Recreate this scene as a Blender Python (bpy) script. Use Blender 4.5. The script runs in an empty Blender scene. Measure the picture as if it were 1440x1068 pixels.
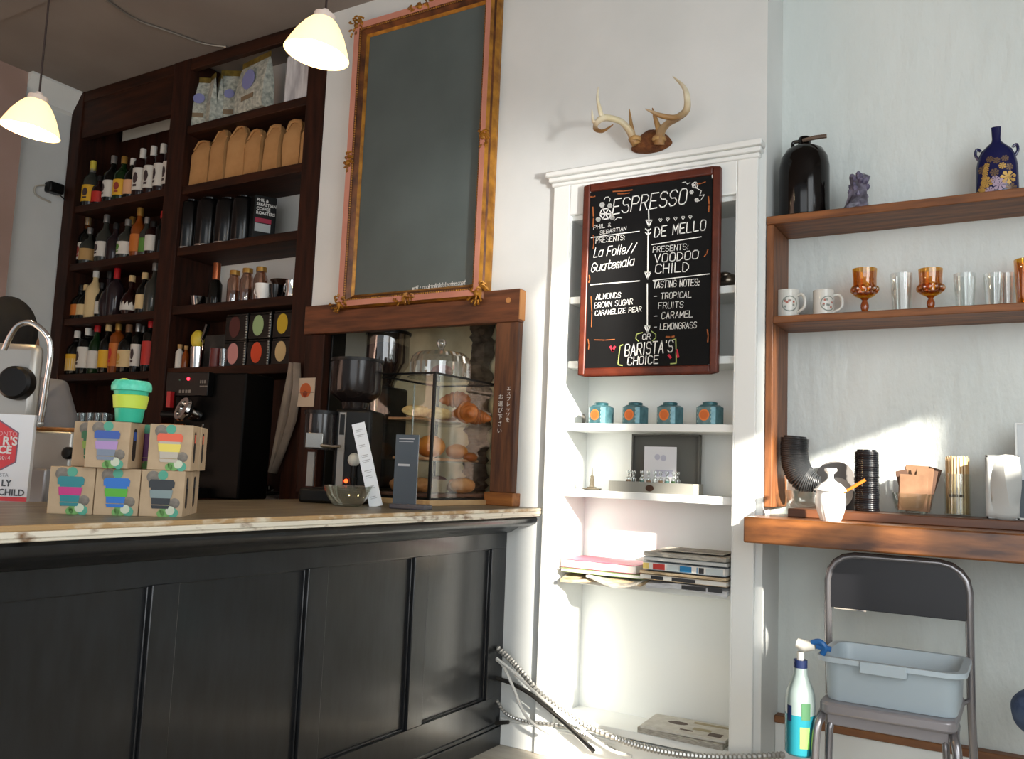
import bpy, bmesh, math, random
from mathutils import Vector, Matrix, Euler
R = math.radians
random.seed(7)
SC = bpy.context.scene
COL = SC.collection

# ------------------------------------------------------------------ camera
H_CAM = 1.13
YAW, PITCH, ROLL, FPX = R(-30.95), R(6.02), R(2.33), 1214.0
_f = Vector((math.sin(YAW) * math.cos(PITCH), math.cos(YAW) * math.cos(PITCH), math.sin(PITCH)))
_r0 = Vector((math.cos(YAW), -math.sin(YAW), 0))
_u0 = _r0.cross(_f)
_r = _r0 * math.cos(ROLL) + _u0 * math.sin(ROLL)
_u = _u0 * math.cos(ROLL) - _r0 * math.sin(ROLL)
cam_data = bpy.data.cameras.new('camera')
cam = bpy.data.objects.new('camera', cam_data)
COL.objects.link(cam)
cam.matrix_world = Matrix(((_r.x, _u.x, -_f.x, 0), (_r.y, _u.y, -_f.y, 0), (_r.z, _u.z, -_f.z, H_CAM), (0, 0, 0, 1)))
cam_data.sensor_width = 36
cam_data.lens = FPX / 1440 * 36
cam_data.clip_start = 0.02
SC.camera = cam


def at(px, py, X=None, Y=None, Z=None, D=None):
    """survey helper: the point seen at (px, py) of the photograph on a known wall / shelf plane"""
    d = _f * FPX + _r * (px - 720) - _u * (py - 534)
    if X is not None: t = X / d.x
    elif Y is not None: t = Y / d.y
    elif Z is not None: t = (Z - H_CAM) / d.z
    else: t = D / FPX
    p = d * t
    p.z += H_CAM
    return p


# ------------------------------------------------------------------ world, sun, large lights, exposure
SC.view_settings.view_transform = 'Standard'
SC.view_settings.look = 'None'
SC.view_settings.exposure = 0.15
SC.view_settings.gamma = 1.0
SC.view_settings.use_curve_mapping = False
W = bpy.data.worlds.new('world')
SC.world = W
W.use_nodes = True
W.node_tree.nodes['Background'].inputs[0].default_value = (0.88, 0.95, 1.0, 1)
W.node_tree.nodes['Background'].inputs[1].default_value = 0.42


def light(name, kind, loc, toward, energy, color=(1, 1, 1), **kw):
    l = bpy.data.lights.new(name, kind)
    l.energy = energy
    l.color = color
    for k, v in kw.items(): setattr(l, k, v)
    o = bpy.data.objects.new(name, l)
    COL.objects.link(o)
    o.location = loc
    o.rotation_euler = (Vector(toward) - Vector(loc)).to_track_quat('-Z', 'Y').to_euler()
    return o


SUN_DIR = Vector((-0.366, 0.22, -0.15))
light('sun', 'SUN', (4, -2, 4), Vector((4, -2, 4)) + SUN_DIR, 22.0, (1.0, 0.93, 0.82), angle=R(1.6))
# daylight through the two windows of the right wall and the shop front behind the camera
light('window_daylight', 'AREA', (1.72, 0.75, 2.05), (-1.6, 2.9, 1.5), 64, (0.90, 0.965, 1.0), shape='RECTANGLE', size=1.9, size_y=2.3)
light('shopfront_daylight', 'AREA', (0.3, -2.4, 1.6), (-1.3, 3, 1.3), 54, (0.92, 0.965, 1.0), shape='RECTANGLE', size=3.0, size_y=2.2)

# added spot without a fixture, makes the bright glow on the wall beside the bookcase
light('added_glow_spot', 'SPOT', (1.6, 0.9, 1.5), (-1.82, 3.2, 2.2), 620, (1.0, 0.98, 0.95), spot_size=R(15), spot_blend=1.0, shadow_soft_size=0.12)


# ------------------------------------------------------------------ materials
def lin(h):
    h = h.lstrip('#')
    c = [int(h[i:i + 2], 16) / 255 for i in (0, 2, 4)]
    return tuple(x / 12.92 if x <= 0.04045 else ((x + 0.055) / 1.055) ** 2.4 for x in c) + (1,)


_mats = {}


def M(name, c, rough=0.5, metal=0.0, c2=None, scale=6.0, stretch=(1, 1, 1), detail=4, lo=0.35, hi=0.65, bump=0.0, bscale=None,
      emit=0.0, bdist=0.01, coat=0.0, trans=0.0, sss=0.0, spec=None):
    if name in _mats: return _mats[name]
    m = bpy.data.materials.new(name)
    m.use_nodes = True
    nt = m.node_tree
    b = nt.nodes['Principled BSDF']
    b.inputs['Base Color'].default_value = lin(c)
    b.inputs['Roughness'].default_value = rough
    b.inputs['Metallic'].default_value = metal
    if coat: b.inputs['Coat Weight'].default_value = coat; b.inputs['Coat Roughness'].default_value = 0.15
    if trans: b.inputs['Transmission Weight'].default_value = trans
    if spec is not None: b.inputs['Specular IOR Level'].default_value = spec
    if emit:
        b.inputs['Emission Color'].default_value = lin(c)
        b.inputs['Emission Strength'].default_value = emit
    if c2 or bump:
        tc = nt.nodes.new('ShaderNodeTexCoord')
        mp = nt.nodes.new('ShaderNodeMapping')
        mp.inputs['Scale'].default_value = stretch
        nt.links.new(tc.outputs['Object'], mp.inputs['Vector'])
    if c2:
        n = nt.nodes.new('ShaderNodeTexNoise')
        n.inputs['Scale'].default_value = scale
        n.inputs['Detail'].default_value = detail
        nt.links.new(mp.outputs[0], n.inputs['Vector'])
        cr = nt.nodes.new('ShaderNodeValToRGB')
        cr.color_ramp.elements[0].position = lo
        cr.color_ramp.elements[0].color = lin(c)
        cr.color_ramp.elements[1].position = hi
        cr.color_ramp.elements[1].color = lin(c2)
        nt.links.new(n.outputs['Fac'], cr.inputs[0])
        nt.links.new(cr.outputs[0], b.inputs['Base Color'])
    if bump:
        n2 = nt.nodes.new('ShaderNodeTexNoise')
        n2.inputs['Scale'].default_value = bscale or scale
        n2.inputs['Detail'].default_value = 6
        nt.links.new(mp.outputs[0], n2.inputs['Vector'])
        bp = nt.nodes.new('ShaderNodeBump')
        bp.inputs['Strength'].default_value = bump
        bp.inputs['Distance'].default_value = bdist
        nt.links.new(n2.outputs['Fac'], bp.inputs['Height'])
        nt.links.new(bp.outputs[0], b.inputs['Normal'])
    _mats[name] = m
    return m


def GLASS(name, tint='#ffffff', gloss=0.06, rim=0.55, rough=0.03):
    """thin clear or coloured glass"""
    if name in _mats: return _mats[name]
    m = bpy.data.materials.new(name)
    m.use_nodes = True
    nt = m.node_tree
    nt.nodes.remove(nt.nodes['Principled BSDF'])
    out = nt.nodes['Material Output']
    tr = nt.nodes.new('ShaderNodeBsdfTransparent'); tr.inputs[0].default_value = lin(tint)
    gl = nt.nodes.new('ShaderNodeBsdfGlossy'); gl.inputs['Roughness'].default_value = rough
    gl.inputs[0].default_value = (1, 1, 1, 1)
    lw = nt.nodes.new('ShaderNodeLayerWeight'); lw.inputs[0].default_value = 0.35
    mr = nt.nodes.new('ShaderNodeMapRange')
    mr.inputs['To Min'].default_value = gloss; mr.inputs['To Max'].default_value = rim
    mx = nt.nodes.new('ShaderNodeMixShader')
    nt.links.new(lw.outputs['Facing'], mr.inputs['Value'])
    nt.links.new(mr.outputs[0], mx.inputs[0])
    nt.links.new(tr.outputs[0], mx.inputs[1])
    nt.links.new(gl.outputs[0], mx.inputs[2])
    nt.links.new(mx.outputs[0], out.inputs[0])
    _mats[name] = m
    return m


# ------------------------------------------------------------------ mesh collector
class G:
    def __init__(s): s.v = []; s.f = []; s.m = []; s.x = Matrix()

    def add(s, vs, fs, m=0):
        o = len(s.v)
        s.v += [s.x @ Vector(p) for p in vs]
        s.f += [tuple(i + o for i in f) for f in fs]
        s.m += [m] * len(fs)
        return s

    def box(s, lo, hi, m=0):
        (a, b, c), (d, e, f) = lo, hi
        return s.add([(a, b, c), (d, b, c), (d, e, c), (a, e, c), (a, b, f), (d, b, f), (d, e, f), (a, e, f)],
                     [(0, 3, 2, 1), (4, 5, 6, 7), (0, 1, 5, 4), (1, 2, 6, 5), (2, 3, 7, 6), (3, 0, 4, 7)], m)

    def lathe(s, prof, n=20, c=(0, 0, 0), m=0, sx=1, sy=1, close=False):
        vs, fs = [], []
        k = len(prof)
        for r, z in prof:
            for i in range(n):
                a = 2 * math.pi * i / n
                vs.append((c[0] + r * sx * math.cos(a), c[1] + r * sy * math.sin(a), c[2] + z))
        for j in range(k - 1):
            for i in range(n):
                i2 = (i + 1) % n
                fs.append((j * n + i, j * n + i2, (j + 1) * n + i2, (j + 1) * n + i))
        if prof[0][0] > 1e-6: fs.append(tuple(range(n))[::-1])
        if prof[-1][0] > 1e-6 and not close: fs.append(tuple((k - 1) * n + i for i in range(n)))
        return s.add(vs, fs, m)

    def shell(s, prof, n=20, c=(0, 0, 0), m=0):      # open profile, no caps
        vs, fs = [], []
        k = len(prof)
        for r, z in prof:
            for i in range(n):
                a = 2 * math.pi * i / n
                vs.append((c[0] + r * math.cos(a), c[1] + r * math.sin(a), c[2] + z))
        for j in range(k - 1):
            for i in range(n):
                i2 = (i + 1) % n
                fs.append((j * n + i, j * n + i2, (j + 1) * n + i2, (j + 1) * n + i))
        return s.add(vs, fs, m)

    def tube(s, pts, r, n=8, m=0, closed=False, flat=1.0):
        pts = [Vector(p) for p in pts]
        k = len(pts)
        rs = r if isinstance(r, (list, tuple)) else [r] * k
        vs, fs = [], []
        up = None
        for i, p in enumerate(pts):
            if closed: t = pts[(i + 1) % k] - pts[i - 1]
            else: t = pts[min(i + 1, k - 1)] - pts[max(i - 1, 0)]
            t.normalize()
            if up is None:
                up = Vector((0, 0, 1)) if abs(t.z) < 0.9 else Vector((0, 1, 0))
            a = t.cross(up)
            if a.length < 1e-6: a = t.orthogonal()
            a.normalize()
            b = a.cross(t).normalized()
            up = b
            for j in range(n):
                w = 2 * math.pi * j / n
                vs.append(p + a * (math.cos(w) * rs[i]) + b * (math.sin(w) * rs[i] * flat))
        for i in range(k if closed else k - 1):
            i2 = (i + 1) % k
            for j in range(n):
                j2 = (j + 1) % n
                fs.append((i * n + j, i * n + j2, i2 * n + j2, i2 * n + j))
        if not closed:
            fs.append(tuple(range(n))[::-1])
            fs.append(tuple((k - 1) * n + j for j in range(n)))
        return s.add(vs, fs, m)

    def prism(s, poly, z0, z1, m=0):                  # polygon in xy, extruded along z
        n = len(poly)
        vs = [(x, y, z0) for x, y in poly] + [(x, y, z1) for x, y in poly]
        fs = [tuple(range(n))[::-1], tuple(range(n, 2 * n))] + [(i, (i + 1) % n, n + (i + 1) % n, n + i) for i in range(n)]
        return s.add(vs, fs, m)

    def xzprism(s, poly, y0, y1, m=0):                # polygon in xz, extruded along y
        n = len(poly)
        vs = [(x, y0, z) for x, z in poly] + [(x, y1, z) for x, z in poly]
        fs = [tuple(range(n)), tuple(range(n, 2 * n))[::-1]] + [(i, n + i, n + (i + 1) % n, (i + 1) % n) for i in range(n)]
        return s.add(vs, fs, m)

    def yzprism(s, poly, x0, x1, m=0):                # polygon in yz, extruded along x
        n = len(poly)
        vs = [(x0, y, z) for y, z in poly] + [(x1, y, z) for y, z in poly]
        fs = [tuple(range(n))[::-1], tuple(range(n, 2 * n))] + [(i, (i + 1) % n, n + (i + 1) % n, n + i) for i in range(n)]
        return s.add(vs, fs, m)

    def disc(s, c, r, axis='y', d=0.0005, n=20, m=0, sx=1):   # thin disc
        poly = [(r * sx * math.cos(2 * math.pi * i / n), r * math.sin(2 * math.pi * i / n)) for i in range(n)]
        if axis == 'y': return s.xzprism([(c[0] + a, c[2] + b) for a, b in poly], c[1] - d, c[1], m)
        if axis == 'x': return s.yzprism([(c[1] + a, c[2] + b) for a, b in poly], c[0], c[0] + d, m)
        return s.prism([(c[0] + a, c[1] + b) for a, b in poly], c[2], c[2] + d, m)

    def ball(s, c, r, n=12, k=8, m=0, jit=0.0, fn=None):
        rx, ry, rz = r if isinstance(r, (list, tuple)) else (r, r, r)
        vs, fs = [], []
        for j in range(k + 1):
            th = math.pi * j / k
            for i in range(n):
                a = 2 * math.pi * i / n
                q = 1 + (random.uniform(-jit, jit) if 0 < j < k else 0)
                p = Vector((rx * q * math.sin(th) * math.cos(a), ry * q * math.sin(th) * math.sin(a), -rz * q * math.cos(th)))
                if fn: p = fn(p)
                vs.append(p + Vector(c))
        for j in range(k):
            for i in range(n):
                i2 = (i + 1) % n
                fs.append((j * n + i, j * n + i2, (j + 1) * n + i2, (j + 1) * n + i))
        return s.add(vs, fs, m)

    def build(s, name, mats, parent=None, loc=(0, 0, 0), rot=(0, 0, 0), bevel=0, smooth=True, ang=38, sub=0):
        me = bpy.data.meshes.new(name)
        me.from_pydata([tuple(p) for p in s.v], [], s.f)
        if not isinstance(mats, (list, tuple)): mats = [mats]
        for q in mats: me.materials.append(q)
        bm = bmesh.new(); bm.from_mesh(me)
        for i, f in enumerate(bm.faces): f.material_index = min(s.m[i], len(mats) - 1); f.smooth = smooth
        bmesh.ops.remove_doubles(bm, verts=bm.verts, dist=1e-6)
        bmesh.ops.recalc_face_normals(bm, faces=bm.faces)
        bm.to_mesh(me); bm.free()
        if smooth: me.set_sharp_from_angle(angle=R(ang))
        o = bpy.data.objects.new(name, me)
        COL.objects.link(o)
        o.location = loc; o.rotation_euler = rot
        if parent: o.parent = parent
        if bevel:
            b = o.modifiers.new('bevel', 'BEVEL'); b.width = bevel; b.segments = 2; b.limit_method = 'ANGLE'; b.angle_limit = R(40)
        if sub:
            b = o.modifiers.new('sub', 'SUBSURF'); b.levels = sub; b.render_levels = sub
        return o


def box(lo, hi): return G().box(lo, hi)


def thing(name, label, cat, loc=(0, 0, 0), rz=0, group=None):
    o = bpy.data.objects.new(name, None)
    o.empty_display_size = 0.05
    COL.objects.link(o)
    o.location = loc; o.rotation_euler = (0, 0, rz)
    o['label'] = label; o['category'] = cat
    if group: o['group'] = group
    return o


def tag(o, label, cat, group=None, kind=None):
    o['label'] = label; o['category'] = cat
    if group: o['group'] = group
    if kind: o['kind'] = kind
    return o


def struct(o):
    o['kind'] = 'structure'
    return o


def dup(root, loc, rz=None, label=None, group=None):
    r = root.copy(); COL.objects.link(r); r.location = loc
    if rz is not None: r.rotation_euler = (0, 0, rz)
    if label: r['label'] = label
    if group: r['group'] = group
    for ch in list(root.children):
        c = ch.copy(); COL.objects.link(c); c.parent = r
        for g in ch.children:
            d = g.copy(); COL.objects.link(d); d.parent = c
    return r


def smooth_path(pts, k=6):
    """Catmull-Rom through the points"""
    P = [Vector(p) for p in pts]
    out = []
    for i in range(len(P) - 1):
        p0 = P[max(i - 1, 0)]; p1 = P[i]; p2 = P[i + 1]; p3 = P[min(i + 2, len(P) - 1)]
        for j in range(k):
            t = j / k
            out.append(0.5 * ((2 * p1) + (p2 - p0) * t + (2 * p0 - 5 * p1 + 4 * p2 - p3) * t * t + (3 * p1 - p0 - 3 * p2 + p3) * t ** 3))
    out.append(P[-1])
    return out


# single-stroke chalk alphabet on a 4 x 6 grid
GL = {'A': '002640 1232', 'B': '00063645443303 3342413000', 'C': '4536160501103041', 'D': '00062644422000', 'E': '46060040 0333',
      'F': '460600 0333', 'G': '45361605011030414323', 'H': '0600 4640 0343', 'I': '2620', 'K': '0600 460340', 'L': '060040',
      'M': '0006224640', 'N': '00064046', 'O': '163645413010010516', 'P': '00063645443303', 'R': '00063645443303 2340',
      'S': '453616050413334241301001', 'T': '0646 2620', 'U': '060110304146', 'V': '062046', 'W': '0610243046', 'X': '0640 4600',
      'Y': '062346 2320', 'Z': '06460040', '&': '400516263524011020 42', "'": '2625', ':': '2324 2021', '-': '0343', '/': '0046',
      '.': '2021', 'a': '4334140301103041 4440', 'o': '143443413010010314', 'l': '2620', 'i': '2420 2526', 'e': '0242433414030110304 1'.replace(' ', ''),
      't': '26213041 0444', 'u': '0401103041 4440', 'n': '0400 0314344340', 'm': '0400 03142320 23344340', 'w': '0410243044',
      'f': '46362520 0444', 'g': '44341403123242 4441301001', 'r': '0400 031434', 'd': '4640 4334140301103041', 'p': '0400 0314344342311102', 'v': '042044', 'y': '0422 4400', 'c': '4334140301103041', 'k': '0600 340240', 's': '433414033342301001', 'b': '0600 0314344341301001', 'h': '0600 0314344340'}


def strokes(g, text, u, v, h, w=None, slant=0.0, rise=0.0, pen=0.0035, gap=1.5, jit=0.12, m=0, put=None):
    """chalk text as thin ribbons; put(u, v) -> 3-D point, (u, v) = lower left corner, h = capital height; w = total width or None"""
    adv = sum((4 + gap) if ch not in " il'.:I" else (2.6 + gap) if ch == ' ' else (1.2 + gap) for ch in text) - gap
    sx = (w / adv) if w else h / 6 * 0.8
    sy = h / 6
    x = 0
    for ch in text:
        nar = ch in "il'.:I"
        if ch != ' ':
            for st in GL[ch].split():
                pts = [(int(st[i]), int(st[i + 1])) for i in range(0, len(st), 2)]
                q = []
                for a, b in pts:
                    a = a - (1.4 if nar else 0) + random.uniform(-jit, jit); b = b + random.uniform(-jit, jit)
                    uu = u + (x + a) * sx + slant * b * sy
                    q.append((uu, v + b * sy + rise * (uu - u)))
                ribbon(g, q, pen, put, m)
        x += (2.6 + gap) if ch == ' ' else (1.2 + gap) if nar else (4 + gap)


def ribbon(g, q, pen, put, m=0):
    for (a, b), (c, d) in zip(q[:-1], q[1:]):
        L = math.hypot(c - a, d - b) or 1e-6
        tx, ty = (c - a) / L * pen / 2, (d - b) / L * pen / 2
        pts = [(a - tx + ty, b - ty - tx), (c + tx + ty, d + ty - tx), (c + tx - ty, d + ty + tx), (a - tx - ty, b - ty + tx)]
        lo = [put(x, y) for x, y in pts]
        g.add(lo, [(0, 1, 2, 3)], m)


def text_mesh(g, txt, h, put, m=0, align='LEFT', bold=0.0):
    """printed lettering from the built-in font, laid on a surface by put(x, y)"""
    cu = bpy.data.curves.new('lettering', 'FONT')
    cu.body = txt; cu.size = h / 0.72; cu.align_x = align; cu.offset = bold
    cu.resolution_u = 3; cu.fill_mode = 'FRONT'
    ob = bpy.data.objects.new('lettering', cu)
    COL.objects.link(ob)
    dg = bpy.context.evaluated_depsgraph_get()
    me = ob.evaluated_get(dg).to_mesh()
    vs = [put(v.co.x, v.co.y) for v in me.vertices]
    fs = [tuple(p.vertices) for p in me.polygons]
    g.add(vs, fs, m)
    ob.evaluated_get(dg).to_mesh_clear()
    bpy.data.objects.remove(ob); bpy.data.curves.remove(cu)
# ------------------------------------------------------------------ common materials
m_wall = M('wall_paint', '#dcdedc', 0.55, c2='#d3d6d4', scale=2.5, bump=0.06, bscale=60)
m_wall_r = M('textured_wall_paint', '#d5dbd8', 0.5, c2='#ccd3d0', scale=2.0, bump=1.0, bscale=11, bdist=0.011, stretch=(1.5, 1, 0.6))
m_trim = M('trim_paint', '#e6e8e5', 0.4, bump=0.03, bscale=40)
m_ceil = M('ceiling_plaster', '#8f8780', 0.8, c2='#857d77', scale=2)
m_pink = M('pink_plaster', '#b0948a', 0.75, c2='#a68a7e', scale=3)
m_floor = M('floor_boards', '#c4bdb0', 0.5, c2='#b0a696', scale=3, stretch=(1, 10, 1))
m_dwood = M('dark_walnut', '#36190d', 0.6, spec=0.22, c2='#1e0d06', scale=5, stretch=(6, 6, 0.7), bump=0.08, bscale=14)
m_dwood_h = M('dark_walnut_along', '#381b0c', 0.6, spec=0.22, c2='#200f07', scale=5, stretch=(0.7, 6, 6), bump=0.08, bscale=14)
m_rwood = M('reddish_wood', '#8c5529', 0.5, c2='#5a3318', scale=5, stretch=(0.8, 8, 8), bump=0.06, bscale=14)
m_rwood_v = M('reddish_wood_upright', '#85522d', 0.5, c2='#5a341a', scale=5, stretch=(8, 8, 0.8), bump=0.06, bscale=14)
m_black = M('black_gloss_paint', '#111214', 0.3, c2='#1a1c1f', scale=8, stretch=(4, 4, 1), bump=0.04, bscale=14, coat=0.35)
m_plastic_k = M('black_plastic', '#070708', 0.4, spec=0.3)
m_satin_k = M('black_satin_metal', '#090909', 0.45, spec=0.3)
m_steel = M('brushed_steel', '#b0aea9', 0.36, 0.7, bump=0.02, bscale=60)
m_chrome = M('chrome', '#dcdcdc', 0.08, 1.0)
m_white = M('white_glaze', '#eeeeea', 0.18)
m_paper = M('white_paper', '#e9e9e6', 0.7)
m_glass = GLASS('clear_glass', '#f4f8f6')

D = 3.2        # main wall plane
CE = 3.5       # ceiling

# ------------------------------------------------------------------ shell
g = G()
g.box((-3.13, D, 1.89), (-1.655, D + 0.6, CE))                        # above the pass-through
g.box((-1.93, D, 0.0), (-1.655, D + 0.6, 1.89))                       # between pass-through and alcove
g.box((-3.13, D, 0.0), (-1.93, D + 0.6, 0.94))                         # below the pass-through
g.box((-3.13, D + 0.02, 0.94), (-3.09, D + 0.6, 1.89))
g.box((-1.655, D, 2.219), (-0.832, D + 0.6, CE))                       # above the alcove
g.box((-1.655, D, 0), (-0.937, D + 0.6, 0.12))
g.box((-0.937, D, 0), (-0.832, D + 0.6, 2.219))
g.box((-1.655, D + 0.222, 0.12), (-0.937, D + 0.6, 2.219))             # alcove back
g.box((-5.42, D + 0.302, 0), (-3.13, D + 0.6, CE))                     # behind the bar shelves
struct(g.build('wall_back', m_wall))
# pass-through recess: old plaster with a crumbled brick pier
m_plaster = M('old_plaster', '#efe3bf', 0.85, c2='#cdbb92', scale=5, detail=8, lo=0.4, hi=0.7, bump=0.3, bscale=16)
m_brick = M('crumbled_brick', '#6d6456', 0.95, c2='#40382e', scale=16, detail=8, bump=1.0, bscale=24)
struct(box((-3.09, D + 0.42, 0.94), (-1.93, D + 0.5, 1.89)).build('wall_recess', m_plaster))
g = G()
rr = random.Random(21)
vs, nz_ = [], 46
for k in range(nz_ + 1):                              # ragged strip of broken brick and mortar
    z = .95 + k * (.94 / nz_)
    joint = (k % 5 == 0)
    xl, xr = -2.415 + rr.uniform(-.018, .018), -2.285 + rr.uniform(-.012, .018)
    for i in range(6):
        f = i / 5
        vs.append((xl + (xr - xl) * f, D + .405 - (0 if i in (0, 5) else (.012 if joint else .035) + rr.uniform(0, .018)), z))
g.add(vs, [(k * 6 + i, k * 6 + i + 1, (k + 1) * 6 + i + 1, (k + 1) * 6 + i) for k in range(nz_) for i in range(5)])
struct(g.build('wall_recess_brickwork', m_brick, ang=20))
struct(box((-0.832, D + 0.24, 0), (2.0, D + 0.6, CE)).build('wall_right_alcove', m_wall_r))
struct(box((-6.5, -3.2, CE), (1.98, D + 0.6, CE + 0.1)).build('ceiling', m_ceil))
struct(box((-6.5, -3.2, CE - 0.02), (-2.0, 2.40, CE)).build('ceiling_panel', m_ceil))
struct(box((-6.5, -3.2, -0.1), (2.6, D + 0.6, 0)).build('floor', m_floor))
struct(box((-5.6, 2.6, 0), (-5.42, D + 0.6, CE)).build('wall_left', m_wall))
struct(box((-6.6, -3.2, 0), (-5.36, 2.87, CE)).build('wall_left_pier', m_pink))
# cornice on the left wall
g = G()
prof = [(0, 0), (0.11, 0), (0.11, -0.014), (0.10, -0.022), (0.085, -0.045), (0.055, -0.085), (0.03, -0.115), (0.026, -0.135), (0.012, -0.14), (0, -0.15)]
n = len(prof)
vs = [(-5.42 + a, 2.87, CE + b) for a, b in prof] + [(-5.42 + a, D + 0.02, CE + b) for a, b in prof]
g.add(vs, [tuple(range(n)), tuple(range(n, 2 * n))] + [(i, (i + 1) % n, n + (i + 1) % n, n + i) for i in range(n)])
struct(g.build('trim_1', m_trim))
# right wall with two unseen windows, openings stepped to set where sun patches fall
XW = 1.86
g = G()
zb = 3.45
def pane(y0, y1, z0, z1):                             # wall left standing below and above an opening
    g.box((XW, y0, 0), (XW + 0.12, y1, z0)); g.box((XW, y0, z1), (XW + 0.12, y1, CE))
g.box((XW, -3.2, 0), (XW + 0.12, 0.96, CE))
pane(0.96, 1.22, 0.9, zb)
g.box((XW, 1.22, 0), (XW + 0.12, 1.30, CE))
pane(1.30, 1.54, 2.0, 2.42)
pane(1.54, 1.64, 1.64, 2.80)
pane(1.64, 2.14, 1.98, 2.30)
g.box((XW, 2.14, 0), (XW + 0.12, D + 0.6, CE))
struct(g.build('wall_right_sun_mask', m_wall))
# low skirting on the recessed wall and along the main wall
m_brown = M('brown_batten', '#8a5a34', 0.5, c2='#6f4526', scale=5, stretch=(1, 8, 8))
struct(box((-0.832, D + 0.20, 0), (1.8, D + 0.24, 0.235)).build('baseboard_right', m_trim, bevel=0.004))
struct(box((-0.832, D + 0.19, 0.235), (1.8, D + 0.24, 0.262)).build('trim_2', m_brown, bevel=0.003))
g = G()
g.box((-1.90, D - 0.012, 0.0), (-0.857, D, 0.10)); g.box((-1.90, D - 0.016, 0.10), (-0.857, D, 0.112))
struct(g.build('baseboard_back', m_trim, bevel=0.003))
# ------------------------------------------------------------------ built-in alcove bookcase
t = thing('alcove_bookcase', 'white built-in bookcase with moulded cornice and painted shelves, below the antlers', 'bookcase', (-1.3, D, 0))
ox = 1.3
def bx(x0, y0, z0, x1, y1, z1): return ((x0 + ox, y0 - D, z0), (x1 + ox, y1 - D, z1))
YF = D - 0.022
g = G()
g.box(*bx(-1.735, YF, 0, -1.655, D, 2.36)); g.box(*bx(-0.937, YF, 0, -0.857, D, 2.36)); g.box(*bx(-1.655, YF, 2.219, -0.937, D, 2.36))
g.build('casing', m_trim, t, bevel=0.004)
g = G()
for (d, z0, z1) in ((0.032, 2.350, 2.368), (0.046, 2.368, 2.388), (0.060, 2.388, 2.412)):
    e = d - 0.02
    g.box((-1.735 + ox - e * .6, -d, z0), (-0.857 + ox + min(e * .6, 0.022), 0, z1))
g.build('cornice', m_trim, t, bevel=0.005)
g = G()
g.box(*bx(-1.657, YF, 0.12, -1.652, D + 0.222, 2.219)); g.box(*bx(-0.94, YF, 0.12, -0.935, D + 0.222, 2.219))
g.box(*bx(-1.655, D + 0.212, 0.12, -0.937, D + 0.222, 2.219))
g.box(*bx(-1.655, D, 2.2, -0.937, D + 0.222, 2.219))
g.build('lining', m_trim, t)
for z, dep in ((1.87, 0), (1.597, 0), (1.336, 0), (1.064, 0), (0.712, 0.03), (0.155, 0)):
    box(*bx(-1.652, D + 0.004 + dep, z - 0.03, -0.94, D + 0.212, z)).build('shelf', m_trim, t, bevel=0.003)

# ------------------------------------------------------------------ bar counter
m_top = M('worn_bar_top', '#5d5544', 0.4, c2='#8a7f6a', scale=4, stretch=(6, 1, 1), detail=8, lo=0.35, hi=0.75, bump=0.1, bscale=12)
m_edge = M('chipped_cream_edge', '#e3dccb', 0.5, c2='#7c5a39', scale=14, stretch=(1, 1, 2.5), detail=8, lo=0.56, hi=0.70)
t = thing('bar_counter', 'black panelled bar counter with worn wooden top and chipped cream edge', 'counter', (-2.2, 1.5, 0))
def lb(x0, y0, z0, x1, y1, z1): return ((x0 + 2.2, y0 - 1.5, z0), (x1 + 2.2, y1 - 1.5, z1))
XE, XF, XB = -1.745, -1.91, -2.55
Y0, Y1 = -0.35, 3.198
g = G()
g.box(*lb(XB, Y0, 0.955, XE - 0.012, Y1, 0.98))
g.build('countertop', m_top, t, bevel=0.002)
g = G()
g.box(*lb(XE - 0.012, Y0, 0.953, XE, Y1, 0.967)); g.box(*lb(XE - 0.05, Y0, 0.945, XE - 0.006, Y1, 0.955))
g.build('edge_trim', m_edge, t, bevel=0.003)
box(*lb(XE - 0.012, Y0, 0.967, XE - 0.001, Y1, 0.9797)).build('worn_wood_lip', M('worn_tan_lip', '#b08f63', .5, c2='#e0d6c0', scale=12, stretch=(1, 1.2, 3), detail=8, lo=.45, hi=.66), t, bevel=0.003)
g = G()                                               # big half-round moulding under the top
prof = [(XF - 0.03, 0.945), (XE - 0.03, 0.945), (XE - 0.022, 0.935), (XE - 0.022, 0.925), (XE - 0.03, 0.912), (XE - 0.055, 0.902), (XE - 0.085, 0.899), (XE - 0.11, 0.893), (XE - 0.13, 0.88), (XF + 0.012, 0.868), (XF - 0.03, 0.868)]
n = len(prof)
vs = [(x + 2.2, Y0 - 1.5, z) for x, z in prof] + [(x + 2.2, Y1 - 1.5, z) for x, z in prof]
g.add(vs, [tuple(range(n))[::-1], tuple(range(n, 2 * n))] + [(i, (i + 1) % n, n + (i + 1) % n, n + i) for i in range(n)])
g.build('moulding', m_black, t)
pan = [(-0.126, 0.348), (0.429, 0.903), (0.984, 1.459), (1.543, 2.017), (2.106, 2.559), (2.647, 3.085)]
g = G()
TH = 0.03
g.box(*lb(XF - TH, Y0, 0.805, XF, Y1, 0.90)); g.box(*lb(XF - TH, Y0, 0.0, XF, Y1, 0.197))
ys = [Y0] + [q for p in pan for q in p] + [Y1]
for i in range(0, len(ys), 2):
    g.box(*lb(XF - TH, ys[i], 0.197, XF, ys[i + 1], 0.805))
g.box(*lb(XB + 0.02, Y0, 0, XF - TH, Y0 + 0.02, 0.955))
g.build('front_frame', m_black, t, bevel=0.0025)
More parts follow.
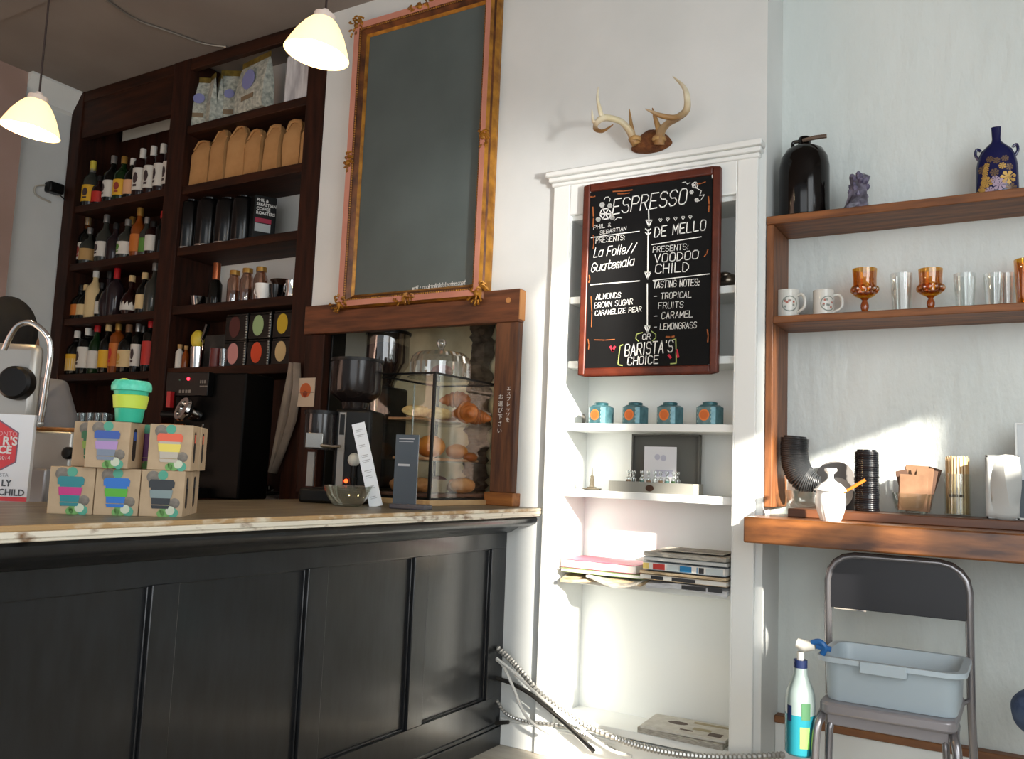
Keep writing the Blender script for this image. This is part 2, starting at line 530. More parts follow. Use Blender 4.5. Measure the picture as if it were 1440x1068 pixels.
for a, b in pan:
    g = G()
    g.box(*lb(XF - TH - 0.01, a - 0.005, 0.19, XF - 0.02, b + 0.005, 0.81))
    g.build('panel', m_black, t)
    g = G()                                           # thin bead round the panel
    e = 0.007
    for lo, hi in (((a, .197), (a + e, .805)), ((b - e, .197), (b, .805)), ((a, .197), (b, .197 + e)), ((a, .805 - e), (b, .805))):
        g.box(*lb(XF - TH, lo[0], lo[1], XF - 0.012, hi[0], hi[1]))
    g.build('panel_bead', m_black, t, bevel=0.002)
g = G()
g.box(*lb(XF - 0.02, Y0, 0, XF + 0.012, Y1, 0.075)); g.box(*lb(XF - 0.02, Y0, 0.075, XF + 0.006, Y1, 0.09))
g.build('plinth', m_black, t, bevel=0.003)
box(*lb(XB + 0.02, Y0 + 0.02, 0.02, XB + 0.04, Y1, 0.955)).build('back_panel', m_dwood, t)
# second stretch of top inside the pass-through and the darker work top behind the counter
t = thing('recess_counter', 'worn wooden ledge inside the pass-through opening under the pastry case', 'counter', (-2.5, 3.4, 0))
box((-0.585, -0.198, 0.945), (0.56, 0.29, 0.9795)).build('top', m_top, t, bevel=0.002)
t = thing('back_bar_cabinet', 'dark wooden work counter behind the bar below the bottle shelves', 'cabinet', (-3.9, 3.0, 0))
box((-1.4, -0.2, 0), (0.77, 0.19, 0.9)).build('body', m_dwood, t)
box((-1.42, -0.26, 0.9), (0.80, 0.19, 0.935)).build('top', m_dwood_h, t, bevel=0.003)
for k in range(4):
    d = box((-1.38 + k * 0.54, -0.218, 0.08), (-0.86 + k * 0.54, -0.2, 0.86)).build('door', m_dwood, t, bevel=0.003)

# ------------------------------------------------------------------ bar-back shelving
t = thing('bar_shelving', 'tall dark brown wooden shelving behind the bar holding bottles and coffee', 'shelving', (-4.27, D, 0))
so = 4.27
def sb(x0, z0, x1, z1, y0=0.0, y1=0.30): return ((x0 + so, y0, z0), (x1 + so, y1, z1))
for x0, x1 in ((-5.405, -5.29), (-4.385, -4.235), (-3.27, -3.135)):
    box(sb(x0, 0, x1, CE - 0.004)[0], sb(x0, 0, x1, CE - 0.004)[1]).build('upright', m_dwood, t, bevel=0.004)
LZ = [2.722, 2.338, 1.980, 1.622, 1.265]
for z in LZ:
    box(*sb(-5.29, z - 0.045, -4.385, z, 0.012)).build('shelf', m_dwood_h, t, bevel=0.004)
RZ = [3.08, 2.712, 2.343, 1.995, 1.635]
for z in RZ:
    box(*sb(-4.235, z - 0.05, -3.27, z, 0.012)).build('shelf', m_dwood_h, t, bevel=0.004)
box(*sb(-5.29, at(150, 184, Y=D).z, -4.385, CE - 0.004, 0.01, 0.05)).build('valance', m_dwood_h, t)
box(*sb(-5.29, 3.425, -3.27, CE - 0.004, 0.004, 0.04)).build('crown_board', m_dwood_h, t, bevel=0.004)
q = at(150, 205, Y=D + .285)
box(*sb(-5.29, 0.95, -4.385, q.z, 0.285, 0.30)).build('back_panel', m_dwood, t)
box(*sb(-5.29, q.z, q.x, 3.4, 0.285, 0.30)).build('back_panel', m_dwood, t)
box(*sb(-4.235, 0.95, -3.27, 1.98, 0.285, 0.30)).build('back_panel', m_dwood, t)

# ------------------------------------------------------------------ pass-through frame
m_old = M('weathered_fir', '#6e4427', 0.6, c2='#42261a', scale=5, stretch=(8, 8, 0.9), detail=6, bump=0.15, bscale=14)
m_old_h = M('weathered_fir_along', '#6e3d20', 0.6, c2='#48260f', scale=5, stretch=(0.9, 8, 8), detail=6, bump=0.15, bscale=14)
t = thing('pass_through_frame', 'rough reddish wood post and lintel framing the pass-through above the bar', 'wooden frame', (-2.5, D, 0.98))
pz = 0.98
box((-0.63, -0.045, 0.79), (0.63, 0.0, 0.935)).build('lintel', m_old_h, t, bevel=0.004)
g = G(); g.box((0.63, -0.046, 0.80), (0.634, 0, 0.93)); g.disc((0.575, -0.045, 0.885), 0.012, 'y', 0.004)
g.build('lintel_end', M('pale_cut_wood', '#b27a45', 0.6), t)
box((0.513, -0.04, 0.055), (0.627, 0.0, 0.79)).build('post', m_old, t, bevel=0.004)
box((0.50, -0.06, 0.0), (0.645, 0.02, 0.055)).build('sill_block', M('orange_fir', '#a5672f', 0.55, c2='#7f4a20', scale=5, stretch=(1, 8, 8)), t, bevel=0.004)
box((0.45, 0.10, 0.0), (0.57, 0.16, 0.905)).build('inner_jamb', m_old, t, bevel=0.004)
box((-0.628, -0.03, 0.0), (-0.50, 0.02, 0.79)).build('post', m_dwood, t, bevel=0.004)
box((-0.56, 0.02, 0.0), (-0.49, 0.12, 0.905)).build('inner_jamb', m_satin_k, t, bevel=0.004)
g = G()
put = lambda x, y: Vector((x, -0.0412, y))
for k, ch in enumerate('エスプレッソを'):
    text_mesh(g, ch, 0.016, lambda a, b, k=k: Vector((0.592 + a, -0.0412, 0.492 - k * 0.0225 + b)), 0, 'CENTER')
for k, ch in enumerate('お選び下さい'):
    text_mesh(g, ch, 0.018, lambda a, b, k=k: Vector((0.553 + a, -0.0412, 0.455 - k * 0.029 + b)), 0, 'CENTER')
m_chalk = M('chalk', '#e6e6e2', 0.9)
g.build('chalk_lettering', m_chalk, t, smooth=False)

# ------------------------------------------------------------------ big gilt framed blackboard
m_gold = M('old_gilt', '#b9802a', 0.36, 0.4, c2='#6a3d13', scale=18, lo=0.35, hi=0.75, bump=0.2, bscale=40)
m_goldd = M('dark_gilt', '#7a451d', 0.4, 0.25, c2='#43210c', scale=14, bump=0.15, bscale=30)
m_rose = M('dusty_rose_panel', '#c98a76', 0.5, c2='#b97a68', scale=6)
m_board = M('slate_blackboard', '#56605f', 0.5, c2='#4d5756', scale=3)
fx0, fx1, fz0, fz1 = -2.915, -2.045, 1.868, 3.375
t = thing('framed_blackboard', 'large empty slate blackboard in an ornate gilt and rose frame', 'blackboard', ((fx0 + fx1) / 2, D - 0.002, fz0))
w2, hh = (fx1 - fx0) / 2, fz1 - fz0
box((-w2 + 0.06, -0.02, 0.06), (w2 - 0.06, -0.008, hh - 0.06)).build('slate_panel', m_board, t)
def frame_ring(o0, o1, y0, y1, mat, name, bev=0.003):
    g = G()
    a0, a1 = -w2 + o0, -w2 + o1
    pts = lambda o: [(-w2 + o, o), (w2 - o, o), (w2 - o, hh - o), (-w2 + o, hh - o)]
    A, B = pts(o0), pts(o1)
    vs = [(x, y0, z) for x, z in A] + [(x, y1, z) for x, z in B] + [(x, 0, z) for x, z in A] + [(x, 0, z) for x, z in B]
    fs = []
    for i in range(4):
        j = (i + 1) % 4
        fs += [(i, j, 4 + j, 4 + i), (8 + i, 8 + j, j, i), (4 + i, 4 + j, 12 + j, 12 + i), (8 + i, 8 + j, 12 + j, 12 + i)]
    g.add(vs, fs)
    return g.build(name, mat, t, smooth=False)
frame_ring(0.0, 0.010, -0.016, -0.042, m_gold, 'outer_moulding')
frame_ring(0.010, 0.017, -0.042, -0.050, m_goldd, 'outer_fillet')
frame_ring(0.017, 0.025, -0.050, -0.068, m_gold, 'outer_bead')
frame_ring(0.025, 0.053, -0.070, -0.066, m_rose, 'rose_cove')
frame_ring(0.053, 0.061, -0.064, -0.056, m_goldd, 'bead_bed')
frame_ring(0.061, 0.077, -0.052, -0.034, m_goldd, 'inner_cove')
frame_ring(0.077, 0.088, -0.034, -0.022, m_gold, 'inner_moulding')
g = G()                                               # beaded line
o = 0.058
for (xa, za_, xb, zb_) in ((-w2 + o, o, -w2 + o, hh - o), (w2 - o, o, w2 - o, hh - o), (-w2 + o, o, w2 - o, o), (-w2 + o, hh - o, w2 - o, hh - o)):
    L = math.hypot(xb - xa, zb_ - za_); k = int(L / 0.012)
    for i in range(k):
        f = (i + 0.5) / k
        g.ball((xa + (xb - xa) * f, -0.060, za_ + (zb_ - za_) * f), 0.0045, 5, 4)
g.build('beading', m_gold, t)
def ornament(cx, cz, sx, sz, name='ornament'):
    g = G()
    rr = random.Random(int(cx * 100 + cz * 37))
    for i in range(16):                               # little scrolled leaves
        a = rr.uniform(0, 6.28); d = rr.uniform(0.25, 1)
        x, z = cx + math.cos(a) * d * sx, cz + math.sin(a) * d * sz
        pts = [(x + 0.012 * math.cos(a + q * 0.9) * (1 - q * .15), -0.062 - 0.012 * math.sin(q), z + 0.012 * math.sin(a + q * 0.9) * (1 - q * .15)) for q in range(5)]
        g.tube(pts, [0.006, 0.005, 0.004, 0.003, 0.001], 5)
    g.ball((cx, -0.068, cz), (0.014, 0.012, 0.016), 8, 6)
    return g.build(name, m_gold, t)
for sx in (-1, 1):
    for z in (0.035, hh - 0.035): ornament(sx * (w2 - 0.035), z, 0.055, 0.05, 'corner_ornament')
    ornament(sx * (w2 - 0.035), hh * 0.50, 0.02, 0.055)
ornament(0, 0.033, 0.07, 0.02); ornament(0, hh - 0.033, 0.07, 0.02)
g = G()
a = at(580, 409, Y=D - 0.02); 
strokes(g, 'wifi : cocktailnights at usenet'.replace(' at ', 'at'), a.x - t.location.x, a.z - fz0, 0.02, 0.30, slant=0.15, pen=0.003, rise=0.02, put=lambda u, v: Vector((u, -0.0206, v)))
g.build('chalk_lettering', m_chalk, t, smooth=False)

# ------------------------------------------------------------------ espresso menu chalkboard
m_redw = M('mahogany_frame', '#5a2413', 0.4, c2='#48190c', scale=5, stretch=(4, 4, 4), bump=0.04)
m_cb = M('painted_chalkboard', '#060607', 0.8, c2='#0d0e0f', scale=3, detail=6, spec=0.2)
YB = D - 0.055
bl, br_ = at(813, 528, Y=YB), at(1010, 524, Y=YB)
tl, tr = at(818.9, 264.3, Y=YB), at(1011.7, 230.1, Y=YB)
bx0, bx1 = (bl.x + tl.x) / 2, (br_.x + tr.x) / 2
bz0, bz1 = (bl.z + br_.z) / 2, (tl.z + tr.z) / 2
t = thing('menu_chalkboard', 'black chalkboard in a mahogany frame with the espresso menu in white chalk', 'chalkboard', ((bx0 + bx1) / 2, D, bz0))
cw, chh = (bx1 - bx0) / 2, bz1 - bz0
fy = YB - D
box((-cw + 0.015, fy + 0.008, 0.015), (cw - 0.015, fy + 0.025, chh - 0.015)).build('board', m_cb, t)
fw = 0.030
g = G()
for lo, hi in (((-cw, 0), (-cw + fw, chh)), ((cw - fw, 0), (cw, chh)), ((-cw + fw, 0), (cw - fw, fw)), ((-cw + fw, chh - fw), (cw - fw, chh))):
    g.box((lo[0], fy, lo[1]), (hi[0], fy + 0.03, hi[1]))
g.build('frame', m_redw, t, bevel=0.006)
YS = YB + 0.0072
def bu(cx, cy):
    p = at(800 + cx / 3.338, 220 + cy / 3.338, Y=YS)
    return p.x - t.location.x, p.z - bz0
putb = lambda u, v: Vector((u, fy + 0.0072, v))
g = G()
def wr(txt, x0, y0, x1, hpx, pen=0.0034, slant=0.06, y1=None, gap=1.5):
    a = bu(x0, y0); b = bu(x1, y0 if y1 is None else y1); c = bu(x0, y0 - hpx)
    strokes(g, txt, a[0], a[1], c[1] - a[1], b[0] - a[0], slant=slant, rise=(b[1] - a[1]) / (b[0] - a[0]), pen=pen * .66, gap=gap, put=putb)
def rule(pts, pen=0.0045, m=0): ribbon(g, [bu(*p) for p in pts], pen * .8, putb, m)
wr('ESPRESSO', 205, 272, 548, 68, 0.0062, 0.12, 222)
wr('PHIL &', 116, 343, 196, 18, y1=330); wr('SEBASTIAN', 146, 367, 268, 17, y1=346)
rule([(105, 382), (200, 368), (330, 352)])
wr('PRESENTS:', 126, 408, 262, 24, y1=392)
wr('La Folie//', 116, 474, 310, 42, 0.0048, 0.2, 452); wr('Guatemala', 104, 544, 302, 40, 0.0048, 0.2, 510)
rule([(102, 603), (330, 585)])
wr('ALMONDS', 127, 672, 242, 25, y1=664); wr('BROWN SUGAR', 120, 714, 298, 25, y1=694); wr('CARAMELIZE PEAR', 123, 748, 340, 22, y1=728)
wr('DE MELLO', 402, 380, 640, 46, 0.0055, y1=345)
rule([(390, 415), (620, 378)])
wr('PRESENTS:', 394, 452, 560, 26, y1=436); wr('VOODOO', 402, 500, 606, 38, 0.0052, y1=480); wr('CHILD', 406, 550, 560, 42, 0.0052, y1=540)
rule([(395, 583), (658, 552)])
wr('TASTING NOTES:', 396, 618, 612, 30, 0.0046, y1=606)
wr('- TROPICAL', 398, 672, 574, 28, y1=662); wr('FRUITS', 420, 716, 536, 28, y1=710)
wr('- CARAMEL', 398, 766, 580, 30, y1=754); wr('- LEMONGRASS', 398, 816, 598, 28, y1=806)
wr('OR', 345, 860, 382, 24, y1=858)
wr("BARISTA'S", 262, 938, 486, 54, 0.006, y1=918); wr('CHOICE', 275, 980, 418, 36, 0.0055, y1=972)
for a, b in (((374, 250), (376, 330)), ((372, 345), (370, 575)), ((368, 600), (368, 825))): rule([a, b], 0.006)
for cx, cy in ((376, 330), (370, 575), (368, 828)): rule([(cx - 13, cy - 30), (cx, cy), (cx + 13, cy - 30), (cx - 13, cy - 30)], 0.006)
rule([(360, 340), (372, 352), (384, 340)]); rule([(360, 358), (372, 370), (384, 358)])
for cx in (430, 464, 500, 536, 570):                   # little hearts
    cy = 302 - (cx - 430) * 0.1
    rule([(cx - 8, cy - 6), (cx - 4, cy - 10), (cx, cy - 6), (cx + 4, cy - 10), (cx + 8, cy - 6), (cx, cy + 6), (cx - 8, cy - 6)], 0.003)
for cx, cy, q in ((172, 270, 26), (156, 228, 10), (192, 232, 9), (138, 296, 9), (204, 288, 9)):   # flower
    for k in range(6):
        a = k * 1.05
        rule([(cx, cy), (cx + q * math.cos(a), cy + q * math.sin(a)), (cx + q * math.cos(a + .8), cy + q * math.sin(a + .8))], 0.006)
rule([(165, 205), (172, 192), (186, 190), (194, 200), (190, 212)], 0.003); rule([(200, 292), (215, 300), (228, 288), (248, 290)], 0.003)
for cx, cy, q in ((592, 135, 14), (576, 168, 8), (600, 205, 8)):
    for k in range(5):
        a = k * 1.25
        rule([(cx, cy), (cx + q * math.cos(a), cy + q * math.sin(a)), (cx + q * math.cos(a + .9), cy + q * math.sin(a + .9))], 0.004)
rule([(532, 124), (546, 120), (556, 130), (568, 124)], 0.003); rule([(600, 150), (622, 162), (614, 185), (636, 180), (620, 205), (604, 212)], 0.003)
# ornamental yellow-green brackets and bits of red
rule([(345, 828), (318, 835), (314, 856), (326, 868)], 0.004, 1); rule([(388, 822), (408, 836), (408, 852), (392, 866)], 0.004, 1)
rule([(252, 885), (240, 890), (230, 978), (250, 982)], 0.005, 1); rule([(486, 862), (502, 858), (504, 972), (478, 974)], 0.005, 1)
for pts in ([(196, 896), (206, 912), (214, 896)], [(506, 912), (512, 940)], [(470, 936), (476, 944)]): rule(pts, 0.012, 2)
for (x0, y0, x1, y1) in ((208, 165, 296, 158), (230, 176, 284, 172), (100, 190, 122, 188), (112, 240, 114, 330), (96, 560, 94, 590), (104, 660, 106, 800), (652, 440, 636, 470),
                         (655, 190, 656, 260), (120, 862, 214, 860), (90, 860, 92, 905), (650, 815, 652, 870), (600, 130, 640, 120), (458, 848, 492, 846), (114, 372, 114, 432)):
    rule([(x0, y0), ((x0 + x1) / 2 + 3, (y0 + y1) / 2 + 2), (x1, y1)], random.uniform(0.004, 0.009), 3)
rule([(90, 188), (92, 172), (112, 158)], 0.008); rule([(640, 82), (672, 76), (674, 100)], 0.006); rule([(96, 166), (672, 78)], 0.003); rule([(612, 986), (660, 980)], 0.005)
g.build('chalk_lettering', [m_chalk, M('yellow_green_chalk', '#a9b56a', 0.9), M('red_chalk', '#b3263a', 0.9), M('worn_orange_paint', '#9a5426', 0.8)], t, smooth=False)
# ------------------------------------------------------------------ pendant lamps
m_shade = bpy.data.materials.new('lit_alabaster_glass'); m_shade.use_nodes = True
_b = m_shade.node_tree.nodes['Principled BSDF']
_b.inputs['Base Color'].default_value = lin('#f3dcae'); _b.inputs['Roughness'].default_value = 0.3
_b.inputs['Emission Color'].default_value = lin('#ffdc9c'); _b.inputs['Emission Strength'].default_value = 1.25
m_bulb = M('lit_bulb', '#fff3d6', 0.4, emit=14)
def pendant(c, label, rad=0.09, pw=6):
    tilt = Matrix.Rotation(R(8), 4, _f)
    t = thing('pendant_lamp', label, 'lamp', c, 0, 'pendant lamps over the bar')
    out = [(0.028, 0.108), (0.038, 0.100), (0.051, 0.083), (0.067, 0.056), (0.079, 0.028), (0.087, 0.008), (0.090, 0.0)]
    prof = [(r * rad / 0.09, z) for r, z in out] + [(r * rad / 0.09 - 0.004, z) for r, z in out[::-1]]
    g = G(); g.x = tilt; g.shell(prof, 36); g.build('lamp_shade', m_shade, t)
    g = G(); g.x = tilt; g.lathe([(0.0, 0.138), (0.010, 0.136), (0.014, 0.125), (0.030, 0.122), (0.032, 0.106), (0.0, 0.104)], 20); g.build('shade_cap', M('pale_ceramic', '#d8c9c0', 0.4), t)
    p0 = tilt @ Vector((0, 0, .132)); G().tube([tuple(p0), (p0.x, p0.y, CE - c[2] - 0.02)], 0.0032, 6).build('cord', M('dark_cord', '#2a1a15', 0.6), t)
    G().lathe([(0.0, 0.03), (0.02, 0.026), (0.045, 0.0), (0.045, -0.002), (0, -0.002)], 20, (0, 0, CE - c[2] - 0.031)).build('ceiling_rose', m_satin_k, t)
    G().ball((0, 0, 0.055), (0.027, 0.027, 0.034), 12, 8).build('bulb', m_bulb, t)
    l = bpy.data.lights.new('lamp_light', 'POINT'); l.energy = pw; l.color = (1, 0.75, 0.45); l.shadow_soft_size = 0.03
    o = bpy.data.objects.new('lamp_light', l); COL.objects.link(o); o.location = (c[0], c[1], c[2] - 0.005)
    return t
p = at(445, 77, D=2.45); pendant(tuple(p), 'larger lit pendant lamp in front of the plastic bag beside the big gilt frame', 0.093)
p = at(42, 185, D=2.85); pendant(tuple(p), 'lit pendant lamp hanging before the left wall and its cornice', 0.092)

# ------------------------------------------------------------------ ceiling cable
pts = [at(x, y, Z=CE - 0.008) for x, y in ((120, -22), (150, 0), (190, 27), (240, 45), (285, 61), (318, 66))]
tag(G().tube(smooth_path(pts, 5), 0.006, 6).build('ceiling_cable', M('grey_conduit', '#8d867d', 0.4, 0.5)), 'thin grey cable conduit running across the ceiling to the shelving', 'cable')

# ------------------------------------------------------------------ security camera on the left wall
p = at(72, 266, X=-5.42)
t = thing('security_camera', 'small black box camera on the left wall beside the shelving', 'camera', tuple(p))
box((0.0, -0.05, -0.035), (0.07, 0.05, 0.035)).build('housing', m_plastic_k, t, bevel=0.012)
G().disc((0.0705, 0.0, 0.0), 0.02, 'x', 0.004).build('lens', m_satin_k, t)
G().tube(smooth_path([(0.03, 0.04, -0.03), (0.04, 0.09, -0.07), (0.03, 0.17, -0.16), (0.02, 0.28, -0.3)]), 0.004, 6).build('cord', m_plastic_k, t)
G().tube(smooth_path([(0.01, -0.05, 0.01), (0.015, -0.11, -0.02), (0.012, -0.1, -0.07), (0.012, 0.0, -0.09)]), 0.006, 6).build('bracket', M('pale_cable', '#b9b3a6', 0.5), t)

# ------------------------------------------------------------------ bottles on the left bay
def bottle(px, ptop, shelf, wpx, glass, lab, cap, label, kind='wine', dy=0.09, lab2=None, caph=0.16, base_px=None):
    z = LZ[shelf]
    Y = D + dy
    X = at(px, base_px or 0.5 * (ptop + ptop) + 50, Y=Y).x
    # height from the survey at the bottle's own distance
    X = max(min(X, -4.385 - 0.035), -5.29 + 0.035)
    zt = at(px + 3, ptop, Y=Y).z
    h = max(0.10, min(zt - z, 0.325))
    sc = (at(px + 10, ptop + 40, Y=Y) - at(px, ptop + 40, Y=Y)).length / 10
    r = min(max(wpx * 0.5 * sc, 0.022), 0.055)
    t = thing('bottle', label, 'bottle', (X, Y, z), random.uniform(-.3, .3), 'bottles on the bar shelves')
    nk = 0.0135 if r < 0.04 else 0.016
    if kind == 'wine': prof = [(0, 0), (r * .92, 0.0), (r, 0.008), (r, h * .55), (r * .92, h * .62), (r * .55, h * .70), (nk, h * .77), (nk * .92, h * .97), (0, h * .97)]
    elif kind == 'squat': prof = [(0, 0), (r * .9, 0), (r, 0.01), (r, h * .5), (r * .85, h * .6), (nk * 1.3, h * .70), (nk, h * .78), (nk, h * .93), (0, h * .93)]
    elif kind == 'straight': prof = [(0, 0), (r * .95, 0), (r, 0.006), (r, h * .70), (r * .8, h * .76), (nk * 1.1, h * .81), (nk, h * .86), (nk, h * .97), (0, h * .97)]
    else: prof = [(0, 0), (r * .8, 0), (r, h * .15), (r * 1.05, h * .35), (r * .8, h * .52), (nk * 1.2, h * .62), (nk, h * .7), (nk, h * .94), (0, h * .94)]
    G().lathe(prof, 14).build('body', glass, t)
    if lab:
        b = h * (.12 if kind != 'straight' else .14); tp = h * (.46 if kind == 'wine' else .42 if kind == 'squat' else .58 if kind == 'straight' else .34)
        g = G()
        n = 12; a0, a1 = R(185), R(355)
        vs = []
        for i in range(n + 1):
            a = a0 + (a1 - a0) * i / n
            vs += [((r + .0012) * math.cos(a), (r + .0012) * math.sin(a), b), ((r + .0012) * math.cos(a), (r + .0012) * math.sin(a), tp)]
        if kind == 'flask': pass
        g.add(vs, [(2 * i, 2 * i + 2, 2 * i + 3, 2 * i + 1) for i in range(n)])
        if lab2:                                      # printed emblem on the label
            zc = (b + tp) / 2 + h * .02
            for (q, zz) in ((0.42, zc), (0.3, zc - (tp - b) * .34)):
                hw = q * 0.9; hz = (tp - b) * (.24 if zz == zc else .05)
                vs = []
                for i in range(7):
                    a = R(270) + hw * (i / 3 - 1)
                    e = hz * (math.sqrt(max(0, 1 - (i / 3 - 1) ** 2)) if zz == zc else 1) + .0005
                    vs += [((r + .0018) * math.cos(a), (r + .0018) * math.sin(a), zz - e), ((r + .0018) * math.cos(a), (r + .0018) * math.sin(a), zz + e)]
                g.add(vs, [(2 * i, 2 * i + 2, 2 * i + 3, 2 * i + 1) for i in range(6)], 1)
        g.build('paper_label', [lab, lab2 or lab], t)
    if cap:
        ch = h * caph
        G().lathe([(0, h), (nk * 1.1, h), (nk * 1.22, h - 0.004), (nk * 1.22, h - ch), (0, h - ch)], 12).build('cap', cap, t)
    return t
bl = lambda n, c, r=0.25, **k: M(n, c, r, **k)
gk = M('dark_bottle_glass', '#0a0b09', 0.1, spec=0.3); gg = M('green_bottle_glass', '#132a12', 0.1, spec=0.3); gr = M('dark_red_liquor', '#1f0908', 0.1, spec=0.3)
ga = M('amber_liquor', '#7a3c12', 0.12, spec=0.3); gc = M('clear_spirit_glass', '#33342f', 0.08, spec=0.35); gp = M('smoky_bottle_glass', '#251c1f', 0.1, spec=0.3)
lw_ = M('white_label', '#c9c5bd', 0.6); ly = M('yellow_label', '#d2a21f', 0.6); lo_ = M('orange_label', '#b4651f', 0.6); lk = M('kraft_label', '#a88552', 0.7)
lc = M('cream_label', '#c9b183', 0.65); lr = M('red_label', '#b3261c', 0.5); lp = M('peach_label', '#d3a07a', 0.6); lgn = M('green_label', '#4d7a2b', 0.6)
ink = M('dark_print', '#3a2a2c', 0.7); inkr = M('red_print', '#8c3128', 0.7); inkg = M('gold_print', '#b58a34', 0.5)
cy = M('yellow_cap', '#cdbb45', 0.5); cw_ = M('white_cap', '#d2cfc8', 0.45); cg = M('gold_foil', '#b48a43', 0.35, 0.6); cs = M('silver_cap', '#a9a9a7', 0.3, 0.8)
cr_ = M('red_wax', '#a8161c', 0.35); ck = M('black_cap', '#121212', 0.4); cc = M('cream_cap', '#c3a878', 0.5); cb = M('brown_cap', '#6b4a2f', 0.5)
TS = 'on top bottle shelf'; S2 = 'on second bottle shelf'; S3 = 'on third bottle shelf'; S4 = 'on lowest bottle shelf'
bottle(106, 228, 0, 15, gc, ly, cy, 'slim clear bottle with yellow label, yellow cap, at left end ' + TS, base_px=285, lab2=ink, caph=.2)
bottle(125, 238, 0, 19, gp, None, cs, 'squat smoky decanter without label ' + TS, 'squat', base_px=280)
bottle(139, 248, 0, 12, gr, lr, ck, 'narrow dark bottle with a red base label ' + TS, base_px=280)
bottle(156, 214, 0, 15, gk, lw_, cs, 'dark bottle with white portrait label and silver cap ' + TS, base_px=277, lab2=ink)
bottle(171, 221, 0, 17, gg, ly, cg, 'green bottle with orange-yellow label and foil neck ' + TS, base_px=272, lab2=inkr)
bottle(184, 224, 0, 13, gk, lp, cw_, 'dark bottle with peach label and white cap ' + TS, base_px=271)
bottle(197, 208, 0, 14, gr, lw_, cw_, 'first of the four matching white-labelled red bottles ' + TS, 'straight', base_px=267, lab2=ink, caph=.22)
bottle(212, 203, 0, 14, gr, lw_, cw_, 'second of the four matching white-labelled red bottles ' + TS, 'straight', base_px=264, lab2=ink, caph=.22)
bottle(226, 199, 0, 14, gr, lw_, cw_, 'third of the four matching white-labelled red bottles ' + TS, 'straight', base_px=260, lab2=ink, caph=.22)
bottle(239, 196, 0, 14, gr, lw_, cw_, 'last of the four matching white-labelled red bottles, against the middle upright', 'straight', base_px=257, lab2=ink, caph=.22)
for k, (px, pt) in enumerate(((192, 193), (205, 189), (219, 186), (232, 182))):
    bottle(px, pt, 0, 15, gk, None, ck, ['dark unlabelled bottle at the back, leftmost of four caps ' + TS, 'dark unlabelled bottle at the back, second of four caps ' + TS,
           'dark unlabelled bottle at the back, third of four caps ' + TS, 'dark unlabelled bottle at the back, last of four caps ' + TS][k], dy=0.21, base_px=pt + 60, caph=.1)
bottle(98, 304, 1, 12, gk, lw_, cs, 'dark bottle with round white and red label at left end ' + S2, base_px=362, lab2=inkr)
bottle(109, 306, 1, 12, ga, None, cg, 'slim bottle of amber liquor with gold cap ' + S2, base_px=361)
bottle(124, 321, 1, 15, gc, lk, cs, 'short bottle with a brown kraft label ' + S2, 'squat', base_px=356)
bottle(146, 303, 1, 20, gc, lw_, cs, 'broad clear bottle with big white label and black blob ' + S2, 'squat', base_px=355, lab2=ink)
bottle(161, 314, 1, 16, gp, None, ck, 'dark squat bottle behind the round-labelled one ' + S2, 'squat', base_px=352)
bottle(177, 309, 1, 17, gc, lw_, cs, 'broad bottle with white, green and purple label ' + S2, 'squat', base_px=352, lab2=lgn)
bottle(183, 288, 1, 12, gk, None, cg, 'tall dark bottle with gold foil top at the back ' + S2, base_px=350, dy=0.2)
bottle(193, 290, 1, 13, ga, lo_, cg, 'amber bottle with orange label and gold top ' + S2, base_px=349)
bottle(204, 306, 1, 11, gc, lgn, cs, 'clear bottle with a small green label ' + S2, base_px=347)
bottle(214, 312, 1, 13, gr, lw_, ck, 'red bottle with a tilted white label ' + S2, 'straight', base_px=346)
bottle(227, 298, 1, 12, gk, None, cr_, 'dark bottle with red cap beside the middle upright ' + S2, base_px=345)
bottle(89, 413, 2, 13, gk, None, ck, 'small dark bottle without label at left end ' + S3, 'squat', base_px=440)
bottle(104, 402, 2, 16, gk, lo_, ck, 'squat dark bottle with orange-brown band label ' + S3, 'squat', base_px=437)
bottle(119, 401, 2, 13, gk, lc, cc, 'dark bottle with cream label and cream cap ' + S3, 'squat', base_px=436)
bottle(131, 372, 2, 14, lc, None, cw_, 'tall cream paper-wrapped bottle with long neck ' + S3, base_px=434)
bottle(141, 398, 2, 9, gk, lw_, ck, 'thin dark bottle with two small white labels ' + S3, base_px=433)
bottle(151, 382, 2, 14, gp, None, ck, 'round-bellied smoky bottle ' + S3, 'flask', base_px=431)
bottle(161, 374, 2, 15, gp, None, cr_, 'bottle with tall red wax top ' + S3, base_px=430, caph=.3)
bottle(183, 388, 2, 24, gr, lw_, cc, 'wide dark decanter with a tiny white label ' + S3, 'flask', base_px=428)
bottle(201, 384, 2, 13, gk, lc, cc, 'dark bottle with round cream label ' + S3, base_px=427)
bottle(215, 370, 2, 17, gc, None, cs, 'clear bottle with gold round emblem beside the middle upright ' + S3, 'squat', base_px=425, lab2=inkg)
bottle(80, 468, 3, 15, gk, ly, cw_, 'dark bottle with yellow label at left end ' + S4, base_px=526)
bottle(94, 480, 3, 15, gk, lc, ck, 'dark bottle with plain cream label ' + S4, base_px=525)
bottle(107, 453, 3, 12, gp, None, cs, 'tall smoky bottle with silver neck at the back ' + S4, base_px=523, dy=0.19)
bottle(119, 462, 3, 17, gk, lw_, cw_, 'bottle with white emblem label and white cap ' + S4, 'straight', base_px=523, lab2=ink)
bottle(132, 452, 3, 12, gg, lw_, cr_, 'green bottle with red cap and tiny white label ' + S4, base_px=521)
bottle(148, 454, 3, 13, gk, ly, cc, 'dark bottle with small yellow label and cream cap ' + S4, base_px=519)
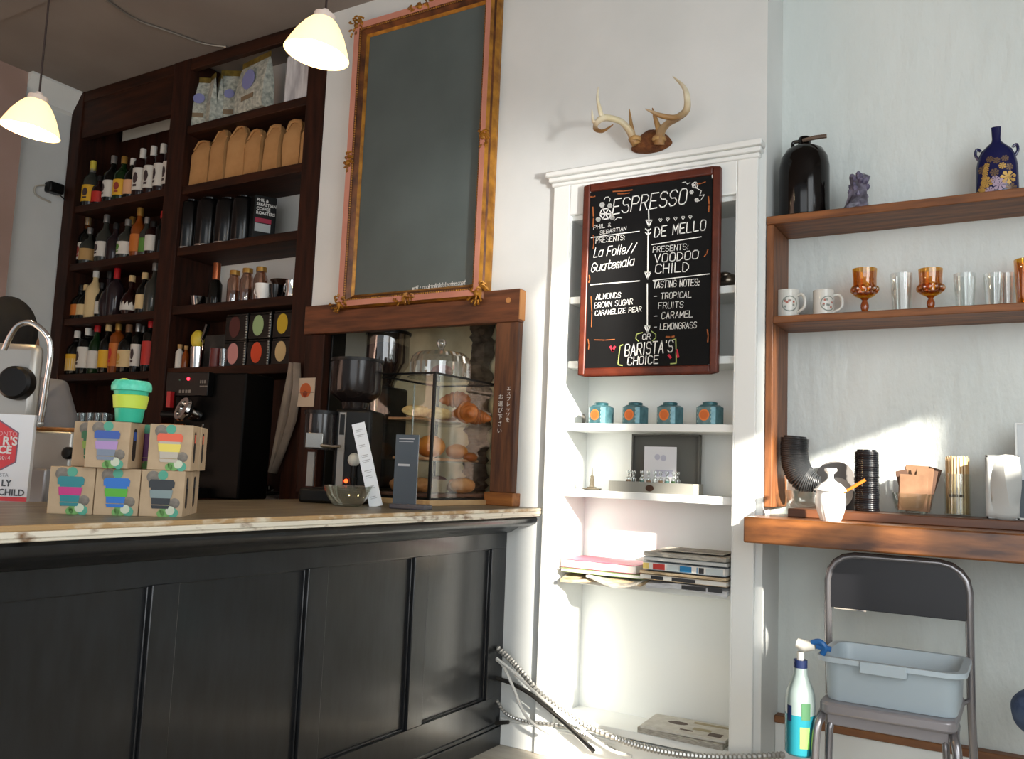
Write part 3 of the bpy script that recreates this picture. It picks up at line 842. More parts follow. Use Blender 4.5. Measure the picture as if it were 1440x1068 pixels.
bottle(162, 449, 3, 13, ga, lo_, cg, 'amber bottle with orange-red label, gold cap ' + S4, 'straight', base_px=518, lab2=lr)
bottle(177, 457, 3, 16, gk, lc, cb, 'dark bottle with broad yellow-cream label and brown cap ' + S4, base_px=517, lab2=inkg)
bottle(190, 456, 3, 10, gk, lw_, cs, 'narrow bottle with a long white label ' + S4, 'straight', base_px=516, lab2=ink)
bottle(198, 456, 3, 11, gk, None, cs, 'dark bottle with shiny neck behind the long white label ' + S4, base_px=515, dy=0.2)
bottle(208, 447, 3, 13, gk, lr, cr_, 'dark bottle with bright red label and red cap ' + S4, 'straight', base_px=517)
# glasses on the shelf under the bottles
def tumbler(name, label, loc, r, h, mat, group, taper=0.85, cat='glass', n=20):
    t = thing(name, label, cat, loc, 0, group)
    G().lathe([(0, 0.001), (r * taper, 0.0), (r * (taper + .02), 0.004), (r, h), (r - 0.003, h), (r * (taper - .02) - 0.001, 0.012), (0, 0.012)], n, close=True).build('body', mat, t)
    return t
gl_dim = GLASS('bar_glass', '#d9dedd', 0.10, 0.6)
gg0 = tumbler('drinking_glass', 'clear drinking glass in the row under the bottles', (-5.2, D + 0.08, LZ[4]), 0.032, 0.115, gl_dim, 'clear glasses under the bottles')
k = 0
for px in (96, 108, 117, 127, 138, 149):
    for dy in (0.07, 0.18):
        q = at(px, 582, Y=D + dy)
        lc_ = (q.x + (0.02 if dy > .1 else 0), D + dy, LZ[4])
        if k == 0: gg0.location = lc_
        else: dup(gg0, lc_)
        k += 1

# ------------------------------------------------------------------ right bay: coffee bags
m_silver = M('patterned_silver_foil', '#c9cabd', 0.5, 0.1, c2='#8d9289', scale=46, detail=6, bump=0.25, bscale=30)
m_goldf = M('gold_seal_strip', '#8a7434', 0.35, 0.3, c2='#5f4d22', scale=20)
m_purple = M('lilac_emblem', '#7b7fae', 0.6); m_browns = M('brown_sticker', '#7c6a52', 0.6)
YR = D + 0.10
def foil_bag(px0, px1, ptop, pbot, label, rz=0.0, dep=0.05, emblem=True, y=YR):
    c = at((px0 + px1) / 2, pbot, Y=y)
    w = (at(px1, pbot, Y=y) - at(px0, pbot, Y=y)).length
    h = at((px0 + px1) / 2, ptop, Y=y).z - RZ[0]
    t = thing('foil_coffee_bag', label, 'coffee bag', (c.x, y, RZ[0]), rz, 'silver foil coffee bags')
    g = G()
    w2_ = w / 2
    rings = [(0, 1, dep), (0.06 * h, 1, dep * 1.1), (0.45 * h, 1.0, dep), (0.8 * h, 0.98, dep * .4), (0.9 * h, 0.97, 0.005)]
    vs = []
    for z, q, d in rings:
        vs += [(-w2_ * q, -d / 2, z), (0, -d * .62, z), (w2_ * q, -d / 2, z), (w2_ * q, d / 2, z), (0, d * .6, z), (-w2_ * q, d / 2, z)]
    fs = [tuple(range(6))]
    for j in range(len(rings) - 1):
        for i in range(6): fs.append((j * 6 + i, j * 6 + (i + 1) % 6, (j + 1) * 6 + (i + 1) % 6, (j + 1) * 6 + i))
    g.add(vs, fs + [tuple(24 + i for i in range(6))])
    g.build('pouch', m_silver, t, ang=60)
    box((-w2_ * .97, -0.004, 0.9 * h), (w2_ * .97, 0.004, h)).build('seal', m_goldf, t)
    if emblem:
        G().disc((0, -dep * .58 - 0.003, 0.56 * h), w * .2, 'y', 0.001, sx=1.1).build('emblem', m_purple, t)
        box((-w * .2, -dep * .62 - 0.004, 0.2 * h), (w * .22, -dep * .62 - 0.002, 0.28 * h)).build('sticker', m_browns, t)
    return t
foil_bag(268, 292, 111, 170, 'silver foil coffee bag leaning at the left end of the top shelf', R(32), 0.05, y=D + .08)
foil_bag(290, 302, 107, 166, 'narrow silver coffee bag seen edge-on with gold strip', R(-22), 0.035, False, y=D + .06)
foil_bag(300, 312, 108, 163, 'second narrow silver coffee bag seen edge-on', R(-28), 0.035, False, y=D + .10)
foil_bag(312, 334, 101, 160, 'silver coffee bag half hidden behind the largest patterned bag', R(30), 0.05, y=D + .14)
foil_bag(332, 380, 83, 154, 'largest silver patterned coffee bag with lilac emblem and gold top', R(-10), 0.07, y=D + 0.05)
# clear plastic bag at the right end
q = at(427, 132, Y=D + 0.1); wpl = (at(446, 130, Y=D + .1) - at(406, 130, Y=D + .1)).length
g = G()
prof = [(-wpl / 2, 0), (wpl / 2, 0), (wpl / 2 * 1.02, .15), (wpl / 2 * .96, .30), (wpl * .1, .32), (-wpl / 2 * .98, .29), (-wpl / 2 * 1.02, .12)]
g.xzprism(prof, -0.045, 0.045)
t = thing('plastic_bag', 'crinkled whitish plastic bag behind the larger pendant lamp', 'bag', (q.x, D + 0.10, RZ[0]))
g.build('pouch', M('milky_plastic', '#a9a7ab', 0.25, c2='#d6d6d8', scale=9, stretch=(3, 1, .6), bump=0.6, bscale=12, coat=0.5), t, bevel=0.015)
box((-wpl / 2, -0.004, 0.29), (wpl / 2 * .8, 0.004, 0.315)).build('seal', M('milky_plastic', '#a9a7ab'), t)

# brown paper bags
m_kraft = M('kraft_paper', '#b78a58', 0.75, c2='#a37645', scale=7, bump=0.35, bscale=18)
def paper_bag(px, ptop, pbot, label, k, wpx=25):
    y = D + 0.09
    c = at(px, pbot, Y=y)
    w = (at(px + wpx, pbot, Y=y) - at(px, pbot, Y=y)).length * .93
    h = at(px + 2, ptop, Y=y).z - RZ[1]
    rr = random.Random(k)
    t = thing('paper_coffee_bag', label, 'paper bag', (c.x, y, RZ[1]), R(rr.uniform(-8, 4)), 'brown paper coffee bags')
    d = 0.085
    g = G()
    rings = [(0, 1, d), (0.03, 1.02, d * 1.02), (h * .5, 1.0, d), (h * .70, .99, d * .92), (h * .84, .86, d * .55), (h * .985, .46 + rr.uniform(-.06, .06), .022)]
    vs = []
    for z, q, dd in rings:
        j = lambda s=.003: rr.uniform(-s, s)
        vs += [(-w / 2 * q + j(), -dd / 2 + j(), z), (-w * .1, -dd / 2 + j(), z), (w / 2 * q + j(), -dd / 2 + j(), z), (w / 2 * q * (.88 if z > h * .6 else 1), 0, z), (w / 2 * q + j(), dd / 2, z), (-w / 2 * q + j(), dd / 2, z), (-w / 2 * q * (.88 if z > h * .6 else 1), 0, z)]
    n = 7; fs = [tuple(range(n))]
    for a in range(len(rings) - 1):
        for i in range(n): fs.append((a * n + i, a * n + (i + 1) % n, (a + 1) * n + (i + 1) % n, (a + 1) * n + i))
    fs.append(tuple((len(rings) - 1) * n + i for i in range(n)))
    g.add(vs, fs)
    g.build('body', m_kraft, t, ang=50)
    g = G()                                           # rolled top, tilted
    q = rr.uniform(-.02, .012); g.tube([(-w * .44, -0.03, h * .80), (-w * .2 + q, -0.018, h - .006), (q, -.014, h), (w * .24, -0.014, h - .012), (w * .46, -.03, h * .82)], [.007, .012, .012, .012, .006], 8, flat=.6)
    g.build('rolled_top', m_kraft, t)
    return t
ordn = ['leftmost', 'second', 'third', 'fourth', 'fifth', 'sixth', 'seventh']
for k, (px, pt, pb) in enumerate(((286, 200, 254), (312, 185, 248), (337, 180, 242), (361, 184, 237), (388, 178, 232), (416, 171, 227), (439, 172, 224))):
    paper_bag(px, pt, pb, ('brown paper coffee bag with rolled top, %s of seven in the row' % ordn[k]) if k < 6 else 'brown paper coffee bag half hidden by the right upright, last of seven', k, 25 if k < 6 else 20)

# black canisters and the printed black box
m_gk = M('glossy_black', '#050506', 0.2, spec=0.35)
YC = D + 0.10
for k, (px, pt, w) in enumerate(((266, 284, 26), (292, 281, 26), (318, 281, 25), (340, 278, 24))):
    c = at(px, 338, Y=YC); r = (at(px + w, 338, Y=YC) - at(px, 338, Y=YC)).length / 2 * .97
    h = at(px, pt, Y=YC).z - RZ[2]
    t = thing('coffee_canister', 'glossy black coffee canister, %s of four left of the printed box' % ordn[k], 'canister', (c.x, YC, RZ[2]), 0, 'glossy black canisters')
    G().lathe([(0, 0), (r * .93, 0), (r, .01), (r, h * .8), (r * .93, h * .92), (r * .75, h * .96), (0, h * .96)], 20).build('body', m_gk, t)
    G().lathe([(r * .6, h * .955), (r * .62, h), (r * .5, h), (0, h * .995)], 16).build('lid', m_gk, t)
    G().shell([(r * 1.005, .004), (r * 1.015, .008), (r * 1.005, .012)], 20).build('base_ring', m_chrome, t)
c = at(355, 325, Y=D + 0.05)
e = at(387, 322, Y=D + 0.16)
ang = math.atan2(e.y - c.y, e.x - c.x); wb = (e - c).xy.length
hb = at(355, 274, Y=D + 0.05).z - RZ[2]
t = thing('printed_black_box', 'black coffee box printed with white lettering and a crimson stripe', 'box', (c.x, c.y, RZ[2]), ang)
box((0, 0, 0), (wb, 0.1, hb)).build('carton', m_plastic_k, t, bevel=0.002)
g = G()
for k, s in enumerate(('PHIL &', 'SEBASTIAN', 'COFFEE', 'ROASTERS')):
    text_mesh(g, s, 0.0175, lambda x, y, k=k: Vector((0.012 + x * 0.92, -0.0012, hb - 0.034 - k * 0.0245 + y)), 0, 'LEFT', 0.0006)
g.xzprism([(0.01, hb * .40), (wb * .8, hb * .40), (wb * .8, hb * .50), (0.01, hb * .50)], -0.0008, -0.0002, 1)
g.xzprism([(0.01, hb * .20), (wb * .78, hb * .20), (wb * .78, hb * .38), (0.01, hb * .38)], -0.0008, -0.0002, 2)
g.build('lettering', [M('print_white', '#d8d8d6', 0.6), M('crimson_stripe', '#9c2340', 0.6), M('grey_print', '#aab0b2', 0.6)], t, smooth=False)

# row of jars and cups
ZR4 = RZ[3]
def onR(px, py, y=D + 0.09): return at(px, py, Y=y)
c = onR(280, 420); t = thing('glass_ashtray', 'small dark glass dish at the left end of the jar shelf', 'dish', (c.x, D + .09, ZR4))
G().lathe([(0, 0), (.04, 0), (.052, .045), (.055, .06), (.05, .06), (.036, .012), (0, .012)], 10).build('body', GLASS('smoked_glass', '#4a4a48', .15, .7), t)
c = onR(302, 418); hh_ = onR(302, 371).z - ZR4
t = thing('dark_bottle', 'tall dark bottle with coppery neck beside the glass jars', 'bottle', (c.x, D + .09, ZR4))
G().lathe([(0, 0), (.036, 0), (.038, .01), (.038, hh_ * .5), (.02, hh_ * .62), (0.019, hh_ * .9), (0, hh_ * .9)], 16).build('body', gk, t)
G().lathe([(0.021, hh_ * .6), (.022, hh_ * .62), (.022, hh_), (0, hh_)], 14).build('cap', M('copper_foil', '#8a4a2a', .3, .7), t)
m_jarg = GLASS('jar_glass', '#c9a893', 0.16, 0.6)
for k, (px, pt) in enumerate(((322, 380), (340, 377), (359, 375))):
    c = onR(px, 418); h = onR(px, pt).z - ZR4; r = .038
    t = thing('glass_jar', ['glass jar with gold lid, left of three', 'glass jar with gold lid, middle of three', 'glass jar with gold lid behind the white cup, right of three'][k], 'jar', (c.x, D + .12, ZR4), 0, 'gold-lidded glass jars')
    G().lathe([(0, 0), (r * .95, 0), (r, .008), (r, h * .68), (r * .7, h * .82), (r * .68, h * .88)], 18).build('body', m_jarg, t)
    G().lathe([(0, h), (r * .74, h), (r * .76, h * .97), (r * .76, h * .87), (0, h * .87)], 18).build('lid', cg, t)
    G().lathe([(0, .006), (r * .9, .006), (r * .9, h * .42), (0, h * .44)], 16).build('contents', M('jar_contents', '#7e5a44', .8), t)
def cup(name, label, loc, r, h, mat, handle_dir, cat='cup', foot=.6, saucer=None, hm=None, inner=None):
    t = thing(name, label, cat, loc)
    G().lathe([(0, 0), (r * foot, 0), (r * foot * 1.02, .004), (r * .86, h * .45), (r, h), (r - .003, h), (r * .8, h * .45), (r * foot * .8, .01), (0, .01)], 22, close=True).build('body', mat, t)
    a = handle_dir
    pts = [((r * .86 + q[0]) * math.cos(a), (r * .86 + q[0]) * math.sin(a), q[1]) for q in ((0, h * .85), (.018, h * .88), (.027, h * .66), (.022, h * .42), (-.004, h * .3))]
    G().tube(smooth_path(pts, 4), .0042, 8).build('handle', hm or mat, t)
    return t
c = onR(370, 412, D + .05); cup('espresso_cup', 'white cup with handle in front of the gold-lidded jars', (c.x, D + .05, ZR4), .045, .085, m_white, math.pi)
c = onR(388, 410, D + .08); cup('black_cup', 'black cup with white inside beside the white cup', (c.x, D + .08, ZR4), .042, .08, m_gk, R(200))
c = onR(411, 408, D + .06); cup('metal_mug', 'mirror-bright metal mug with thin wire handle', (c.x, D + .06, ZR4), .038, .088, m_chrome, math.pi, foot=.95)
c = onR(428, 406, D + .09); cup('dark_mug', 'dark glazed mug with gold rimmed handle by the right upright', (c.x, D + .09, ZR4), .034, .075, m_gk, math.pi, foot=.9, hm=cg)
c = onR(398, 410, D + .2); t = thing('dark_bowl', 'dark brown bowl stacked at the back behind the cups', 'bowl', (c.x, D + .2, ZR4))
G().lathe([(0, 0), (.03, 0), (.032, .07), (.075, .135), (.07, .135), (.03, .08), (0, .08)], 20, close=True).build('body', M('brown_glaze', '#2b1a12', .2), t)

# row of tea tins etc.
ZR5 = RZ[4]
m_tin = M('black_tin', '#0d0d0c', .3); 
def oval_tin(px, z, col, label, wpx=33, h=.148):
    y = D + .06
    c = at(px, 500, Y=y); w = (at(px + wpx, 500, Y=y) - at(px, 500, Y=y)).length * .96
    t = thing('tea_tin', label, 'tea tin', (c.x, y + .05, z), 0, 'black tea tins with oval labels')
    box((-w / 2, -.05, 0), (w / 2, .05, h - .012)).build('body', m_tin, t, bevel=.006)
    box((-w / 2 + .004, -.046, h - .012), (w / 2 - .004, .046, h - .001)).build('lid', m_tin, t, bevel=.003)
    G().disc((-w * .06, -.0505, h * .5), w * .34, 'y', .001, 20, sx=.72).build('oval_label', col, t)
    g = G()
    for k in range(9): g.ball((w / 2 - .008, -.051, .012 + k * .0148), (.007, .004, .006), 6, 4)
    g.build('braided_edge', M('silver_braid', '#8d8c84', .35, .6), t)
cols = [('dark red', '#4a1f1c'), ('pale green', '#8fa878'), ('yellow', '#b79a1e'), ('pink', '#b9807c'), ('orange-red', '#c8431c'), ('cream', '#c2a877')]
for k, px in enumerate((329, 362, 396)):
    oval_tin(px, ZR5, M(cols[3 + k][0] + '_oval', cols[3 + k][1], .6), 'black tea tin with %s oval label in the lower row' % cols[3 + k][0])
    oval_tin(px, ZR5 + .148, M(cols[k][0] + '_oval', cols[k][1], .6), 'black tea tin with %s oval label in the upper row' % cols[k][0], h=.15)
c = at(251, 515, Y=D + .05); t = thing('small_bottle', 'tiny bottle with white label and cork at left end of the tin shelf', 'bottle', (c.x, D + .05, ZR5))
G().lathe([(0, 0), (.02, 0), (.021, .004), (.021, .095), (.01, .11), (.01, .125), (0, .125)], 14).build('body', lw_, t)
G().lathe([(.012, .115), (.014, .14), (0, .14)], 12).build('cork', lk, t)
c = at(260, 514, Y=D + .06); t = thing('small_bottle', 'tiny amber bottle beside the one with the white label', 'bottle', (c.x, D + .06, ZR5))
G().lathe([(0, 0), (.019, 0), (.02, .004), (.02, .08), (.009, .1), (.009, .125), (0, .125)], 14).build('body', ga, t)
G().lathe([(.011, .11), (.012, .132), (0, .132)], 12).build('cork', lk, t)
c = at(277, 512, Y=D + .06); t = thing('cocktail_shaker', 'steel shaker cup holding the lemon-yellow squeezer', 'shaker', (c.x, D + .06, ZR5))
G().lathe([(0, 0), (.036, 0), (.042, .12), (.040, .12), (.034, .01), (0, .01)], 20, close=True).build('body', m_chrome, t)
t = thing('citrus_squeezer', 'yellow lemon squeezer with black handle sticking out of the steel shaker', 'squeezer', (c.x - .01, D + .06, ZR5 + .10))
G().ball((0, 0, .065), (.043, .035, .055), 14, 8).build('cup', M('lemon_yellow', '#cdb53a', .4), t)
G().tube([(0.03, 0, .05), (.055, 0, .10), (.075, 0, .15)], [.01, .013, .016], 8).build('handle', m_gk, t)
G().tube(smooth_path([(.03, -.01, .07), (.07, -.02, .05), (.075, -.02, .0)], 4), .004, 6).build('wire_loop', m_chrome, t)
c = at(303, 512, Y=D + .08); t = thing('red_tin', 'small dark red tin beside the steel shaker', 'tin', (c.x, D + .08, ZR5))
G().lathe([(0, 0), (.033, 0), (.034, .004), (.034, .095), (0, .095)], 18).build('body', M('dark_red_tin', '#5a1512', .4), t)
G().lathe([(0, .11), (.035, .11), (.035, .095), (0, .095)], 18).build('lid', M('dark_red_tin', '#5a1512'), t)
tumbler('drinking_glass', 'short glass between the red tin and the pink-label tin', (at(314, 511, Y=D + .05).x, D + .05, ZR5), .024, .1, gl_dim, 'glasses on the tin shelf')
c = at(305, 500, Y=D + .2); t = thing('grey_card', 'grey printed card standing behind the red tin', 'card', (c.x, D + .18, ZR5), 0)
box((-.09, 0, 0), (.09, .006, .21)).build('card', M('grey_card', '#4d4a47', .7, c2='#3d3936', scale=10), t)
# back-bar glasses at the right of the cups
g0 = tumbler('drinking_glass', 'short clear glass in the row on the dark work top behind the kraft boxes', (-4.15, D - .1, .935), .03, .10, gl_dim, 'glasses on the back work top')
for k in range(1, 7): dup(g0, (-4.15 + k * .085, D - .1 + (.05 if k % 2 else 0), .935))
# ------------------------------------------------------------------ towel, poster
c = at(400, 510, Y=D - 0.01)
m_towel = M('linen_towel', '#8f8173', .9, c2='#7c6e61', scale=9, bump=.2, bscale=60)
g = G()
pts_t = [at(x, y, Y=D - .035) for x, y in ((409, 512), (422, 511))]
rows = []
n = 10
edge_l = [(409, 511), (402, 545), (393, 590), (385, 635), (381, 664)]
edge_r = [(421, 511), (422, 545), (416, 590), (402, 630), (388, 666)]
vs = []
for (a, b) in zip(edge_l, edge_r):
    for i in range(n + 1):
        f = i / n
        p = at(a[0] + (b[0] - a[0]) * f, a[1] + (b[1] - a[1]) * f, Y=D - .03)
        p.y += .016 * math.sin(f * 14) - .01
        vs.append(p)
w = n + 1
fs = [(r * w + i, r * w + i + 1, (r + 1) * w + i + 1, (r + 1) * w + i) for r in range(len(edge_l) - 1) for i in range(n)]
g.add(vs, fs)
o = g.build('dish_towel', m_towel)
s_ = o.modifiers.new('thick', 'SOLIDIFY'); s_.thickness = .006
tag(o, 'beige linen towel hanging from the tin shelf beside the grinder', 'towel')
c = at(430, 552, Y=D - .032); a = at(419, 532, Y=D - .032); b = at(441, 572, Y=D - .032)
t = thing('orange_dot_card', 'cream card with an orange disc pinned behind the coffee grinder', 'card', (c.x, D - .0305, c.z))
wq, hq = abs(b.x - a.x) / 2, abs(b.z - a.z) / 2
box((-wq, -.004, -hq), (wq, 0, hq)).build('card', M('cream_card', '#b9a894', .8), t)
g = G(); g.disc((0, -.0045, .01), wq * .62, 'y', .0006, m=0); g.disc((.0, -.0055, -.008), wq * .25, 'y', .0006, m=1)
g.xzprism([(-wq, -.004), (wq, -.004), (wq, -.002), (-wq, -.002)], -.0062, -.0056, 2)
g.build('lettering', [M('orange_disc', '#b4592c', .8), M('rust_dot', '#7d2d16', .8), M('brown_line', '#6d5442', .8)], t)

# ------------------------------------------------------------------ second espresso machine (dark, behind the counter)
t = thing('dark_espresso_machine', 'big black espresso machine with red lamp and chrome group on the back work top', 'espresso machine', (-3.50, 2.93, .935), R(8))
box((-.22, -.02, 0), (.22, .20, .62)).build('body', M('matt_black_steel', '#040404', .55, spec=.15), t, bevel=.01)
box((-.25, -.06, .50), (.02, -.02, .62)).build('control_panel', m_plastic_k, t, bevel=.004)
g = G(); g.ball((-.105, -.062, .585), .008, 8, 6, 0); g.build('red_indicator', M('lit_red', '#ff2a3c', .4, emit=5), t)
g = G(); g.ball((-.16, -.062, .58), .005, 8, 6, 0); g.build('green_indicator', M('dim_green', '#4a6a5a', .4), t)
g = G()
for k in range(3): g.box((-.03 + k * .013, -.0615, .563), (-.022 + k * .013, -.06, .578))
for k in range(5): g.box((-.03 + k * .010, -.0615, .545), (-.023 + k * .010, -.06, .551))
for k in range(4): g.box((-.16 + k * .02, -.0615, .515), (-.147 + k * .02, -.06, .53))
g.build('panel_print', M('dim_print', '#75706a', .7), t)
g = G(); g.box((-.215, -.085, .44), (-.19, -.06, .52)); g.build('red_lever', M('red_lever', '#a01c20', .4), t)
g = G()                                               # chrome group head on its side
prof = [(0, 0), (.03, 0), (.034, .03), (.03, .05), (.055, .07), (.062, .085), (.058, .1), (.04, .1), (.038, .088), (0, .088)]
g.lathe(prof, 24); g.x = Matrix()
gh = g.build('group_head', m_chrome, t, (-.05, -.03, .40), (R(70), 0, R(-20)))
G().tube([(-.24, -.08, .405), (-.17, -.06, .405), (-.1, -.05, .405)], [.02, .014, .012], 10).build('portafilter_handle', m_plastic_k, t)
G().tube(smooth_path([(.0, -.05, .36), (.0, -.06, .30), (.005, -.06, .22)], 4), .005, 8).build('spout', m_chrome, t)
box((-.27, -.10, 0), (.05, -.02, .05)).build('drip_tray', m_satin_k, t, bevel=.004)
box((-.27, -.055, .06), (-.12, -.04, .36)).build('copper_side_panel', M('copper_panel', '#a5601f', .35, .6, c2='#5e3312', scale=5), t)
box((-.16, -.13, .10), (-.02, -.10, .14)).build('drip_shelf', m_satin_k, t)
# silver tray of saucers
c = at(372, 697, Z=.94)
t = thing('saucer_stack', 'low stack of shiny saucers on the dark work top behind the counter', 'saucers', (c.x, c.y, .937))
g = G()
for k in range(3): g.lathe([(0, k * .009), (.05, k * .009), (.085, k * .009 + .008), (.085, k * .009 + .011), (.05, k * .009 + .004), (0, k * .009 + .004)], 24)
g.build('saucers', M('shiny_saucer', '#8d8a85', .12, .3), t)
ob = G().lathe([(0, 0), (.026, 0), (.03, .01), (.024, .028), (0, .032)], 16).build('saucer_knob', m_chrome, t, (.06, -.03, .03))

# ------------------------------------------------------------------ espresso machine at the left, barista
t = thing('espresso_machine', 'brushed steel espresso machine with black round knob and curved steam wand', 'espresso machine', (-2.78, 1.42, .935), R(40))
p = lambda px, py, D_: at(px, py, D=D_)
t.rotation_euler = (0, 0, 0); t.location = (0, 0, 0)
MD = .24
base = at(50, 700, D=2.52 + MD)
t.location = (base.x, base.y, .935)
t.rotation_euler = (0, 0, R(31))
# local x runs along the picture, local y away from the camera
def mloc(px, py, D_):
    q = at(px, py, D=D_ + MD) - Vector((base.x, base.y, .935))
    c_, s_ = math.cos(R(31)), math.sin(R(31))
    return Vector((q.x * c_ + q.y * s_, -q.x * s_ + q.y * c_, q.z))
a = mloc(-60, 705, 2.5); b = mloc(93, 607, 2.5)
box((a.x, 0, 0), (b.x, .30, b.z)).build('body', m_steel, t, bevel=.008)
g = G(); g.box((a.x, .02, b.z), (b.x - .005, .28, b.z + .014))
g.build('cup_rail', M('copper_brown_rail', '#9a6428', .5, c2='#5a3413', scale=12, bump=.4, bscale=20), t, bevel=.006)
a2 = mloc(-60, 585, 2.42); b2 = mloc(37, 479, 2.42)
box((a2.x, -.08, a2.z - .03), (b2.x, -.03, b2.z)).build('group_panel', m_steel, t, bevel=.022)
c2_ = mloc(8, 536, 2.40)
g = G(); g.lathe([(0, 0), (.052, 0), (.054, .006), (.052, .035), (.044, .042), (0, .044)], 28)
g.build('round_knob', m_plastic_k, t, (c2_.x, -.08, c2_.z), (R(90), 0, 0))
c3_ = mloc(-22, 470, 2.42)
pts = [mloc(x, y, 2.36) for x, y in ((6, 492), (14, 474), (26, 458), (42, 454), (58, 463), (69, 478), (71, 500), (66, 535), (61, 570), (57, 594))]
G().tube(smooth_path(pts, 5), .0085, 10).build('steam_wand', m_chrome, t)
e = mloc(56, 596, 2.36); G().ball(tuple(e), (.011, .011, .012), 10, 6).build('wand_tip', m_steel, t)
k_ = mloc(82, 637, 2.46); g = G(); g.lathe([(0, 0), (.018, 0), (.02, .008), (.02, .02), (.014, .028), (0, .03)], 18)
g.build('valve_knob', m_satin_k, t, (k_.x, 0, k_.z), (R(90), 0, 0))
a = mloc(37, 705, 2.45); b = mloc(60, 660, 2.45)
box((a.x - .1, -.06, 0), (b.x, 0, b.z)).build('lower_panel', M('pale_steel', '#a9a9ad', .35, .7), t, bevel=.006)

# barista: one continuous body, hair and clothing as children
head = at(12, 472, D=3.3)
t = thing('person', 'person with black hair and grey t-shirt standing behind the steel espresso machine', 'person', (head.x, head.y, 0), R(40))
hz = head.z
sk = {}
def skin_mesh(name, pts, edges, rad, mat, parent, levels=2, root=0):
    me = bpy.data.meshes.new(name)
    me.from_pydata(pts, edges, [])
    o = bpy.data.objects.new(name, me); COL.objects.link(o); o.parent = parent
    me.materials.append(mat)
    m_ = o.modifiers.new('skin', 'SKIN'); m_.use_smooth_shade = True
    for i, r in enumerate(rad): me.skin_vertices[0].data[i].radius = r if isinstance(r, tuple) else (r, r)
    me.skin_vertices[0].data[root].use_root = True
    s = o.modifiers.new('sub', 'SUBSURF'); s.levels = levels; s.render_levels = levels
    return o
m_skin = M('skin', '#8d6650', .55)
S = hz / 1.60
P_ = [(0, 0, .93), (0, 0, 1.10), (0, -.01, 1.28), (0, .0, 1.40), (0, .0, 1.47), (0, .01, 1.56), (0, .02, 1.66),
      (.17, 0, 1.37), (.24, .05, 1.12), (.20, .24, 1.02), (.17, .32, 1.03),
      (-.17, 0, 1.37), (-.24, .05, 1.12), (-.20, .24, 1.02), (-.17, .32, 1.03),
      (.09, 0, .86), (.10, .01, .48), (.10, -.02, .09), (.10, .09, .03), (-.09, 0, .86), (-.10, .01, .48), (-.10, -.02, .09), (-.10, .09, .03)]
P_ = [(x, y, z * S) for x, y, z in P_]
E_ = [(0, 1), (1, 2), (2, 3), (3, 4), (4, 5), (5, 6), (3, 7), (7, 8), (8, 9), (9, 10), (3, 11), (11, 12), (12, 13), (13, 14), (0, 15), (15, 16), (16, 17), (17, 18), (0, 19), (19, 20), (20, 21), (21, 22)]
Rr = [(.14, .10), (.125, .09), (.15, .105), (.12, .085), (.055, .055), (.075, .085), (.07, .085), .058, .045, .035, .03, .058, .045, .035, .03, .085, .058, .042, .035, .085, .058, .042, .035]
skin_mesh('body', P_, E_, Rr, m_skin, t)
sh = [(0, 0, .90), (0, 0, 1.10), (0, -.01, 1.28), (0, 0, 1.40), (0, 0, 1.445), (.17, 0, 1.375), (.225, .02, 1.20), (-.17, 0, 1.375), (-.225, .02, 1.20)]
sh = [(x, y, z * S) for x, y, z in sh]
skin_mesh('grey_t_shirt', sh, [(0, 1), (1, 2), (2, 3), (3, 4), (3, 5), (5, 6), (3, 7), (7, 8)], [(.165, .125), (.155, .12), (.18, .135), (.15, .11), (.085, .08), .085, .07, .085, .07], M('grey_jersey', '#77777b', .9, c2='#6b6b70', scale=6), t)
tr_ = [(0, 0, .95), (.09, 0, .84), (.10, .01, .48), (.10, -.02, .08), (-.09, 0, .84), (-.10, .01, .48), (-.10, -.02, .08)]
tr_ = [(x, y, z * S) for x, y, z in tr_]
skin_mesh('trousers', tr_, [(0, 1), (1, 2), (2, 3), (0, 4), (4, 5), (5, 6)], [(.16, .12), .1, .075, .06, .1, .075, .06], M('dark_trousers', '#1d1e22', .8), t)
g = G()
def hairfn(q):
    return Vector((q.x, q.y - .012 if q.z > -.02 else q.y, q.z))
g.ball((0, .0, 1.615 * S), (.103, .118, .135), 18, 12, jit=.02, fn=hairfn)
g.build('hair', M('black_hair', '#050404', .9, c2='#0c0908', scale=30), t, sub=1)
for sx in (-1, 1): G().ball((sx * .088, .03, 1.575 * S), (.012, .022, .034), 8, 6).build('ear', m_skin, t)
G().ball((0, .115, 1.57 * S), (.012, .02, .022), 8, 6).build('nose', m_skin, t)
for sx in (-1, 1): G().ball((sx * .03, .10, 1.60 * S), (.012, .008, .008), 8, 6).build('eye', m_white, t)
G().ball((0, .10, 1.525 * S), (.024, .008, .007), 8, 6).build('mouth', M('lips', '#7c4a40', .5), t)
def strap(a, b):
    pts = [(a[0] + (b[0] - a[0]) * i / 8, a[1] + (b[1] - a[1]) * i / 8 - .03 * math.sin(math.pi * i / 8), a[2] + (b[2] - a[2]) * i / 8) for i in range(9)]
    return G().tube(pts, .017, 6, flat=.3)
strap((-.02, -.142, 1.21 * S), (.17, -.12, 1.15 * S)).build('apron_strap', M('black_webbing', '#101012', .7), t)
box((.06, -.175, 1.165 * S), (.10, -.165, 1.205 * S)).build('strap_buckle', m_satin_k, t, bevel=.003)
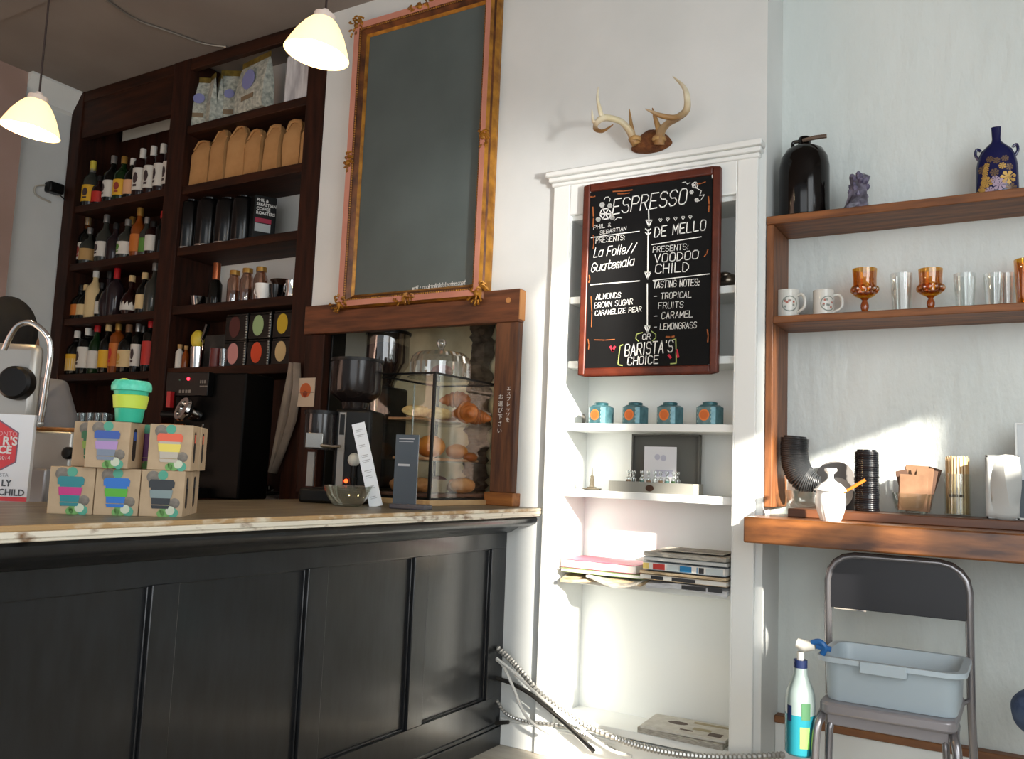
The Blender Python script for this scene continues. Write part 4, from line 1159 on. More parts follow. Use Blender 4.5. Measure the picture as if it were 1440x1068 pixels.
# hands with fingers, resting on the machine (hidden behind it)
for sx in (1, -1):
    hx, hy, hz_ = sx * .17, .32, 1.03 * S
    pts = [(hx, hy, hz_), (hx, hy + .07, hz_ - .01)]; ed = [(0, 1)]; rd = [(.028, .016), (.038, .014)]
    for k in range(4):
        i = len(pts)
        fx = hx + (k - 1.5) * .02; L = (.055, .07, .075, .06)[k]
        pts += [(fx, hy + .09, hz_ - .012), (fx, hy + .09 + L * .5, hz_ - .022), (fx, hy + .09 + L * .8, hz_ - .045)]
        ed += [(1, i), (i, i + 1), (i + 1, i + 2)]; rd += [.009, .0085, .007]
    i = len(pts)
    pts += [(hx - sx * .04, hy + .05, hz_ - .012), (hx - sx * .06, hy + .085, hz_ - .025)]
    ed += [(0, i), (i, i + 1)]; rd += [.011, .008]
    skin_mesh('hand', pts, ed, rd, m_skin, t, 1)

# ------------------------------------------------------------------ award plaque
a = at(37, 706, Z=.98)
t = thing('award_sign', 'white award card with red hexagon standing on the bar at the far left', 'sign', (a.x, a.y, .98), R(34))
# height so that the top edge meets y = 583 in the photograph
ax = (a - Vector((0, 0, H_CAM))).dot(_f)
hs = (at(33, 583, D=ax) - a).z
ws = .22
box((-ws, 0, 0), (0, .018, hs)).build('card', M('white_gloss_card', '#dfe3e8', .35), t, bevel=.001)
s = hs / 123.0                                        # metres per photographed pixel
g = G()
g.box((-ws, -.0008, 0), (0, -.0002, s * 6), 0)
hx, hzc, hr = -s * 54, hs - s * 47, s * 38
hexp = lambda r: [(hx + r * math.cos(R(90 + 60 * k)), hzc + r * 1.05 * math.sin(R(90 + 60 * k))) for k in range(6)]
g.xzprism(hexp(hr + s * 2.2), -.0006, -.0002, 1); g.xzprism(hexp(hr), -.0010, -.0004, 0)
def st(txt, xr, zc, h, m, bold=.0):
    text_mesh(g, txt, h, lambda x, y: Vector((xr + x, -.0014, zc + y)), m, 'RIGHT', bold)
st('TORONTO', -s * 21, hs - s * 31, s * 6.5, 3); st("R'S", -s * 20, hs - s * 44, s * 12, 2, s * .5); st('CE', -s * 27, hs - s * 56, s * 11, 2, s * .5); st('2014', -s * 28, hs - s * 65, s * 5.5, 2)
st('BARISTA', -s * 28, hs - s * 89, s * 5, 4); st('LY', -s * 23, hs - s * 102, s * 9, 5, s * .4); st('CHILD', -s * 3.5, hs - s * 115, s * 9, 5, s * .4)
g.build('lettering', [M('award_red', '#cf3b44', .5), M('award_outline', '#7c5f72', .6), M('print_white', '#d8d8d6'), M('award_pink', '#d99aa0', .6), M('award_grey', '#8b929c', .6), M('award_ink', '#4a5058', .6)], t, smooth=False)

# ------------------------------------------------------------------ reusable cup and its boxes
m_card = M('kraft_card', '#bfa687', .8, c2='#b29a7c', scale=20)
m_cardin = M('kraft_card_side', '#c9b496', .75)
dg = M('grey_rosette', '#6d675f', .8, c2='#8d857b', scale=60); dt = M('teal_dot', '#5aa58d', .8); dgr = M('leaf_green', '#74a561', .8); dwh = M('pale_flower', '#cdd3bd', .8)
BW, BH, BD = .104, .115, .1
def keep_box(cols, label, loc, rz):
    t = thing('cup_box', label, 'box', loc, rz, 'kraft boxes with printed cups')
    box((-BW / 2, 0, 0), (BW / 2, BD, BH)).build('carton', m_card, t, bevel=.0015)
    lid, band, body = cols
    g = G(); y = -.0006
    def poly(pts, m, dy=0): g.xzprism(pts, y - dy - .0003, y - dy, m)
    def dot(x, z, r, m, dy=0): poly([(x + r * math.cos(k * .4488), z + r * math.sin(k * .4488)) for k in range(14)], m, dy)
    dot(-.024, .098, .0155, 0); dot(-.001, .103, .012, 1, .0003)
    dot(.031, .034, .013, 0); dot(.012, .014, .015, 2, .0003); dot(.03, .010, .012, 1, .0003); dot(.022, .016, .011, 3, .0006); dot(.0, .008, .009, 2, .0003)
    cx = -.002
    poly([(cx - .021, .030), (cx + .021, .030), (cx + .026, .078), (cx - .026, .078)], 6, .0009)
    poly([(cx - .025, .046), (cx + .025, .046), (cx + .0275, .066), (cx - .0275, .066)], 5, .0012)
    poly([(cx - .030, .072), (cx - .031, .086), (cx - .026, .092), (cx + .026, .092), (cx + .031, .086), (cx + .030, .072)], 4, .0012)
    poly([(cx - .022, .028), (cx + .022, .028), (cx + .019, .020), (cx - .019, .020)], 6, .0012)
    g.build('cup_print', [dg, dt, dgr, dwh] + cols, t, smooth=False)
    g = G()                                           # flat side slot: its inner shade and the cup behind are painted on
    for yc in (.034,):
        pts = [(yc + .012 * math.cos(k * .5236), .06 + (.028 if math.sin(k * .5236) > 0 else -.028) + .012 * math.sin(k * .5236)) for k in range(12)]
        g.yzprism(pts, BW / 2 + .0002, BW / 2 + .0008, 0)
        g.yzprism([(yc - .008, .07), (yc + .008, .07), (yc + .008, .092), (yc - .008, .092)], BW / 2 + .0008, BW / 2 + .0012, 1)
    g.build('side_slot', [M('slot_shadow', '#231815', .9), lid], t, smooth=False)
    return t
C_ = lambda n, h: M(n, h, .5)
th = R(41)
ux, uy = math.cos(th), math.sin(th)
b3 = at(256, 728, Z=.98)
def spot(i, j, lvl, off=0.0):                         # i to the left from the front right corner, j rows back
    d = -(i * (BW + .002) + BW / 2) + off
    return (b3.x + ux * d - uy * j * (BD + .002), b3.y + uy * d + ux * j * (BD + .002), .98 + lvl * (BH + .0008))
teal = C_('cup_teal', '#1d7f86'); pink = C_('cup_magenta', '#c32a7a'); blue = C_('cup_blue', '#1f6fc4'); green = C_('cup_green', '#52ac2c'); black = C_('cup_black', '#22272c'); grey = C_('cup_grey', '#7f9090')
lil = C_('cup_lilac', '#b08fc2'); gyb = C_('cup_slate', '#7d8899'); nav = C_('cup_navy', '#3558a8'); dgn = C_('cup_dark_green', '#2c6b3a'); lim = C_('cup_olive', '#8aa83a'); prp = C_('cup_purple', '#6b2a6e'); org = C_('cup_orange', '#e5603f'); yel = C_('cup_yellow', '#e8d25c'); stn = C_('cup_stone', '#bdb3a4')
keep_box([teal, pink, teal], 'kraft box with teal and magenta cup print, front left of the bottom layer', spot(2, 0, 0), th)
keep_box([blue, green, blue], 'kraft box with blue and green cup print in the middle of the bottom layer', spot(1, 0, 0), th)
keep_box([black, grey, black], 'kraft box with black and grey cup print at the right of the bottom layer', spot(0, 0, 0), th)
keep_box([black, org, grey], 'kraft box standing behind the black and grey one, its slot showing', spot(0, 1, 0), th)
keep_box([green, lim, green], 'kraft box hidden behind the middle of the bottom layer', spot(1, 1, 0), th)
keep_box([teal, lim, teal], 'kraft box at the back left of the bottom layer', spot(2, 1, 0), th)
keep_box([dgn, lim, dgn], 'kraft box with dark green cup print, upper layer behind the lilac one', spot(1.80, .8, 1), th)
keep_box([nav, lil, gyb], 'kraft box with lilac cup print and navy lid, front of the upper layer', spot(1.25, -.2, 1), th - R(6))
keep_box([prp, prp, prp], 'kraft box with purple cup print behind the lilac one', spot(.62, .85, 1), th)
keep_box([org, yel, stn], 'kraft box with yellow cup print and orange lid at the upper right', spot(-.1, 0, 1), th)
keep_box([org, org, org], 'kraft box with reddish slot behind the yellow cup box', spot(-.12, 1.02, 1), th)
# the real cup on top
q = at(181, 595, D=2.17)
kz = .98 + 2 * (BH + .0008)
t = thing('reusable_cup', 'green reusable coffee cup with lime band on top of the kraft boxes', 'cup', (q.x, q.y, kz))
m_tq = M('turquoise_plastic', '#62d9bb', .4, c2='#4cc6a6', scale=90); m_tq2 = M('green_plastic', '#2fb493', .45); m_lim = M('lime_silicone', '#c3d94a', .5)
G().lathe([(0, 0), (.030, 0), (.0315, .003), (.0415, .085), (0, .085)], 32).build('body', m_tq2, t)
G().lathe([(.0355, .034), (.0385, .035), (.0425, .066), (.0405, .068)], 32).build('band', m_lim, t)
G().lathe([(.042, .078), (.047, .079), (.048, .088), (.046, .098), (.040, .104), (0, .105)], 32).build('lid', m_tq, t)
G().ball((-.018, -.01, .105), (.015, .011, .006), 12, 6).build('lid_plug', m_lim, t)

# ------------------------------------------------------------------ grinders
def P3(px, py, y): return at(px, py, Y=y)
c = at(448, 706, Z=.98)
t = thing('coffee_grinder', 'black coffee grinder with doser and dark bean hopper standing on the bar', 'coffee grinder', (-2.29, 2.56, .98), R(25))
box((-.12, -.13, 0), (.12, .15, .055)).build('base', m_satin_k, t, bevel=.01)
box((-.02, -.06, .05), (.125, .13, .36)).build('body', m_satin_k, t, bevel=.012)
G().lathe([(0, 0), (.062, 0), (.064, .01), (.064, .135), (0, .135)], 24, (-.075, -.045, .20)).build('doser', M('dark_clear_doser', '#1d1a1b', .14), t)
G().lathe([(0, 0), (.068, 0), (.068, .014), (0, .018)], 24, (-.075, -.045, .335)).build('doser_lid', m_plastic_k, t)
g = G(); g.box((-.112, -.114, .205), (-.045, -.108, .262)); g.build('measure_plate', M('steel_plate', '#a5a39e', .25, .9), t, bevel=.002)
g = G(); g.box((.0, -.068, .06), (.026, -.06, .345)); g.build('front_strip', M('pale_strip', '#8c8781', .4, .3), t)
g = G(); g.box((.004, -.071, .26), (.022, -.067, .338)); g.build('strip_window', m_plastic_k, t)
g = G(); g.box((-.118, -.06, .06), (-.092, -.045, .19)); g.build('side_strip', M('pale_strip', '#8c8781'), t)
G().tube([(-.05, -.115, .215), (0, -.125, .212), (.03, -.125, .214)], .006, 8).build('doser_lever', m_chrome, t)
g = G(); g.ball((.04, -.066, .085), .008, 10, 6); g.build('lit_switch', M('lit_orange', '#ff4a1e', .4, emit=4), t)
g = G(); g.lathe([(0, 0), (.05, 0), (.055, .03), (.095, .06), (.1, .075), (.1, .19), (0, .19)], 28, (.03, .03, .36)); g.build('hopper', M('smoked_hopper', '#1a1413', .16, spec=.35), t)
G().lathe([(0, 0), (.104, 0), (.104, .012), (0, .016)], 28, (.03, .03, .55)).build('hopper_lid', m_plastic_k, t)
c = at(498, 647, Y=2.52)
t = thing('tamper', 'espresso tamper with a white ball handle leaning by the price card', 'tamper', (c.x, 2.52, .98))
G().lathe([(0, 0), (.029, 0), (.029, .022), (.012, .03), (.010, .07), (.016, .10), (0, .10)], 20).build('base', m_satin_k, t)
G().ball((0, 0, c.z - .98), (.024, .024, .026), 16, 10).build('ball_handle', M('ivory_ball', '#d8d8cf', .35), t)
G().tube([(0, 0, .09), (0, 0, c.z - .98 - .02)], .011, 10).build('stem', m_satin_k, t)

c = at(547, 470, Y=3.10)
t = thing('bean_grinder', 'tall black grinder with clear hopper half full of beans inside the pass-through', 'coffee grinder', (-2.42, 3.34, .98))
ctr = at(545, 500, Y=3.34); t.location = (ctr.x, 3.34, .98)
ztop = at(547, 467, Y=3.34).z - .98
box((-.075, -.11, 0), (.075, .12, .04)).build('base', m_satin_k, t, bevel=.008)
box((-.06, -.06, .04), (.06, .11, ztop - .28)).build('body', m_satin_k, t, bevel=.015)
g = G(); g.lathe([(.035, ztop - .30), (.045, ztop - .26), (.105, ztop - .17), (.108, ztop - .16), (.108, ztop - .015)], 28); g.build('hopper', GLASS('hopper_plastic', '#cfcac6', .12, .6), t)
G().lathe([(0, ztop - .298), (.034, ztop - .298), (.043, ztop - .258), (.101, ztop - .172), (.104, ztop - .158), (.104, ztop - .075), (.06, ztop - .06), (0, ztop - .055)], 28).build('beans', M('coffee_beans', '#2c1a16', .6, c2='#1d100d', scale=60, bump=.6, bscale=70), t)
G().lathe([(0, 0), (.112, 0), (.114, .014), (.1, .022), (0, .024)], 28, (0, 0, ztop - .018)).build('hopper_lid', m_plastic_k, t)
g = G(); g.box((-.045, -.066, .30), (.0, -.06, .325)); g.build('name_plate', M('steel_plate', '#a5a39e'), t)
box((-.03, -.115, .13), (.03, -.06, .2)).build('chute', m_satin_k, t, bevel=.005)
c = at(512, 598, Y=3.12)
t = thing('steel_canister', 'polished steel canister standing behind the price card', 'canister', (c.x, 3.12, 0.98))
zb = at(512, 600, Y=3.12).z - .98; zt = at(512, 543, Y=3.12).z - .98
G().lathe([(0, zb), (.055, zb), (.058, zb + .005), (.058, zt), (.055, zt), (.053, zb + .01), (0, zb + .01)], 28, close=True).build('body', m_chrome, t)
G().lathe([(0, 0), (.05, 0), (.05, .012), (.03, .03), (.03, zb - .012), (.055, zb)], 20).build('stand', m_satin_k, t)

# ------------------------------------------------------------------ glass bowl, price card, menu stand
c = at(489, 713, Z=.98); ax = (c - Vector((0, 0, H_CAM))).dot(_f)
r = (at(524, 685, D=ax) - at(454, 685, D=ax)).length / 2
h = at(489, 684, D=ax).z - .98
t = thing('glass_bowl', 'clear glass bowl on the bar in front of the grinder', 'bowl', (c.x - .03, c.y + .03, .98))
G().lathe([(0, 0), (r * .5, 0), (r * .62, h * .12), (r * .85, h * .5), (r, h), (r - .004, h), (r * .83, h * .52), (r * .58, h * .16), (0, h * .1)], 36, close=True).build('body', GLASS('bowl_glass', '#eef4f0', .12, .8), t)
c = at(537, 713, Z=.98)
t = thing('price_card', 'tall white printed price card leaning against the pastry case', 'card', (c.x - .01, c.y - .02, .98), R(35))
hcard = (at(507, 593, D=(c - Vector((0, 0, H_CAM))).dot(_f)) - c).z
g = G()
lean = Matrix.Rotation(R(-9), 4, 'X') @ Matrix.Rotation(R(-16), 4, 'Y')
g.x = lean
g.box((-.024, -.0012, 0), (.024, .0012, hcard * 1.04)); g.build('card', M('bright_card', '#dfe4ea', .6), t)
g = G(); g.x = lean
for k in range(14):
    z = hcard * (.97 - k * .064)
    if k in (2, 4, 7, 10, 12): continue
    g.box((-.015, -.002, z - .006), (.004 + random.uniform(0, .012), -.0014, z - .003)); g.box((-.013, -.002, z - .012), (.010, -.0014, z - .010))
g.build('lettering', M('pale_print', '#a9adb3', .7), t)
a, b = at(547, 715, Z=.98), at(606, 719, Z=.98)
c = (a + b) / 2
t = thing('menu_holder', 'dark smoky menu holder on a grey foot before the pastry case', 'menu stand', (c.x - .01, c.y + .015, .98), R(12))
wb_ = .062
box((-wb_ - .008, -.03, 0), (wb_ + .008, .035, .018)).build('foot', M('grey_rubber', '#4c4a50', .5), t, bevel=.005)
sm = M('smoky_board', '#4a535c', .25, coat=.2)
box((-wb_ - .006, -.004, .016), (wb_ - .040, .002, .262)).build('board', sm, t, bevel=.001)
g = G(); g.box((-wb_ + .008, -.0055, .245), (wb_ - .056, -.0045, .248)); g.box((-wb_ + .008, -.0055, .236), (wb_ - .06, -.0045, .238)); g.box((-wb_ + .008, -.0055, .15), (wb_ - .07, -.0045, .158))
g.build('lettering', M('pale_print', '#a9adb3'), t)
# ------------------------------------------------------------------ pastry case and its contents
CX0, CX1, CY0, CY1, CZ0, CZ1 = -2.328, -2.0, 2.745, 3.225, 1.002, 1.505
ccx, ccy = (CX0 + CX1) / 2, (CY0 + CY1) / 2
t = thing('pastry_case', 'clear acrylic pastry case with thin black frame standing on the bar', 'display case', (ccx, ccy, .98))
hx_, hy_ = (CX1 - CX0) / 2, (CY1 - CY0) / 2
hz_ = CZ1 - .98
m_acr = GLASS('acrylic', '#fdfefd', .012, .12)
m_clearedge = GLASS('acrylic_edge', '#cfd6d2', .25, .7)
box((-hx_ - .01, -hy_ - .01, 0), (hx_ + .012, hy_ + .005, .022)).build('base_board', M('pale_board', '#c4a57a', .5, c2='#b08c60', scale=5, stretch=(8, 1, 1)), t, bevel=.003)
rods = [((-hx_, -hy_), 'frame_post'), ((hx_, -hy_), 'frame_post'), ((-hx_, hy_), 'frame_post')]
for (x, y), n_ in rods:
    box((x - .006, y - .006, .022), (x + .006, y + .006, hz_)).build(n_, m_satin_k, t, bevel=.002)
g = G()
for lo, hi in (((-hx_, -hy_), (hx_, -hy_)), ((-hx_, hy_), (hx_, hy_)), ((-hx_, -hy_), (-hx_, hy_)), ((hx_, -hy_), (hx_, hy_))):
    g.box((lo[0] - .004, lo[1] - .004, hz_ - .008), (hi[0] + .004, hi[1] + .004, hz_))
g.build('top_frame', m_satin_k, t)
g = G(); g.box((-hx_, hy_ - .003, .022), (hx_, hy_ + .003, .03)); g.box((hx_ - .003, -hy_, .022), (hx_ + .003, hy_, .03)); g.box((-hx_, -hy_ - .003, .022), (hx_, -hy_ + .003, .03))
g.build('bottom_frame', m_satin_k, t)
box((-hx_, -hy_, hz_ - .0055), (hx_, hy_, hz_ - .0025)).build('top_panel', m_acr, t)
for n_, lo, hi in (('side_panel', (hx_ - .0015, -hy_ + .006, .03), (hx_ + .0015, hy_, hz_ - .008)), ('front_door', (-hx_ + .006, -hy_ - .001, .03), (hx_ - .006, -hy_ + .002, hz_ - .008)),
                   ('side_panel', (-hx_ - .0015, -hy_ + .006, .03), (-hx_ + .0015, hy_ - .006, hz_ - .008)), ('back_panel', (-hx_, hy_ - .002, .03), (hx_, hy_ + .001, hz_ - .008))):
    box(lo, hi).build(n_, m_acr, t)
g = G(); g.box((hx_ - .003, hy_ - .004, .022), (hx_ + .003, hy_ + .003, hz_ - .006)); g.box((hx_ - .1, -hy_ - .003, .03), (hx_ - .096, -hy_ + .003, hz_ - .05)); g.box((-hx_ + .03, -hy_ - .003, .03), (-hx_ + .036, -hy_ + .003, hz_ - .05))
g.build('clear_corner', m_clearedge, t)
Z1 = at(690, 600, Y=3.2).z; Z2 = at(690, 652, Y=3.2).z; Z3 = 1.025
for z in (Z1, Z2):
    box((-hx_ + .004, -hy_ + .012, z - .98 - .005), (hx_ - .004, hy_ - .004, z - .98)).build('shelf', m_clearedge if False else GLASS('acrylic_shelf', '#f2f6f4', .03, .3), t)
box((-hx_ + .02, -hy_ + .03, .031), (hx_ - .02, hy_ - .02, .044)).build('tray', M('dark_tray', '#6b4a3a', .6, c2='#57392c', scale=6), t, bevel=.003)
m_plank = M('serving_plank', '#b98a62', .6, c2='#a37650', scale=5, stretch=(8, 1, 1))
def board(label, x0, x1, y0, y1, z):
    t = thing('serving_board', label, 'board', ((x0 + x1) / 2, (y0 + y1) / 2, z), 0, 'serving boards in the pastry case')
    box((-(x1 - x0) / 2, -(y1 - y0) / 2, .0005), ((x1 - x0) / 2, (y1 - y0) / 2, .012)).build('plank', m_plank, t, bevel=.003)
board('pale serving board on the upper pastry shelf under the crumb logs', -2.27, -2.12, 2.80, 3.12, Z1)
board('pale serving board on the middle pastry shelf under the buns', -2.22, -2.06, 2.78, 3.18, Z2)
m_crois = M('croissant_crust', '#b46a2c', .45, c2='#8a4516', scale=14, bump=.3, bscale=30)
m_bun = M('bun_crust', '#cf8838', .42, c2='#a9601f', scale=6, bump=.15, bscale=20)
m_crumb = M('almond_crumb', '#d9bf83', .8, c2='#b8935a', scale=30, bump=.9, bscale=50)
m_scone = M('scone_crust', '#b88250', .7, c2='#96602f', scale=16, bump=.7, bscale=30)
def croissant(label, loc, rz, L=.13, r=.033, tilt=0):
    pts, rs = [], []
    n = 26
    for i in range(n + 1):
        f = i / n * 2 - 1
        a = f * 1.15
        pts.append((math.sin(a) * L * .52, math.cos(a) * L * .42 - L * .3, r * .95 - .25 * r * abs(f) ** 2))
        seg = abs(math.sin((f * 3.5 + .5) * math.pi))
        rs.append(max(.004, r * (1 - abs(f) ** 1.7 * .82) * (.76 + .26 * seg)))
    o = G().tube(pts, rs, 12).build('croissant', m_crois, None, loc, (tilt, 0, rz), ang=60)
    return tag(o, label, 'croissant', 'croissants in the pastry case')
q = lambda px, py, Y: at(px, py, Y=Y)
zt_ = Z1 + .001
def on(px, Y, z): p = at(px, 580, Y=Y); return (p.x, Y, z)
croissant('croissant at the right front of the upper pastry shelf', on(652, 2.98, zt_), R(-20), .13, .046)
croissant('croissant lying at the back right of the upper pastry shelf', on(672, 3.10, zt_), R(60), .12, .036)
croissant('croissant resting on top of the two others on the upper pastry shelf', on(640, 3.06, zt_ + .070), R(8), .14, .038)
def lump(name, label, loc, r, mat, cat, group, rz=0, jit=.05, flat=.25, n=16):
    g = G()
    g.ball((0, 0, r[2] * .95), r, n, 10, jit=jit, fn=lambda p: Vector((p.x, p.y, max(p.z, -r[2] * .95))))
    o = g.build(name, mat, None, loc, (0, 0, rz), ang=70, sub=1)
    return tag(o, label, cat, group)
lump('crumb_log', 'pale almond crumb log at the front of the upper pastry shelf', on(586, 2.85, Z1 + .013), (.075, .030, .026), m_crumb, 'pastry', 'crumb logs', R(70), .16)
lump('crumb_log', 'pale almond crumb log behind the first, touching the frame post', on(618, 2.97, Z1 + .013), (.075, .030, .026), m_crumb, 'pastry', 'crumb logs', R(70), .16)
lump('flat_pastry', 'flat golden pastry beside the crumb logs', on(628, 3.06, Z1 + .013), (.05, .035, .012), m_bun, 'pastry', None, R(30), .08)
lump('bun', 'big round golden bun on the middle pastry shelf', on(608, 2.93, Z2 + .013), (.066, .06, .048), m_bun, 'bun', 'buns on the middle shelf', 0, .02)
lump('bun', 'smaller golden bun right of the big round one', on(645, 3.10, Z2 + .013), (.05, .045, .033), m_bun, 'bun', 'buns on the middle shelf', .4, .03)
lump('bun', 'low flat bun at the front of the middle pastry shelf', on(578, 2.80, Z2 + .013), (.035, .04, .015), m_bun, 'bun', 'buns on the middle shelf', .2, .05)
lump('bun', 'long golden roll at the right end of the middle pastry shelf', on(664, 3.13, Z2 + .001), (.03, .05, .022), m_crois, 'bun', 'buns on the middle shelf', .2, .04)
lump('scone', 'pale rough scone at the front of the bottom tray', on(568, 2.83, Z3), (.05, .045, .03), m_scone, 'scone', 'scones on the bottom tray', 0, .12)
lump('scone', 'rough scone beside the frame post on the bottom tray', on(597, 2.90, Z3), (.05, .045, .032), m_scone, 'scone', 'scones on the bottom tray', .6, .12)
lump('scone', 'golden scone leaning at the right of the bottom tray', on(655, 3.06, Z3), (.06, .035, .034), m_scone, 'scone', 'scones on the bottom tray', .9, .1)
lump('scone', 'small brown scone behind the paper-wrapped muffin', on(642, 3.12, Z3), (.035, .035, .03), m_crois, 'scone', 'scones on the bottom tray', .3, .1)
p = on(622, 3.02, Z3); t = thing('muffin', 'muffin in crumpled pale paper on the bottom tray', 'muffin', p)
g = G()
prof = [(0, 0), (.028, 0), (.04, .055), (.038, .055), (.026, .004), (0, .004)]
g.lathe(prof, 22, close=True)
g.v = [Vector((v.x * (1 + .12 * math.sin(9 * math.atan2(v.y, v.x))), v.y * (1 + .12 * math.sin(9 * math.atan2(v.y, v.x))), v.z)) for v in g.v]
g.build('paper_case', M('baking_paper', '#a9977c', .7), t)
G().ball((0, 0, .045), (.034, .034, .026), 14, 8, jit=.06).build('crumb', M('dark_berry_crumb', '#6d4a38', .7, c2='#4a2632', scale=20), t)

# cake dome
c = at(619, 523, Y=2.98); zc = CZ1
sx_ = (at(660, 520, Y=2.98) - at(577, 520, Y=2.98)).length / 2 * .9
t = thing('cake_dome', 'ribbed glass cake dome with round knob on top of the pastry case', 'cake dome', (c.x, 2.98, zc))
r = min(sx_, .13); h = .118
prof = [(r, .0), (r, .004), (r * .99, h * .55), (r * .93, h * .78), (r * .78, h * .93), (r * .5, h), (r * .2, h * 1.02), (.012, h * 1.03)]
g = G().shell(prof, 64)
g.v = [Vector((v.x * (1 + .012 * math.cos(32 * math.atan2(v.y, v.x))), v.y * (1 + .012 * math.cos(32 * math.atan2(v.y, v.x))), v.z)) for v in g.v]
g.build('dome', GLASS('ribbed_glass', '#eceeec', .14, .75), t, ang=12)
g = G(); g.lathe([(0, h * 1.02), (.014, h * 1.03), (.010, h * 1.12), (.018, h * 1.2), (.022, h * 1.32), (.016, h * 1.44), (0, h * 1.47)], 18); g.build('knob', GLASS('knob_glass', '#dfe2e0', .3, .85), t)
G().lathe([(0, .0), (r * 1.04, 0), (r * 1.06, .004), (0, .005)], 40).build('plate', GLASS('plate_glass', '#dde2e0', .2, .7), t)
for k in range(1):
    lump('cookie', 'brown cookie stack under the glass cake dome', (c.x + .01, 2.98, zc + .006), (.05, .05, .028), M('cookie', '#8a4a2c', .7, c2='#6e3820', scale=20, bump=.4, bscale=40), 'cookie', None, 0, .05)
# small green plaque on the recess wall
c = at(601, 471, Y=D + .49); a = at(583, 482, Y=D + .49); b = at(622, 458, Y=D + .49)
t = thing('green_plaque', 'small green printed plaque on the recess wall behind the cake dome', 'plaque', (c.x, D + .5, c.z))
w_, h_ = abs(b.x - a.x) / 2, abs(b.z - a.z) / 2
box((-w_, -.01, -h_), (w_, 0, h_)).build('plate', M('sage_plate', '#b3ad8a', .7), t)
g = G(); g.box((-w_ * .9, -.0115, -h_ * .75), (w_ * .9, -.0105, h_ * .5)); g.build('panel', M('moss_green', '#63735a', .7, c2='#8a8a6a', scale=60), t)

# ------------------------------------------------------------------ antlers
m_ant = M('antler', '#e6dec6', .5, c2='#d6c9a4', scale=12, bump=.15, bscale=30); _nt = m_ant.node_tree
_sep = _nt.nodes.new('ShaderNodeSeparateXYZ'); _tc = _nt.nodes.new('ShaderNodeTexCoord'); _nt.links.new(_tc.outputs['Object'], _sep.inputs[0])
_mr = _nt.nodes.new('ShaderNodeMapRange'); _mr.inputs['From Min'].default_value = .0; _mr.inputs['From Max'].default_value = .085
_nt.links.new(_sep.outputs['Z'], _mr.inputs['Value'])
_mx = _nt.nodes.new('ShaderNodeMixRGB'); _mx.inputs[1].default_value = lin('#8f6a3c')
_nt.links.new(_mr.outputs[0], _mx.inputs[0])
_src = _nt.nodes['Principled BSDF'].inputs['Base Color'].links[0].from_socket
_nt.links.new(_src, _mx.inputs[2]); _nt.links.new(_mx.outputs[0], _nt.nodes['Principled BSDF'].inputs['Base Color'])
m_antd = M('antler_base', '#8a6236', .65, c2='#b08d58', scale=18, bump=.5, bscale=40)
m_fur = M('brown_hide', '#5b3216', .9, c2='#7a4a22', scale=24, bump=.9, bscale=60)
c = at(917, 205, Y=D)
t = thing('deer_antlers', 'pale deer antlers with brown skull cap mounted above the white bookcase', 'antlers', (c.x, D, c.z))
zz = 760; kx = 4.45
def ap(cx, cy, out):
    q = at(760 + cx / kx, 80 + cy / kx, Y=D - out)
    return (q.x - c.x, -out, q.z - c.z)
g = G(); g.ball((0, 0, 0), (.09, .05, .06), 18, 12, jit=.05)
g.v = [Vector((v.x * (1.0 - max(0, v.z) * 5), min(v.y, -.002) if v.y > -.002 else v.y, v.z * (1.1 if v.z > 0 else .55))) for v in g.v]
g.build('skull_cap', m_fur, t, (0, 0, .0), sub=1)
def antler(branches, name):
    g = G()
    for pts, rs in branches:
        P0 = smooth_path([ap(*p) for p in pts], 6)
        n_ = len(P0); R_ = []
        for i in range(n_):
            f = i / (n_ - 1) * (len(rs) - 1); a = int(min(f, len(rs) - 2)); R_.append(rs[a] + (rs[a + 1] - rs[a]) * (f - a))
        g.tube(P0, R_, 10)
    return g
antler([([(590, 540, .05), (560, 470, .07), (510, 410, .10), (440, 385, .14), (385, 385, .18), (350, 415, .20)], [.018, .015, .013, .013, .014, .011]),
        ([(385, 385, .18), (372, 330, .19), (358, 260, .19), (362, 188, .17)], [.011, .009, .006, .0015]),
        ([(352, 410, .20), (330, 400, .21), (322, 330, .20)], [.010, .007, .0015]),
        ([(350, 410, .20), (345, 450, .22), (390, 465, .25), (455, 424, .28)], [.010, .010, .007, .0015]),
        ], 'antler').build('antler', m_ant, t)
antler([([(600, 550, .045), (580, 500, .055), (570, 440, .065), (556, 325, .08)], [.020, .014, .009, .0015])], 'x').build('brow_tine', m_antd, t)
antler([([(745, 545, .05), (755, 470, .07), (800, 415, .10), (860, 380, .15), (915, 330, .18), (915, 240, .18), (890, 180, .15), (828, 122, .11)], [.020, .017, .014, .014, .014, .012, .008, .0015]),
        ([(895, 355, .17), (840, 380, .22), (760, 370, .25), (700, 345, .27), (655, 326, .28)], [.012, .011, .010, .006, .0015])], 'antler').build('antler', m_ant, t)
antler([([(742, 550, .05), (745, 470, .065), (730, 420, .075), (715, 370, .08), (700, 320, .085)], [.022, .015, .011, .008, .0015])], 'x').build('brow_tine', m_antd, t)
G().lathe([(0, 0), (.026, 0), (.030, .008), (.026, .018), (0, .018)], 14).build('burr', m_antd, t, ap(742, 530, .05))
G().lathe([(0, 0), (.024, 0), (.028, .008), (.024, .018), (0, .018)], 14).build('burr', m_antd, t, ap(592, 530, .05))

